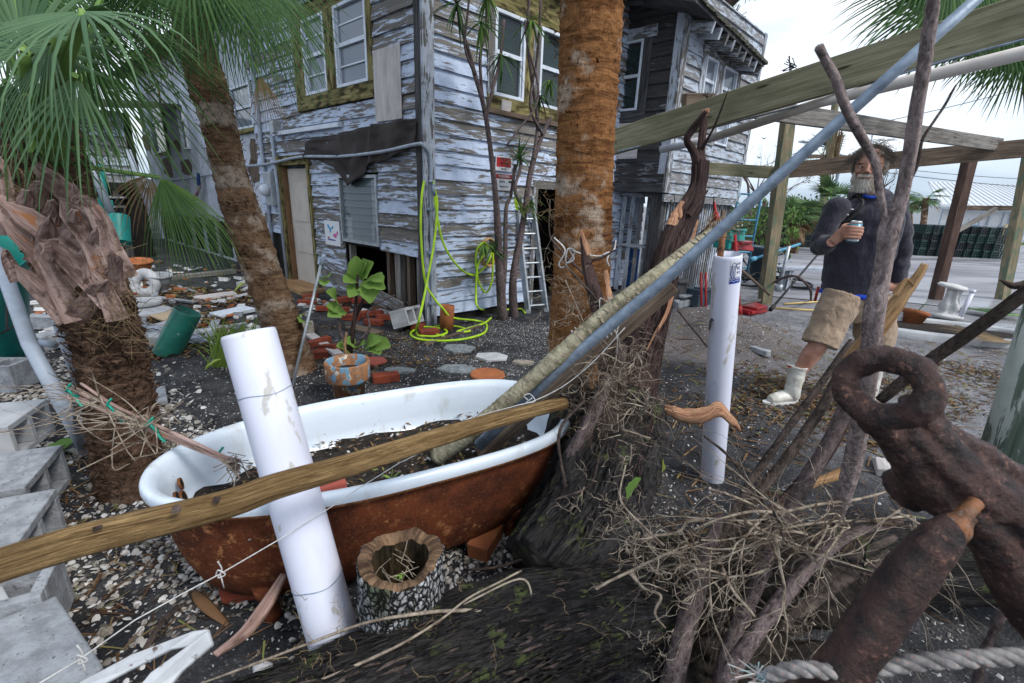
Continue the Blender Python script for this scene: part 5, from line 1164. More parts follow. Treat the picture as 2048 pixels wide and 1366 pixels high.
for k in range(620):
 t = rr.random(); px, py = 60 + 190 * t + rr.uniform(-70, 70), 330 + 330 * t + rr.uniform(-60, 60); p = at(px, py, YC - rr.uniform(.10, .17)); d = rvec(1); d.y *= .3; d.normalize()
 q = p + d * rr.uniform(.02, .05); mb.tube([p, q, q + (d + rvec(.8)).normalized() * rr.uniform(.02, .06)], .0009, 3, caps=False)
o = mb.build('fibre_mat', M['root_fine'], palmC); o['kind'] = 'stuff'
def shag(palm, pts, r, n, seed, ln=.05, mat='bark_grey', th=.004):
 mb = MB(); rr = random.Random(seed); path = smooth_path(pts, 20)
 for k in range(n):
  i = rr.randint(1, len(path) - 2); p = path[i]; d = (path[i + 1] - path[i - 1]).normalized(); x, y, _ = frame_of(d); a = rr.uniform(0, 6.28); o_ = x * math.cos(a) + y * math.sin(a)
  b = p + o_ * (r + rr.uniform(-.004, .006)); s_ = o_.cross(d).normalized(); w_ = rr.uniform(.006, .022); l = ln * rr.uniform(.4, 1.2); dd = (d * rr.uniform(-.3, 1) + s_ * rr.uniform(-1, 1) + o_ * rr.uniform(.05, .5)).normalized(); c = b + dd * l
  v0 = len(mb.v); mb.v.extend([b - s_ * w_ / 2, b + s_ * w_ / 2, c + s_ * w_ * .2 + rvec(.004), c - s_ * w_ * .2, b + o_ * th, ]); mb.face((v0, v0 + 1, v0 + 2, v0 + 3), [(0, 0), (0, .02), (l, .02), (l, 0)]); mb.face((v0 + 4, v0 + 1, v0 + 2), [(0, 0), (0, .02), (l, .02)])
 o = mb.build('bark_shreds', M[mat], palm); o['kind'] = 'stuff'; return o
shag(palmC, [pc0, at(246, 850, YC), at(222, 720, YC), at(185, 600, YC)], .120, 1300, 1, .045, 'palm_c')
shag(palmB, [pb0, at(565, 660, YB), at(524, 540, YB), at(478, 400, YB), at(430, 230, YB), at(385, 60, YB)], .116, 1000, 2, .04, 'palm_b')
shag(palmA, [pa0, at(1158, 620, YA), at(1167, 430, YA), at(1173, 200, YA), at(1182, -20, YA)], .160, 700, 3, .028, 'palm_a')
def fr(palm, root, hub, aim, Yh, Ya, L_, **k):
 h = at(*hub, Yh); a = at(*aim, Ya); d = (a - h).normalized(); view = (EYE - h).normalized(); up = k.pop('up', None) or (view + V((0, 0, .5)))
 return frond(palm, root, h, d, up, L_, **k)
crown = at(85, 250, YC)
Zu = V((0, 0, 1)); Vt = V((0, -1, .6))
for i, (hub, aim, Yh, Ya, L_, nn, sp, dr, td, up, mt) in enumerate((
 ((45, 98), (20, -60), 1.6, 1.65, .36, 24, 230, .1, .2, Vt, 'frond_b'), ((165, 22), (60, 60), 1.5, 1.35, .55, 26, 170, .55, 1.1, Zu, 'frond_b'), ((165, 22), (290, 80), 1.6, 1.7, .6, 28, 160, .5, 1.0, Zu, 'frond'),
 ((150, 40), (230, 260), 1.75, 1.7, .66, 28, 110, .3, .5, V((.4, -1, .8)), 'frond'), ((100, 80), (40, 240), 1.5, 1.4, .5, 18, 100, .3, .5, V((-.4, -1, .6)), 'frond_b'), ((180, 130), (285, 300), 2.1, 2.2, .58, 24, 90, .3, .5, V((.6, -.6, .8)), 'frond'),
 ((215, -30), (300, 60), 2.4, 2.6, .45, 24, 140, .4, .7, Zu, 'frond'), ((90, 190), (190, 380), 2.2, 2.4, .48, 18, 100, .4, .6, V((.5, -.8, .6)), 'frond'), ((20, -60), (80, 120), 1.9, 1.9, .7, 26, 130, .3, .6, V((0, -1, .9)), 'frond'),
 ((110, -70), (170, 90), 2.4, 2.4, .85, 30, 150, .35, .6, V((.3, -.8, 1)), 'frond'), ((-30, 20), (-10, 230), 1.8, 1.7, .55, 22, 120, .35, .6, V((-.4, -1, .5)), 'frond_b'), ((-60, 150), (10, 330), 2.1, 2.1, .75, 26, 130, .3, .6, V((0, -1, .8)), 'frond'),
 ((60, 300), (185, 285), 1.5, 1.5, .34, 5, 40, .6, .9, Zu, 'leaf_mid'), ((150, 150), (120, 330), 1.45, 1.35, .42, 12, 80, .3, .6, V((.1, -1, .3)), 'frond_b'), ((10, 160), (60, 330), 1.7, 1.7, .5, 16, 100, .3, .6, V((.2, -1, .3)), 'frond'))):
 fr(palmC, crown, hub, aim, Yh, Ya, L_, mat=mt, pet='petiole', n=nn, spread=sp, droop=dr, tipdroop=td, w=.016, seed=i + 1, split=.3 if i == 0 else .16, up=up)
fr(palmC, at(150, 330, YC), (322, 356), (410, 560), 2.25, 2.2, .60, mat='frond', n=30, spread=70, droop=.55, tipdroop=1.0, w=.011, seed=41, split=.18, pr=.008)
fr(palmC, at(150, 330, YC), (318, 352), (420, 480), 2.35, 2.35, .58, mat='leaf_mid', n=20, spread=60, droop=.7, tipdroop=1.1, w=.010, seed=43, split=.18, pr=.006)
fr(palmC, at(150, 330, YC), (300, 350), (240, 520), 2.3, 2.3, .30, mat='frond_dry', n=14, spread=90, droop=.5, tipdroop=.7, w=.007, seed=42, split=.2, pr=.006)
for i, (x, y) in enumerate(((48, 110), (170, 30), (60, 190), (120, 80))): mb = MB(); mb.tube(smooth_path([at(80 + i * 14, 300 + 10 * i, YC - .1), at((x + 90) / 2 - 10, (y + 300) / 2, YC - .3), at(x, y, YC - .38)], 5), [.024 - .001 * j for j in range(11)], 8, flat=.5); mb.build('petiole', M['petiole'], palmC, True)
crB = at(345, -190, YB)
for i, (hub, aim, Yh, Ya, L_, sp, nn) in enumerate((((440, -110), (540, 110), 2.9, 2.8, .92, 95, 34), ((500, -90), (575, 160), 3.1, 3.1, .84, 80, 30), ((380, -90), (470, 80), 2.7, 2.5, .75, 110, 30), ((300, -50), (300, 90), 2.9, 2.8, .62, 120, 34), ((270, -110), (260, 60), 3.4, 3.5, .62, 120, 26),
  ((330, -110), (340, 60), 3.0, 3.0, .6, 110, 24), ((480, -110), (560, 60), 3.5, 3.6, .95, 110, 32), ((420, -60), (470, 110), 3.3, 3.4, .75, 100, 28))):
 fr(palmB, crB, hub, aim, Yh, Ya, L_, mat='frond' if i != 1 else 'frond_b', n=nn, spread=sp, droop=.25, tipdroop=.55, w=.012, seed=30 + i, split=.2)
for i, (hub, aim, L_) in enumerate((((520, 150), (545, 260), .35), ((300, 40), (310, 150), .4))): fr(palmB, crB, hub, aim, 3.0, 3.0, L_, mat='frond_dry', n=16, spread=60, droop=.4, tipdroop=.6, w=.006, seed=60 + i, split=.2, pr=.004)
pd0 = gp(2040, 640); YD = 4.9; pd0 = at(2052, 640, YD); pd0.z = 0
palmD = thing('palm_tree', 'palm with reddish trunk at the upper right edge behind the greenish beam', 'palm tree', pd0)
palm_trunk('trunk', [pd0 + V((.5, 0, 0)), at(2085, 300, YD), at(2072, 100, YD), at(2060, -90, YD)], [.12, .10, .10, .10], 'wood_red', palmD, n=24, spans=8, ring=.004, fib=.006, lump=.01)
crD = at(2060, -80, YD)
for i, (hub, aim, L_, sp) in enumerate((((1900, -60), (1790, 30), 1.0, 120), ((1960, -50), (1850, 90), 1.1, 110), ((1880, -110), (1790, -30), .8, 130), ((2010, 60), (1975, 160), .62, 130), ((2060, 70), (2030, 190), .7, 120), ((2000, -60), (1940, 60), 1.0, 120), ((2100, -40), (2120, 120), 1.0, 140))):
 fr(palmD, crD, hub, aim, YD - .3, YD - .4, L_, mat='frond', n=34, spread=sp, droop=.25, tipdroop=.4, w=.020, seed=80 + i, split=.35)
pt0 = at(1470, 470, 15.0); pt0.z = 0
pine = thing('pine_tree', 'broken pine limb reaching out above the wing roof', 'tree', pt0)
mb = MB(); mb.tube(smooth_path([pt0 + V((-.8, 0, 0)), at(1400, 200, 15), at(1425, 60, 15), at(1452, 14, 14.8), at(1490, -22, 14.6)], 4), lerp_list([.3, .26, .22, .16, .12], 4), 8); mb.build('trunk', M['bark_red'], pine, True)
mb = MB(); rr = random.Random(6)
for c in ((1440, 8), (1424, -12), (1462, 44), (1408, -30), (1500, -30), (1446, 36)):
 p = at(*c, 14.8)
 for k in range(46): mb.tube([p, p + V((rr.gauss(0, 1), rr.gauss(0, 1), rr.gauss(0, 1))).normalized() * .42], .010, 3, caps=False)
mb.build('foliage', M['shrub'], pine)
tl0 = at(270, 470, 14.0); tl0.z = 0
casu = thing('casuarina_tree', 'wispy fine needled tree against the sky behind the left fronds', 'tree', tl0)
mb = MB(); rr = random.Random(16); ends = branchy(mb, tl0, V((-.1, 0, 1)), 3.4, .16, 4, rr, spread=.7, kids=(3, 3)); mb.build('trunk', M['bark_dark'], casu)
mb = MB()
for e in ends:
 for k in range(7):
  d = V((rr.gauss(.3, 1), rr.gauss(0, 1), rr.gauss(0, .5))).normalized(); mb.tube([e, e + d * .5, e + d * 1.0 + V((0, 0, -.35))], .012, 3, caps=False)
mb.build('foliage', M['shrub'], casu)
# ================================================================ slender dragon plants in front of the right wall
def wpt(x, y, n=.35):
 a, z = WR.px(x, y, n); return WR.at(a, z, n)
def dracaena(lab, stems, tufts, base):
 t = thing('dragon_plant', lab, 'plant', base, 'slender grey stemmed plants by the right wall')
 for st in stems:
  n0, n1 = st[-1]; m = len(st) - 1
  pts = [wpt(x, y, n0 + (n1 - n0) * i / (m - 1)) for i, (x, y, w_) in enumerate(st[:-1])]; r0, r1 = st[0][2], st[-2][2]
  rad = lerp_list([s_[2] / 910 * (pts[i].y * .97) / 2 for i, s_ in enumerate(st[:-1])], 5)
  mb = MB(); mb.tube(smooth_path(pts, 5), rad, 8, disp=lambda u, a, p: .0025 * noise.noise(p * 40)); mb.build('stem', M['bark_grey'], t, True)
 for i, (x, y, n_, L_, cnt, down) in enumerate(tufts):
  p = wpt(x, y, n_); mb = MB(); r = random.Random(x)
  for k in range(cnt):
   az = r.uniform(0, 6.28); el = r.uniform(-.2, 1.3); d = V((math.cos(az) * math.cos(el), math.sin(az) * math.cos(el), math.sin(el) * (-1 if down else 1)))
   s_ = d.cross(V((0, 0, 1))).normalized() * .011; pts = []; q = p.copy(); L1 = L_ * r.uniform(.6, 1.1)
   for j in range(5):
    w_ = (.5, 1, .9, .55, .02)[j]; b = len(mb.v); mb.v.extend([q - s_ * w_, q + s_ * w_])
    if j: mb.face((b - 2, b - 1, b + 1, b), [(0, j * .2), (1, j * .2), (1, j * .2 + .2), (0, j * .2 + .2)])
    q = q + d * L1 / 4; d = (d + V((0, 0, -.25))).normalized()
  mb.build('leaf_tuft', M['leaf_mid' if i % 2 else 'frond'], t)
b1 = wpt(1005, 642); b1.z = gz(b1.x, b1.y)
dracaena('taller slender plant with bare grey stems, left of the pair near the signs', [
 [(1006, 645, 22), (1000, 560, 18), (996, 470, 15), (990, 380, 11), (972, 235, 9), (950, 150, 8), (925, 60, 7), (908, -20, 6), (.3, .5)],
 [(1002, 640, 12), (1010, 520, 10), (1012, 420, 8), (1022, 390, 7), (1030, 330, 6), (.32, .2)],
 [(972, 235, 7), (985, 180, 6), (1000, 120, 6), (1008, 40, 5), (.4, .4)], [(968, 225, 6), (960, 120, 6), (972, 60, 5), (975, -10, 5), (.42, .5)], [(950, 150, 5), (930, 95, 5), (935, 30, 4), (940, -20, 4), (.45, .5)]],
 [(915, 5, .5, .34, 18, True), (962, 45, .5, .32, 22, True), (1003, 110, .4, .34, 20, True), (975, -10, .5, .3, 16, True), (985, 505, .35, .26, 34, False), (968, 488, .4, .2, 20, True)], b1)
b2 = wpt(1027, 640); b2.z = gz(b2.x, b2.y)
dracaena('shorter forked plant with leafy tufts, right of the pair near the ladder', [
 [(1028, 642, 20), (1026, 560, 16), (1040, 480, 13), (1050, 420, 12), (1062, 340, 10), (1085, 270, 8), (1102, 235, 7), (.3, .4)],
 [(1062, 340, 7), (1075, 250, 7), (1062, 150, 6), (1055, 60, 5), (1060, -20, 5), (.35, .5)], [(1050, 420, 8), (1030, 380, 7), (1042, 330, 6), (1035, 300, 5), (.33, .25)], [(1085, 270, 5), (1060, 210, 5), (1075, 110, 5), (1082, -10, 4), (.4, .5)],
 [(1014, 290, 4), (1040, 255, 4), (1070, 215, 4), (1076, 170, 4), (1055, 90, 4), (1050, 40, 3), (.5, .5)]],
 [(1038, 318, .3, .30, 36, False), (1045, 430, .35, .34, 30, False), (1060, 400, .3, .3, 20, True), (1062, 40, .5, .34, 22, True), (1078, 190, .4, .26, 18, True), (1100, 160, .45, .26, 16, True)], b2)
# ================================================================ uprooted tree: split trunk, log, roots
rt0 = on_z(1180, 1110, .02)
tree = thing('uprooted_tree', 'uprooted tree with a torn red brown trunk, black root crown and log in the foreground', 'fallen tree', rt0)
def limb(nm, pts, mat, parent, n=20, spans=10, lump=.15, rid=.08, smooth=True, caps=True, flare=None, freq=1.0):
 """pts: (px, py, Y, width in photo pixels)"""
 P_ = [at(p[0], p[1], p[2]) for p in pts]; rd = [p[3] / 2 * wscale(P_, i) for i, p in enumerate(pts)]
 path = smooth_path(P_, spans); rad = lerp_list(rd, spans); ph = random.random() * 40; rm = sum(rad) / len(rad)
 def disp(u, a, p):
  ca, sa = math.cos(a), math.sin(a)
  r = lump * noise.noise(V((u * 3 / max(.3, rm * 12) * freq, ca * 1.2, sa * 1.2 + ph)))
  r += rid * noise.noise(V((u * 2.0 * freq, ca * 3.6, sa * 3.6 + ph))) + rid * .5 * noise.fractal(V((u * 9 * freq, ca * 7, sa * 7 + ph)), 1, 2, 3)
  return r * rm
 mb = MB(); mb.tube(path, rad, n, disp=disp, caps=caps); return mb.build(nm, M[mat] if isinstance(mat, str) else mat, parent, smooth)
limb('trunk', [(1232, 900, 1.72, 140), (1256, 790, 1.84, 112), (1280, 700, 1.93, 86), (1305, 632, 1.99, 68), (1321, 569, 2.04, 62), (1350, 474, 2.13, 54), (1382, 412, 2.2, 48), (1396, 370, 2.25, 32), (1401, 322, 2.28, 32)], 'bark_red', tree, 40, 12, .18, .16)
limb('limb', [(1402, 345, 2.28, 26), (1388, 305, 2.27, 19), (1374, 280, 2.25, 14), (1384, 260, 2.24, 15), (1398, 242, 2.22, 13), (1412, 222, 2.2, 10)], 'bark_red', tree, 14, 8, .2, .1)
limb('limb', [(1402, 345, 2.30, 26), (1401, 305, 2.31, 18), (1404, 275, 2.31, 16), (1408, 246, 2.31, 15), (1413, 222, 2.31, 12)], 'bark_red', tree, 14, 8, .2, .1)
def splinter(pts, w0, w1, th=.3, mat='inner_pink', parent=tree, nm='splinter'):
 P_ = [at(*p) for p in pts]; path = smooth_path(P_, 5); m = len(path); mb = MB(); o = random.random() * 9
 for i, p in enumerate(path):
  d = (path[min(i + 1, m - 1)] - path[max(i - 1, 0)]).normalized(); view = (EYE - p).normalized(); s_ = d.cross(view).normalized(); t = i / (m - 1); w_ = (w0 + (w1 - w0) * t) * (p - EYE).dot(_fw) / CAM_F / 2 * random.uniform(.75, 1.15); o_ = view * w_ * th
  mb.v.extend([p - s_ * w_, p - s_ * w_ * .2 + o_, p + s_ * w_ * .5 + o_ * .4, p + s_ * w_, p - o_ * 2])
  if i:
   a = len(mb.v) - 10
   for k in range(5): k2 = (k + 1) % 5; mb.face((a + k, a + k2, a + 5 + k2, a + 5 + k), [((i - 1) / m * .3 + o, k * .02), ((i - 1) / m * .3 + o, k * .02 + .02), (i / m * .3 + o, k * .02 + .02), (i / m * .3 + o, k * .02)])
 mb.face((0, 1, 2, 3, 4)); a = len(mb.v) - 5; mb.face((a + 4, a + 3, a + 2, a + 1, a)); return mb.build(nm, M[mat], parent, fix=True)
splinter([(1344, 450, 2.10), (1352, 425, 2.12), (1366, 402, 2.14)], 22, 6); splinter([(1362, 442, 2.11), (1360, 418, 2.12), (1364, 404, 2.13)], 14, 3); splinter([(1408, 226, 2.27), (1416, 220, 2.27), (1412, 232, 2.27)], 12, 3)
splinter([(1346, 585, 1.95), (1332, 630, 1.90), (1310, 668, 1.87), (1294, 700, 1.84)], 9, 3); splinter([(1366, 520, 2.03), (1384, 480, 2.06), (1396, 440, 2.1)], 10, 4)
splinter([(1380, 430, 2.1), (1402, 398, 2.12), (1416, 380, 2.14)], 18, 3, mat='bark_red', nm='torn_bark'); splinter([(1402, 300, 2.2), (1430, 250, 2.15), (1462, 165, 2.1)], 8, 1, mat='bark_red', nm='torn_bark')
splinter([(1400, 470, 2.1), (1424, 440, 2.1), (1428, 392, 2.08)], 7, 2, mat='bark_red', nm='torn_bark')
limb('root_crown', [(1262, 800, 1.86, 140), (1238, 880, 1.74, 168), (1205, 960, 1.55, 190), (1175, 1030, 1.42, 205), (1130, 1090, 1.30, 200), (1080, 1150, 1.2, 170)], 'bark_wet', tree, 56, 14, .20, .30)
limb('root', [(1135, 740, 1.95, 50), (1150, 800, 1.85, 70), (1135, 880, 1.75, 80), (1095, 960, 1.7, 60), (1062, 1040, 1.62, 46), (1050, 1120, 1.55, 40)], 'bark_wet', tree, 24, 9, .25, .3)
limb('root', [(1216, 755, 1.7, 26), (1186, 830, 1.6, 30), (1140, 920, 1.52, 30), (1112, 990, 1.46, 28), (1092, 1060, 1.40, 22)], 'bark_grey', tree, 14, 8, .25, .2)
limb('root', [(1240, 690, 1.8, 30), (1225, 760, 1.72, 46), (1215, 830, 1.66, 50), (1190, 920, 1.55, 40)], 'bark_dark', tree, 18, 8, .25, .3)
limb('root', [(1105, 860, 1.85, 26), (1098, 930, 1.8, 30), (1080, 1000, 1.74, 26), (1072, 1090, 1.6, 30)], 'bark_wet', tree, 14, 8, .3, .3)
limb('limb', [(1165, 470, 2.3, 9), (1172, 520, 2.25, 20), (1185, 570, 2.18, 30), (1198, 620, 2.1, 30), (1212, 700, 1.98, 40), (1225, 770, 1.85, 50)], 'bark_red', tree, 14, 8, .2, .2)
splinter([(1162, 462, 2.28), (1168, 478, 2.27), (1178, 510, 2.24)], 5, 13); splinter([(1212, 540, 2.1), (1216, 570, 2.08), (1222, 600, 2.02), (1236, 615, 1.98)], 8, 14)
limb('twig', [(1100, 400, 2.5, 2), (1100, 470, 2.45, 3), (1130, 510, 2.4, 4), (1165, 545, 2.3, 5), (1190, 580, 2.2, 6)], 'bark_grey', tree, 6, 6, .1, .1)
limb('twig', [(1230, 500, 2.3, 3), (1205, 515, 2.25, 5), (1184, 520, 2.2, 7)], 'bark_red', tree, 6, 6, .1, .1)
LG = [(1345, 1225, 1.12, 160), (1260, 1215, 1.10, 200), (1150, 1240, 1.05, 235), (1020, 1280, .98, 255), (860, 1345, .90, 270), (700, 1410, .84, 270), (520, 1470, .78, 240), (330, 1510, .74, 200)]
limb('log', LG, 'bark_wet', tree, 90, 22, .10, .16, freq=1.6)
def flakes(pts, n, seed, mat, ln=.06, wd=.012, par=None, lift=.006):
 P_ = [at(*q[:3]) for q in pts]; rd = [q[3] / 2 * wscale(P_, i) for i, q in enumerate(pts)]; path = smooth_path(P_, 14); rad = lerp_list(rd, 14); rr = random.Random(seed); mb = MB()
 for k in range(n):
  i = rr.randint(1, len(path) - 2); p = path[i]; d = (path[i + 1] - path[i - 1]).normalized(); x, y, _ = frame_of(d); a = rr.uniform(0, 6.28); o_ = x * math.cos(a) + y * math.sin(a)
  if o_.dot(EYE - p) < -.1: continue
  s_ = o_.cross(d); b = p + o_ * rad[i] * rr.uniform(.97, 1.04); l = ln * rr.uniform(.3, 1.3); w_ = wd * rr.uniform(.3, 1); c = b + d * l + s_ * rr.uniform(-.01, .01) + o_ * lift * rr.uniform(-.5, 1.2); m = (b + c) / 2 + o_ * lift * rr.uniform(0, 1)
  v0 = len(mb.v); mb.v.extend([b - s_ * w_ * .3, b + s_ * w_ * .3, m + s_ * w_ / 2, c + s_ * w_ * .1, c - s_ * w_ * .1, m - s_ * w_ / 2]); uu = rr.random() * 5
  mb.face((v0, v0 + 1, v0 + 2, v0 + 5), [(uu, uu), (uu, uu + w_), (uu + l / 2, uu + w_), (uu + l / 2, uu)]); mb.face((v0 + 5, v0 + 2, v0 + 3, v0 + 4), [(uu + l / 2, uu), (uu + l / 2, uu + w_), (uu + l, uu + w_), (uu + l, uu)])
 mb.build('bark_flakes', M[mat], par or tree)['kind'] = 'stuff'
flakes(LG, 5200, 1, 'bark_wet', .075, .012); flakes(LG, 1100, 2, 'bark_dark', .06, .009)
flakes([(1232, 900, 1.72, 150), (1256, 790, 1.84, 112), (1280, 700, 1.93, 86), (1305, 632, 1.99, 68), (1321, 569, 2.04, 62), (1350, 474, 2.13, 54), (1376, 420, 2.2, 46)], 900, 3, 'bark_red', .09, .010)
flakes([(1262, 800, 1.86, 140), (1238, 880, 1.74, 168), (1205, 960, 1.55, 190), (1175, 1030, 1.42, 205), (1130, 1090, 1.30, 200)], 2200, 4, 'bark_wet', .08, .012); flakes([(1262, 800, 1.86, 140), (1238, 880, 1.74, 168), (1205, 960, 1.55, 190)], 500, 5, 'bark_red', .08, .010)
limb('log', [(1330, 1150, 1.5, 150), (1480, 1140, 1.45, 165), (1640, 1130, 1.42, 170), (1840, 1125, 1.35, 170), (2120, 1120, 1.3, 180)], 'bark_wet', tree, 48, 14, .12, .16)
BR = [('bark_dark', [(1705, 680, 1.35, 16), (1625, 790, 1.33, 18), (1560, 880, 1.3, 20), (1500, 965, 1.27, 22), (1450, 1060, 1.2, 24), (1405, 1150, 1.15, 22)]),
  ('bark_dark', [(1690, 720, 1.5, 24), (1640, 820, 1.45, 28), (1570, 920, 1.4, 30), (1500, 1010, 1.35, 30), (1440, 1100, 1.3, 26)]),
  ('bark_grey', [(1700, 800, 1.25, 40), (1650, 900, 1.22, 44), (1590, 1000, 1.18, 46), (1545, 1090, 1.12, 44), (1510, 1180, 1.06, 42), (1460, 1290, .98, 40), (1430, 1400, .92, 40)]),
  ('bark_grey', [(1440, 1030, 1.2, 24), (1415, 1100, 1.1, 38), (1392, 1180, 1.03, 52), (1368, 1270, .96, 58), (1340, 1380, .9, 60)]),
  ('bark_grey', [(1800, 1040, 1.1, 22), (1700, 1070, 1.06, 34), (1620, 1130, 1.0, 44), (1540, 1230, .92, 50), (1470, 1330, .85, 54), (1430, 1420, .8, 54)]),
  ('bark_dark', [(1790, 1075, 1.15, 20), (1700, 1120, 1.1, 28), (1620, 1190, 1.05, 34), (1560, 1260, 1.0, 30)]),
  ('bark_dark', [(1780, 1110, 1.2, 34), (1700, 1150, 1.15, 38), (1630, 1200, 1.1, 40), (1590, 1230, 1.05, 34)]),
  ('bark_red', [(1700, 760, 1.4, 26), (1680, 860, 1.38, 36), (1610, 960, 1.35, 40), (1545, 1025, 1.3, 44), (1525, 1045, 1.28, 30)])]
for i, (m_, pts) in enumerate(BR): limb('branch', [(x, y, Y, w_ * .78) for x, y, Y, w_ in pts], m_, tree, 16, 9, .2, .16)
limb('branch', [(1728, 850, 1.5, 12), (1700, 920, 1.5, 16), (1684, 945, 1.5, 26), (1630, 965, 1.45, 18), (1580, 985, 1.42, 14)], 'raw_wood', tree, 10, 8, .2, .2)
for pts in ([(1408, 872, 1.6, 4), (1450, 905, 1.5, 6), (1480, 940, 1.4, 6), (1530, 1010, 1.3, 5), (1545, 1080, 1.2, 4)], [(1510, 960, 1.3, 5), (1535, 1030, 1.25, 6), (1560, 1100, 1.2, 4)], [(1320, 800, 1.9, 4), (1360, 830, 1.9, 3), (1340, 900, 1.85, 3)],
   [(1170, 800, 1.5, 6), (1120, 860, 1.45, 7), (1125, 940, 1.4, 7), (1150, 1030, 1.3, 7), (1210, 1080, 1.2, 6)], [(1200, 905, 1.4, 5), (1180, 970, 1.35, 6), (1110, 1000, 1.3, 5)],
   [(930, 1140, 1.3, 4), (990, 1135, 1.25, 6), (1050, 1118, 1.25, 8), (1110, 1100, 1.2, 8)], [(1130, 530, 2.2, 4), (1185, 590, 2.1, 6), (1230, 650, 2.0, 5)], [(1355, 620, 2.3, 4), (1420, 700, 2.2, 3)]):
 limb('twig', pts, 'bark_dark', tree, 6, 6, .1, .1)
def rootp(nm, pts, mat='root', n=6):
 pts2 = [(x + random.uniform(-4, 4), y + random.uniform(-4, 4), Y, w_ * .75) for x, y, Y, w_ in pts]; return limb(nm, pts2, mat, tree, n, 6, .35, .3)
RT = [[(360, 1380, .82, 5), (500, 1330, .84, 8), (610, 1290, .86, 9), (720, 1250, .88, 9), (810, 1232, .90, 10), (900, 1224, .93, 11), (1000, 1226, .95, 10), (1075, 1236, .98, 12), (1150, 1210, 1.0, 10), (1200, 1175, 1.03, 9), (1262, 1140, 1.05, 9), (1330, 1110, 1.06, 7), (1392, 1082, 1.07, 6)],
  [(620, 1370, .8, 7), (700, 1340, .82, 9), (800, 1290, .85, 8), (880, 1240, .9, 8), (940, 1200, .96, 7), (1000, 1160, 1.0, 6), (1040, 1140, 1.05, 5)],
  [(1258, 1142, 1.05, 8), (1290, 1180, 1.03, 8), (1320, 1195, 1.0, 8), (1310, 1230, .98, 7), (1330, 1260, .97, 5)],
  [(1448, 1140, 1.0, 9), (1462, 1180, .97, 9), (1500, 1225, .93, 9), (1530, 1270, .9, 8), (1562, 1330, .87, 7)],
  [(1790, 975, 1.15, 7), (1720, 1000, 1.12, 8), (1640, 1012, 1.1, 9), (1560, 1028, 1.08, 9), (1500, 1020, 1.07, 8), (1440, 1035, 1.06, 7), (1385, 1060, 1.06, 5)],
  [(1820, 1035, 1.1, 6), (1730, 1040, 1.08, 8), (1650, 1045, 1.07, 9), (1560, 1060, 1.05, 8), (1500, 1090, 1.03, 7), (1440, 1095, 1.02, 6), (1390, 1090, 1.02, 5)],
  [(1660, 1050, 1.03, 9), (1640, 1080, 1.0, 8), (1620, 1110, .98, 6)], [(1690, 1060, 1.03, 8), (1660, 1100, 1.0, 7), (1610, 1140, .97, 6), (1590, 1170, .96, 4)],
  [(930, 1205, .95, 6), (1040, 1160, 1.0, 7), (1060, 1200, .98, 7), (1050, 1240, .96, 5)], [(1130, 560, 2.0, 3), (1190, 700, 1.9, 3), (1180, 760, 1.8, 3)],
  [(1050, 1225, .95, 6), (1110, 1210, .97, 5), (1130, 1235, .95, 4)], [(1450, 1145, .99, 7), (1400, 1140, 1.0, 6), (1370, 1150, 1.0, 4)],
  [(1240, 860, 1.55, 5), (1300, 880, 1.5, 4)], [(1260, 780, 1.6, 5), (1330, 800, 1.55, 3)], [(1330, 1090, 1.1, 6), (1290, 1060, 1.15, 6), (1240, 1000, 1.25, 5), (1250, 930, 1.3, 4)]]
for pts in RT: rootp('root', pts)
def rootlets(nm, centers, n, l, r0, mat, seed, down=-.25, spread=1.0, br=.35):
 mb = MB(); rr = random.Random(seed)
 for _ in range(n):
  cx, cy, cy2, sx, sy, sY = centers[rr.randrange(len(centers))]
  p = at(cx + rr.gauss(0, sx), cy + rr.gauss(0, sy), cy2 + rr.gauss(0, sY)); d = (rvec(1) * spread + V((rr.uniform(-.5, .5), 0, down))).normalized(); L_ = l * rr.uniform(.4, 1.5)
  pts = [p]; segs = 8
  for j in range(segs):
   d = (d + V((rr.gauss(0, .55), rr.gauss(0, .55), rr.gauss(0, .55)))).normalized(); pts.append(pts[-1] + d * L_ / segs)
   if rr.random() < br:
    e = (d + V((rr.gauss(0, .8), rr.gauss(0, .8), rr.gauss(0, .8)))).normalized(); q = pts[-1]; mb.tube([q, q + e * L_ * .16, q + (e + rvec(.5)) * L_ * .26], [r0 * .5, r0 * .4, r0 * .15], 3, caps=False)
  mb.tube(pts, [r0 * (1 - .75 * j / segs) for j in range(segs + 1)], 4, caps=False)
 o = mb.build(nm, M[mat], tree); o['kind'] = 'stuff'; return o
C1 = [(1240, 760, 1.66, 40, 40, .05), (1230, 850, 1.55, 45, 40, .05), (1270, 800, 1.62, 30, 40, .04), (1180, 700, 1.78, 30, 40, .05), (1200, 780, 1.62, 30, 30, .04)]
rootlets('rootlets', C1, 90, .13, .0018, 'root', 1); rootlets('rootlets', C1, 260, .11, .0012, 'root_d', 2)
rootlets('rootlets', [(1310, 1090, 1.08, 60, 40, .05), (1260, 1020, 1.2, 40, 40, .05), (1200, 990, 1.28, 40, 50, .04), (1340, 1130, 1.05, 50, 30, .04)], 110, .10, .0012, 'root', 3)
C2 = [(1500, 1040, 1.08, 70, 30, .04), (1600, 1040, 1.06, 70, 30, .04), (1700, 1030, 1.08, 60, 25, .04), (1420, 1090, 1.04, 50, 35, .04), (1480, 1120, 1.02, 60, 40, .04), (1560, 1080, 1.03, 60, 30, .04), (1380, 1140, 1.02, 40, 40, .04)]
rr = random.Random(99); mb = MB()
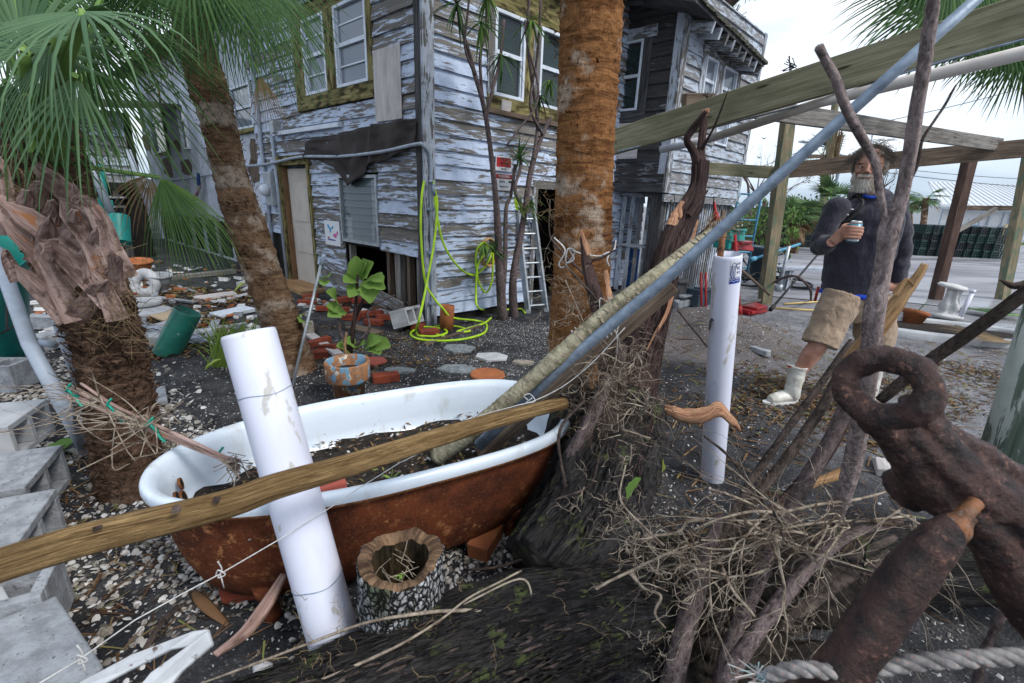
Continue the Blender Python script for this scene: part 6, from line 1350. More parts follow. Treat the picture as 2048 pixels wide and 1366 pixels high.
for k in range(40):
 x, y = rr.choice(((1790, 1000), (1700, 1035), (1620, 1050), (1540, 1050), (1460, 1110), (1380, 1120), (1560, 1120), (1480, 1180))); p = at(x + rr.gauss(0, 22), y + rr.gauss(0, 18), rr.uniform(1.02, 1.14)); d = V((rr.uniform(-1, .25), rr.uniform(-.5, .2), rr.uniform(-.55, .35)))
 branchy(mb, p, d, rr.uniform(.10, .21), rr.uniform(.0022, .0050), 4, rr, up=-.3, spread=.6, n=5, seg=4, kids=(1, 3), shrink=.74)
mb.build('root_fan', M['root'], tree)['kind'] = 'stuff'
mb = MB()
for k in range(34):
 p = at(rr.uniform(1170, 1300), rr.uniform(690, 1000), rr.uniform(1.35, 1.7)); branchy(mb, p, V((rr.uniform(-1, 1), -.6, rr.uniform(-.6, .4))), rr.uniform(.04, .09), rr.uniform(.0014, .003), 4, rr, up=-.3, spread=.9, n=4, seg=3, kids=(1, 3), shrink=.75)
mb.build('root_fan', M['root'], tree)['kind'] = 'stuff'
rr = random.Random(77)
for k in range(26):
 x, y, Y = rr.uniform(1290, 1760), rr.uniform(1010, 1160), rr.uniform(1.0, 1.16); dx, dy = rr.uniform(-1, 1), rr.uniform(-.25, .8); l = rr.uniform(60, 190); w_ = rr.uniform(5, 12); pts = []
 for j in range(5): pts.append((x + dx * l * j / 4 + rr.uniform(-12, 12), y + dy * l * j / 4 + rr.uniform(-12, 12), Y - .02 * j * dy, w_ * (1 - .17 * j)))
 limb('root', pts, ('bark_dark', 'root_d', 'root', 'bark_wet')[k % 4], tree, 7, 5, .3, .25)
rootlets('rootlets', C2, 14, .15, .0018, 'root', 4, -.1); rootlets('rootlets', C2, 40, .10, .0009, 'root', 5, -.1); rootlets('rootlets', C2, 70, .14, .0014, 'root_d', 6, -.3)
rootlets('rootlets', [(1500, 1220, .96, 60, 60, .05), (1600, 1260, .94, 50, 50, .05), (1400, 1230, .98, 50, 60, .05), (1330, 1300, .92, 30, 40, .03), (1740, 1090, 1.05, 60, 40, .05), (1560, 1180, .98, 60, 60, .05)], 70, .11, .0013, 'root', 7)
rootlets('rootlets', [(1250, 680, 1.8, 30, 30, .05), (1140, 640, 2.0, 30, 60, .05), (1170, 560, 2.1, 40, 50, .05)], 80, .16, .0013, 'root', 8)
rootlets('rootlets', [(1095, 420, 2.4, 14, 60, .03)], 26, .22, .0013, 'root_fine', 9, -.8, .5)
rootlets('rootlets', [(900, 1260, .93, 160, 40, .03), (700, 1330, .83, 100, 30, .03)], 60, .08, .0010, 'root_fine', 10)
def mound(nm, px, py, Y, rx, ry, rz, mat, lab, seed, amp=.35, zoff=0.0, parent=None):
 c = at(px, py, Y); c.z = gz(c.x, c.y) + zoff; bm = bmesh.new(); bmesh.ops.create_icosphere(bm, subdivisions=5, radius=1)
 for v_ in bm.verts:
  q = 1 + amp * noise.fractal(v_.co * 1.8 + V((seed, 0, 0)), 1, 2, 4); v_.co = V((v_.co.x * rx * q, v_.co.y * ry * q, max(v_.co.z, -.15) * rz * q))
 me = bpy.data.meshes.new(nm); bm.to_mesh(me); bm.free(); me.materials.append(M[mat]); me.polygons.foreach_set('use_smooth', [True] * len(me.polygons))
 o = link(bpy.data.objects.new(nm, me)); o.location = c
 if parent: o.parent = parent; o.location = c - parent.location
 o['kind'] = 'stuff'
 if lab: o['label'] = lab
 return o
M['root_soil'] = m_plain('dark_root_soil', (.012, .010, .009), (.035, .028, .023), 22, .95, 1.0, d=.012, spots=((.25, .24, .23), .70))
mound('root_soil', 1215, 850, 1.75, .13, .10, .42, 'root_soil', None, 1, .45, .25, tree)
mound('root_soil', 1330, 1120, 1.28, .30, .16, .17, 'root_soil', None, 2, .4, 0, tree)
mound('root_soil', 1560, 1120, 1.32, .42, .16, .20, 'root_soil', None, 3, .4, 0, tree)
mound('root_soil', 1560, 1300, 1.02, .30, .14, .10, 'root_soil', None, 5, .4, 0, tree)
# ================================================================ forked bare branch standing at the right
fk0 = at(1690, 1000, 1.3); fk0.z = gz(fk0.x, fk0.y)
fork = thing('forked_branch', 'tall forked bare branch standing upright in front of the man', 'branch', fk0)
limb('stem', [(1640, 1090, 1.16, 34), (1690, 980, 1.12, 38), (1718, 860, 1.10, 42), (1732, 760, 1.08, 44), (1742, 690, 1.07, 46), (1749, 616, 1.06, 46), (1761, 565, 1.06, 38), (1771, 506, 1.05, 38), (1780, 455, 1.05, 44), (1800, 400, 1.045, 32), (1816, 330, 1.04, 30), (1834, 220, 1.03, 31), (1852, 110, 1.02, 30), (1866, 0, 1.0, 29), (1876, -100, .98, 28)], 'bark_pale', fork, 24, 12, .14, .05)
limb('limb', [(1776, 510, 1.055, 14), (1774, 460, 1.05, 18), (1768, 425, 1.05, 17), (1758, 380, 1.05, 18), (1752, 332, 1.04, 19), (1740, 304, 1.04, 20), (1716, 262, 1.03, 24), (1690, 212, 1.02, 25), (1672, 160, 1.01, 22), (1650, 118, 1.01, 20), (1638, 94, 1.0, 23)], 'bark_pale', fork, 16, 10, .16, .06)
limb('twig', [(1810, 380, 1.05, 8), (1835, 330, 1.06, 8), (1845, 280, 1.07, 7), (1870, 240, 1.08, 6), (1890, 210, 1.1, 6), (1912, 170, 1.1, 4)], 'bark_dark', fork, 8, 8, .15, .1)
sb = thing('splintered_branch', 'tan splintered branch leaning right out of the forked branch', 'branch', at(1700, 720, 1.14))
limb('stem', [(1700, 725, 1.14, 40), (1745, 670, 1.13, 36), (1790, 610, 1.12, 32), (1830, 560, 1.11, 22), (1850, 528, 1.11, 14)], 'raw_wood', sb, 14, 9, .25, .2)
splinter([(1790, 590, 1.10), (1812, 560, 1.10), (1828, 572, 1.1)], 12, 4, parent=sb, mat='raw_wood')
o_ = thing('bare_branch', 'straight dark branch rising to the right edge behind the rusted eye', 'branch', at(1780, 790, 1.2))
limb('stem', [(1760, 800, 1.2, 22), (1840, 735, 1.15, 28), (1920, 680, 1.1, 30), (1990, 630, 1.05, 30), (2100, 550, 1.0, 30)], 'bark_dark', o_, 14, 8, .15, .08)
limb('twig', [(2000, 560, 1.05, 4), (2030, 572, 1.04, 16), (2080, 560, 1.03, 20)], 'bark_dark', o_, 8, 6, .2, .1)
ts = [(1312, 815, 1.75), (1340, 822, 1.7), (1375, 832, 1.68), (1410, 830, 1.66), (1436, 818, 1.66), (1462, 838, 1.66), (1480, 858, 1.68)]
mb = MB(); P_ = smooth_path([at(*q) for q in ts], 5); m = len(P_)
def tsf(u, v):
 i = min(int(u * (m - 1)), m - 2); t = u * (m - 1) - i; p = P_[i].lerp(P_[i + 1], t); tw = .3 + 1.6 * max(0, u - .55) * 2
 s_ = V((0, math.sin(tw) * .4, 1)).normalized(); w_ = .036 * (1 - .45 * abs(u - .5)) * (math.sin(math.pi * min(.98, max(.04, u))) ** .35)
 return p + s_ * (v - .5) * 2 * w_ + V((0, -.012 * math.cos((v - .5) * 3) + .005 * noise.noise(V((u * 14, v * 5, 1))), .006 * noise.noise(V((u * 9, v * 2, 4)))))
mb.sheet(tsf, 40, 6, uvs=(.5, .06)); o = mb.build('bark_strip', M['inner_pink'], smooth=True); s_ = o.modifiers.new('thick', 'SOLIDIFY'); s_.thickness = .005; tag(o, 'curled strip of torn pinkish bark across the upright white pipe', 'bark strip')
# ================================================================ rusted anchor at the right front
an0 = at(1960, 1400, .62)
anchor = thing('anchor', 'heavy rusted iron anchor with a ring eye at the lower right', 'anchor', V((an0.x, an0.y, gz(an0.x, an0.y))))
def ipath(pts): return [at(x, y, Y) for x, y, Y in pts]
bm_parts = MB()
ring_c = at(1770, 775, .60); vw = (EYE - ring_c).normalized(); rx_ = vw.cross(V((0, 0, 1))).normalized() * -1; ry_ = rx_.cross(vw).normalized()
kk = (ring_c - EYE).dot(_fw) / CAM_F
def torus(mb, c, x, y, R1, R2, r, n=44, m=16, nrm=None):
 z = x.cross(y).normalized(); pts = []
 for i in range(n):
  a = 6.283185 * i / n; d = x * math.cos(a) + y * math.sin(a); cc = c + x * math.cos(a) * R1 + y * math.sin(a) * R2
  for j in range(m):
   b = 6.283185 * j / m; mb.v.append(cc + (d * math.cos(b) + z * math.sin(b) * .85) * (r * (1 + .22 * noise.noise(V((math.cos(a) * 2, math.sin(a) * 2, b * .5))))))
 b0 = len(mb.v) - n * m
 for i in range(n):
  for j in range(m): mb.face((b0 + i * m + j, b0 + i * m + (j + 1) % m, b0 + ((i + 1) % n) * m + (j + 1) % m, b0 + ((i + 1) % n) * m + j))
mb = MB(); torus(mb, ring_c, (rx_ + vw * .25).normalized(), (ry_ + vw * .1).normalized(), 67 * kk, 57 * kk, 27 * kk)
P_ = [at(1790, 850, .605), at(1860, 920, .605), at(1950, 1000, .60)]; mb.tube(smooth_path(P_, 5), [.034, .036, .038, .041, .043, .045, .048, .05, .052, .053, .054], 16, flat=.55)
def isweep(pts, wpx, n=18, flat=.8):
 P_ = ipath(pts); rd = [w_ / 2 * wscale(P_, i) for i, w_ in enumerate(wpx)]; path = smooth_path(P_, 7); ph = random.random() * 20
 mb.tube(path, lerp_list(rd, 7), n, flat=flat, disp=lambda u, a, p: .0035 * noise.fractal(p * 34 + V((ph, 0, 0)), .9, 2, 4))
isweep([(1820, 800, .60), (1862, 868, .60), (1905, 925, .60), (1960, 975, .60), (2010, 1020, .59), (2080, 1090, .58)], [56, 92, 120, 140, 165, 185])
isweep([(1735, 838, .60), (1785, 875, .60), (1830, 940, .60), (1880, 990, .60), (1940, 1000, .60)], [60, 76, 94, 110, 110])
isweep([(1860, 790, .60), (1880, 850, .60), (1960, 905, .60), (2040, 960, .60), (2110, 1010, .59)], [44, 50, 60, 70, 80])
isweep([(1800, 985, .66), (1850, 960, .64), (1900, 960, .62)], [100, 110, 90], flat=1)
isweep([(1930, 1010, .58), (1990, 1090, .57), (2060, 1200, .55), (2130, 1290, .54)], [90, 120, 150, 150])
body = mb.build('shank', M['rust_anchor'], anchor, True)
rm = body.modifiers.new('fuse', 'REMESH'); rm.mode = 'VOXEL'; rm.voxel_size = .0035; rm.use_smooth_shade = True
sm = body.modifiers.new('soften', 'SMOOTH'); sm.iterations = 3; sm.factor = .5
tex = bpy.data.textures.new('scale', 'CLOUDS'); tex.noise_scale = .014; tex.noise_depth = 5
dm = body.modifiers.new('scale', 'DISPLACE'); dm.texture = tex; dm.strength = .006; dm.mid_level = .5; dm.texture_coords = 'LOCAL'
def icyl(nm, pts, wpx, mat, n=28, flat=1.0, amp=.0022, parent=anchor, spans=8):
 P_ = ipath(pts); rd = [w_ / 2 * wscale(P_, i) for i, w_ in enumerate(wpx)]; m_ = MB(); m_.tube(smooth_path(P_, spans), lerp_list(rd, spans), n, flat=flat, disp=lambda u, a, p: amp * noise.fractal(p * 60, 1, 2, 3)); return m_.build(nm, M[mat], parent, True)
icyl('stock', [(1915, 1045, .52), (1880, 1078, .515), (1820, 1150, .51), (1740, 1260, .50), (1660, 1380, .49), (1630, 1420, .485)], [62, 104, 126, 130, 132, 132], 'rust_anchor', amp=.0022)
icyl('stock_tip', [(1935, 1030, .523), (1908, 1055, .518), (1896, 1070, .516)], [46, 74, 88], 'rust_bright', amp=.004)
icyl('pin', [(1898, 1062, .522), (1925, 1032, .53), (1950, 1006, .545)], [36, 42, 40], 'rust_bright')
rp0 = at(1545, 1345, .47)
rope = thing('twisted_rope', 'weathered three strand rope stretched across the bottom right corner', 'rope', rp0)
path = smooth_path([at(1535, 1352, .50), at(1600, 1338, .49), at(1700, 1345, .48), at(1830, 1325, .47), at(1930, 1318, .46), at(2060, 1312, .455), at(2160, 1310, .45)], 22)
for s_ in range(3):
 pts = []; u = 0
 for i, p in enumerate(path):
  if i: u += (path[i] - path[i - 1]).length
  d = (path[min(i + 1, len(path) - 1)] - path[max(i - 1, 0)]).normalized(); x, y, _ = frame_of(d); a = u * 105 + s_ * 2.094; pts.append(p + (x * math.cos(a) + y * math.sin(a)) * .0052)
 mb = MB(); mb.tube(pts, .0062, 8, disp=lambda u, a, p: .0006 * noise.noise(p * 300)); mb.build('strand', M['rope_twist'], rope, True)
mb = MB(); rr = random.Random(2)
for k in range(30):
 p = path[2] + rvec(.004); d = (path[0] - path[3]).normalized(); mb.tube([p, p + (d + rvec(.5)) * .012, p + (d + rvec(.9)) * rr.uniform(.015, .035)], .0009, 3)
mb.build('frayed_end', M['fray'], rope)['kind'] = 'stuff'
icyl('stick', [(2010, 1220, .62), (1975, 1290, .60), (1950, 1380, .58)], [20, 24, 26], 'bark_grey', parent=tree)
# ================================================================ round wooden pole across the foreground
wp0 = at(-60, 1148, .56)
mb = MB(); P_ = [at(-60, 1150, .56), at(150, 1085, .64), at(330, 1040, .72), at(470, 1003, .80), at(560, 970, .86), at(700, 930, .98), at(860, 880, 1.14), at(1000, 838, 1.34), at(1128, 806, 1.60)]
wid = [70, 66, 61, 57, 53, 45, 38, 31, 25]; rd = [w_ / 2 * wscale(P_, i) for i, w_ in enumerate(wid)]
mb.tube(smooth_path(P_, 16), lerp_list(rd, 16), 28, disp=lambda u, a, p: .0022 * noise.fractal(V((u * 5, math.cos(a) * 4, math.sin(a) * 4)), 1, 2, 4))
pole = thing('wooden_pole', 'long debarked amber wooden pole lying across the white pipe and bathtub', 'pole', P_[0]); mb.build('shaft', M['amber_pole'], pole, True)
def patchy(nm, px, py, Y, w_, h, parent, mat):
 c = at(px, py, Y); v = (EYE - c).normalized(); x = v.cross(V((0, 0, 1))).normalized(); y = x.cross(v); k = (c - EYE).dot(_fw) / CAM_F; mb = MB(); n = 9
 mb.prism([c + (x * math.cos(6.283 * i / n) * w_ + y * math.sin(6.283 * i / n) * h) * k * random.uniform(.7, 1.2) for i in range(n)], v * .0015); return mb.build(nm, M[mat], parent, fix=True)
for q in ((352, 1018, .70, 10, 9), (433, 1000, .755, 8, 7), (195, 1056, .645, 9, 6), (668, 928, .945, 9, 7), (400, 1040, .745, 14, 3)): patchy('knot', *q[:3], q[3], q[4], pole, 'bark_dark')
# ================================================================ white pipes
def pvc(nm, lab, a, b, r, mat='pvc', wall=.006, plug=False, n=48):
 a = V(a); b = V(b); t = thing(nm, lab, 'pipe', b if b.z < a.z else a); d = (a - b); L_ = d.length; mb = MB()
 prof = [(r, 0), (r, L_ * .2), (r * 1.002, L_ * .5), (r, L_ - .012), (r - .002, L_ - .002), (r - wall, L_), (r - wall, L_ * .5), (r - wall, 0)]
 mb.lathe(prof, b, n, d, close=True); o = mb.build('pipe_wall', M[mat], t, True, fix=True); return t, o
pa, pb_ = at(497, 664, 1.22), at(672, 1292, 1.02)
k1 = (pa - EYE).dot(_fw) / CAM_F
t1, _ = pvc('white_pipe', 'thick white plastic pipe leaning left in front of the bathtub', pa, pb_, 50 * k1)
d1 = (pa - pb_).normalized(); mb = MB(); mb.lathe([(0, 0), (50 * k1 - .007, 0), (50 * k1 - .007, .004), (0, .006)], pa - d1 * .006, 40, d1); mb.build('end_cap', M['pvc'], t1, True)
for f_, w2 in ((.185, .0012), (.78, .0016)):
 c = pb_.lerp(pa, 1 - f_ ) if f_ < .5 else pb_.lerp(pa, 1 - f_); r_ = 50 * k1 + .0006; mb = MB(); n = 40; x, y, _z = frame_of(d1)
 mb.tube([c + (x * math.cos(6.283 * i / n) + y * math.sin(6.283 * i / n)) * r_ + d1 * .004 * math.sin(i * .5) for i in range(n + 1)], w2, 5, caps=False); mb.build('scuff_line', M['galv'], t1, True)
qa, qb = at(1456, 508, 1.95), at(1424, 958, 2.08)
qb.z = max(qb.z, gz(qb.x, qb.y) - .02); k2 = (qa - EYE).dot(_fw) / CAM_F
t2, _ = pvc('white_pipe', 'upright white plastic pipe with a blue sticker, right of the torn trunk', qa, qb, 27 * k2)
mb = MB(); mb.tube([qb.lerp(qa, .6) + V((-.012, .01, 0)), qa + V((-.028, .01, .0)), qa + V((-.030, .012, .115))], .013, 10); mb.build('iron_rod', M['rust_bright'], t2, True)
dq = (qa - qb).normalized(); ctr_v = (EYE - qa); ctr_v = (ctr_v - dq * ctr_v.dot(dq)).normalized(); side = dq.cross(ctr_v).normalized(); side = side if side.x > 0 else -side
def onpipe(s, h, lift=0.0008):
 a = s / (27 * k2); return qa - dq * h + (ctr_v * math.cos(a) + side * math.sin(a)) * (27 * k2 + lift)
px2 = k2
mb = MB(); mb.sheet(lambda u, v: onpipe((6 + 24 * u) * px2, (8 + 46 * v) * px2), 8, 4); st = mb.build('sticker', M['sign_w'], t2)
def ink(pts, w_=.9, mat='blue_print', l=.0014):
 m_ = MB(); m_.tube([onpipe((6 + 24 * u) * px2, (8 + 46 * v) * px2, l) for u, v in pts], w_ * px2 * .55, 4); m_.build('print', M[mat], st)
mb = MB(); mb.sheet(lambda u, v: onpipe((6 + 24 * u) * px2, (8 + 46 * (.82 + .18 * v)) * px2, .0013), 8, 2); mb.build('print', M['blue_print'], st)
for x in (.18, .3, .42): ink([(x, .2), (x - .02, .5), (x, .8)])
ink([(.06, .3), (.16, .14), (.3, .08), (.46, .14), (.5, .3)]); ink([(.08, .3), (.04, .55), (.1, .7)]); ink([(.52, .1), (.6, .2), (.7, .08), (.8, .2), (.92, .1)]); ink([(.56, .32), (.62, .26), (.68, .32), (.62, .38), (.56, .32)]); ink([(.78, .26), (.78, .42), (.9, .42)])
ink([(.56, .55), (.62, .48), (.68, .58), (.74, .48)]); ink([(.8, .52), (.92, .5), (.86, .62)]); ink([(.0, .78), (.12, .72), (.24, .8), (.36, .72), (.5, .8), (.64, .72), (.78, .8), (.95, .73)], 1.3)
ink([(.05, .9), (.2, .86), (.35, .92), (.5, .86), (.65, .92), (.85, .87)], .8, 'sign_w', .0018)
for q in ((1425, 640, 3), (1421, 648, 3)): patchy('chip', q[0], q[1], 1.93, q[2], q[2], t2, 'sign_k')
patchy('chip', 1420, 650, 1.955, 3, 14, t2, 'sign_k')
# ================================================================ leaning bundle: scarred branch, plank and conduit tied together
bd0 = at(880, 905, 1.62)
sc_b = thing('scarred_branch', 'pale ringed branch tied to the plank and conduit over the bathtub', 'branch', bd0)
BP = [(875, 915, 1.62, 33), (960, 848, 1.58, 33), (1040, 780, 1.56, 32), (1130, 700, 1.55, 31), (1220, 620, 1.56, 30), (1300, 560, 1.58, 29), (1370, 505, 1.62, 27), (1425, 465, 1.66, 20)]
P_ = [at(*q[:3]) for q in BP]; rd = [q[3] / 2 * (p - EYE).dot(_fw) / CAM_F for q, p in zip(BP, P_)]; path = smooth_path(P_, 18)
mb = MB(); mb.tube(path, lerp_list(rd, 18), 22, disp=lambda u, a, p: .0022 * math.sin(u * 130 + math.cos(a) * 1.5) ** 2 + .003 * noise.noise(p * 12)); mb.build('shaft', M['scar_branch'], sc_b, True)
rr = random.Random(11)
for k in range(34):
 i = rr.randint(3, len(path) - 4); p = path[i]; d = (path[i + 1] - path[i - 1]).normalized(); v = ((EYE - p).normalized() + rvec(.8)); v = (v - d * v.dot(d)).normalized(); s_ = d.cross(v); r_ = rd[min(len(rd) - 1, i // 18)]
 c = p + v * r_ * .95; mb = MB(); n = 8; mb.prism([c + (d * math.cos(6.283 * j / n) * .006 + s_ * math.sin(6.283 * j / n) * .012) + rvec(.002) for j in range(n)], v * .003); mb.build('leaf_scar', M['scar'], sc_b, fix=True)
mb = MB(); rr = random.Random(5)
for k in range(70): p = P_[-1] + rvec(.03); mb.tube([p, p + V((rr.uniform(-.02, .09), rr.uniform(-.04, .04), rr.uniform(-.02, .07)))], .0012, 3)
mb.build('dry_fibres', M['frond_dry'], sc_b)['kind'] = 'stuff'
mb = MB(); mb.bar(at(960, 910, 1.70), at(1345, 570, 1.72), .05, .055, up=V((0, -.5, 1)), jit=.003); tag(bevel(mb.build('plank', M['wood_brown']), .004), 'grey brown plank between the ringed branch and the metal conduit', 'plank')
CP = [at(958, 890, 1.66), at(1120, 735, 1.56), at(1330, 560, 1.44), at(1560, 350, 1.32), at(1760, 170, 1.22), at(1990, -35, 1.12)]
mb = MB(); mb.tube(CP, [11.5 / 910 * (p - EYE).dot(_fw) for p in CP], 18); tag(mb.build('metal_conduit', M['galv'], smooth=True), 'long dull galvanized conduit rising from the bathtub to the upper right', 'pipe')
def lashing(px, py, Y, n, r, lab, seed, ax):
 rr = random.Random(seed); t = None; mb = MB(); c = at(px, py, Y); d = (at(*ax[1]) - at(*ax[0])).normalized(); x, y, _ = frame_of(d)
 pts = []
 for i in range(n * 14): a = 6.283 * i / 14; pts.append(c + d * (i / 14 * .009 - .02 + .006 * math.sin(a * .5)) + (x * math.cos(a) * r * 1.0 + y * math.sin(a) * r * .8) * (1 + .1 * rr.random()))
 mb.tube(pts, .0016, 5)
 for k in range(3): p = pts[rr.randrange(len(pts))]; mb.tube(smooth_path([p, p + rvec(.03), p + rvec(.05) - V((0, 0, .04))], 4), .0014, 4)
 tag(mb.build('twine_lashing', M['rope_white']), lab, 'twine')
lashing(1232, 612, 1.6, 4, .040, 'upper twine lashing round the ringed branch near the palm fibres', 1, ((1130, 700, 1.6), (1300, 560, 1.6)))
lashing(1205, 655, 1.6, 5, .048, 'middle and thickest twine lashing below the torn limb', 2, ((1130, 700, 1.6), (1300, 560, 1.6)))
lashing(1158, 668, 1.58, 3, .032, 'lower twine lashing on the ringed branch alone', 3, ((1130, 700, 1.6), (1300, 560, 1.6)))
def string(pts, r, lab, mat='rope_white', nm='string', sp=6, cat='string'):
 mb = MB(); mb.tube(smooth_path([at(*p) for p in pts], sp), r, 5); return tag(mb.build(nm, M[mat], smooth=True), lab, cat)
string([(1250, 655, 1.5), (1190, 720, 1.5), (1130, 770, 1.5), (1072, 800, 1.48), (1030, 812, 1.42), (965, 830, 1.4), (945, 840, 1.4)], .0018, 'white string slack along the conduit down to the bathtub')
string([(1056, 800, 1.47), (1048, 792, 1.47), (1060, 788, 1.47), (1070, 802, 1.46), (1052, 806, 1.46), (1064, 796, 1.46)], .0018, 'knot of white string at the foot of the conduit')
SP = [(-20, 1420, .56), (80, 1366, .60), (160, 1318, .66), (270, 1240, .74), (360, 1190, .80), (440, 1148, .86), (560, 1078, .98), (650, 1022, 1.08), (720, 975, 1.14), (800, 925, 1.2), (870, 892, 1.3)]
sg_ = thing('knotted_string', 'taut white string with two knots running from the slab to the bathtub rim', 'string', at(*SP[2]))
mb = MB(); mb.tube([at(*q) for q in SP], .0014, 5); mb.build('line', M['rope_white'], sg_, True)
for (x, y, Y) in ((162, 1316, .66), (440, 1146, .86)):
 mb = MB(); c = at(x, y, Y); mb.tube(smooth_path([c + V((-.012, 0, -.01)), c + V((.0, -.004, .012)), c + V((.012, 0, -.004)), c + V((-.004, -.004, -.010)), c + V((.006, 0, .010)), c + V((0, 0, .034))], 5), .0016, 5); mb.tube([c, c + V((.006, -.004, -.04))], .0014, 5); mb.build('knot', M['rope_white'], sg_, True)
string([(1108, 475, 2.40), (1130, 500, 2.36), (1118, 528, 2.35), (1128, 534, 2.35), (1150, 505, 2.34), (1136, 498, 2.33), (1132, 525, 2.33), (1148, 518, 2.33), (1140, 500, 2.34), (1165, 508, 2.33), (1200, 512, 2.34), (1226, 502, 2.38), (1232, 480, 2.45)], .004, 'white cord knotted round the upright palm trunk', nm='cord')
string([(1205, 510, 2.34), (1218, 505, 2.34), (1214, 520, 2.33), (1218, 532, 2.33)], .0045, 'short tail of white cord at the right side of the upright palm', nm='cord')
# ================================================================ cast iron bathtub
TC = V((-.475, 1.60, 0)); TA = R_(29); tx = V((math.cos(TA), math.sin(TA), 0)); ty = V((-math.sin(TA), math.cos(TA), 0))
tub = thing('bathtub', 'old white enamel bathtub with a rusted outside, filled with soil', 'bathtub', TC)
TL, TW, TH_ = .77, .365, .50
def tub_ring(s, z, n=72, inset=0.0):
 out = []
 for i in range(n):
  a = 6.283185 * i / n; c, q = math.cos(a), math.sin(a); e = 2 / 3.2
  x = math.copysign(abs(c) ** e, c); y = math.copysign(abs(q) ** e, q)
  if c < 0: e2 = 2 / 2.15; x = math.copysign(abs(c) ** e2, c); y = math.copysign(abs(q) ** e2, q)
  out.append(TC + tx * (x * (TL * s[0] - inset) + s[2]) + ty * y * (TW * s[1] - inset) + V((0, 0, z)))
 return out
def loft(mb, rings, mi=0, close0=False, close1=False):
 n = len(rings[0]); b = len(mb.v)
 for r_ in rings: mb.v.extend(r_)
 for j in range(len(rings) - 1):
  for i in range(n): i2 = (i + 1) % n; mb.face((b + j * n + i, b + j * n + i2, b + (j + 1) * n + i2, b + (j + 1) * n + i), None, mi)
 if close0: mb.face(range(b, b + n), None, mi)
 if close1: mb.face(range(b + (len(rings) - 1) * n, b + len(rings) * n), None, mi)
z0 = .03; outer = []
for t in [i / 12 for i in range(13)]:
 q = math.sin(t * math.pi / 2) ** .62; outer.append(tub_ring((.70 + .255 * q, .55 + .37 * q, -.05 * (1 - q)), z0 + (TH_ - .03 - z0) * t ** 1.15))
mb = MB(); loft(mb, outer, 0, close0=True); ob = mb.build('outer_shell', M['rust_tub'], tub, True, fix=True)
rim = []
for a_ in range(9):
 b = math.pi * a_ / 8; rim.append(tub_ring((.945 - .0 + .052 * (1 - math.cos(b) * 1) - .052, .90 + .10 * (1 - math.cos(b)) * .5 - .05 + .05, 0), TH_ - .028 + .03 * math.sin(b)))
prof = [(1.0, -.035), (1.012, -.018), (1.010, -.002), (.998, .008), (.975, .012), (.945, .010), (.915, .0), (.895, -.02), (.875, -.06), (.85, -.12), (.83, -.17), (.7, -.20)]
def tub_r2(f, z):
 ins = (1 - f) * .40; return tub_ring((1, 1, 0), TH_ + z, inset=ins)
mb = MB(); loft(mb, [tub_r2(f, z) for f, z in prof], 0, close1=True); ib = mb.build('enamel_basin', M['enamel'], tub, True, fix=True)
mb = MB(); loft(mb, [[p + (p - TC).normalized() * .0 for p in tub_r2(1.004, -.030)], tub_r2(1.004, -.040), tub_r2(.97, -.040)], 0); mb.build('rust_lip', M['rust_edge'], tub, True, fix=True)
bm = bmesh.new(); ring = tub_ring((1, 1, 0), TH_ - .15, inset=.072); mb = MB()
loft(mb, [[TC + V((0, 0, TH_ - .15)) + (p - TC - V((0, 0, TH_ - .15))) * f + V((0, 0, .03 * noise.noise(p * 9 * f) + .015 * noise.noise(p * 30 * f) - .02 * f)) for p in ring] for f in (.02, .2, .4, .6, .8, .92, 1.0)])
so = mb.build('soil', M['soil'], tub, True); so['kind'] = 'stuff'
pts = []
rr = random.Random(4)
for _ in range(900):
 p = TC + tx * rr.uniform(-.55, .6) + ty * rr.uniform(-.27, .27); pts.append((p.x, p.y, TH_ - .155 + .02 * rr.random()))
o = scatter('shells', M['shell'], pts[:260], SH, .004, .010, .6, 41); o['label'] = 'small shells on the soil in the bathtub'
o = scatter('leaf_litter', M['litter'], pts[260:], LEAF, .006, .02, .6, 42); o['label'] = 'brown chips on the soil in the bathtub'
for dx, dy, dz, r_ in ((-.700, .05, -.075, .017), (-.702, -.03, -.08, .019), (-.692, .01, -.115, .027)):
 c = TC + tx * dx + ty * dy + V((0, 0, TH_ + dz)); n_ = (tx * .97 + V((0, 0, .2))).normalized(); c = c + tx * .016; mb = MB(); mb.lathe([(r_ * 1.22, -.004), (r_ * 1.22, .003), (r_, .004), (r_, -.0)], c, 24, n_, close=True); mb.build('hole_rim', M['rust_edge'], tub, True, fix=True)
 mb = MB(); mb.lathe([(0, 0), (r_, 0), (r_, .0022), (0, .0022)], c, 24, n_); mb.build('tap_hole', M['interior'], tub, fix=True)
for sx in (-.46, .46):
 for sy in (-.2, .2):
  c = TC + tx * sx + ty * sy; mb = MB(); mb.lathe([(.032, 0), (.028, .03), (.02, .07), (.045, .12), (.05, .15)], V((c.x, c.y, gz(c.x, c.y) - .01)), 12); mb.build('foot', M['rust_tub'], tub, True)
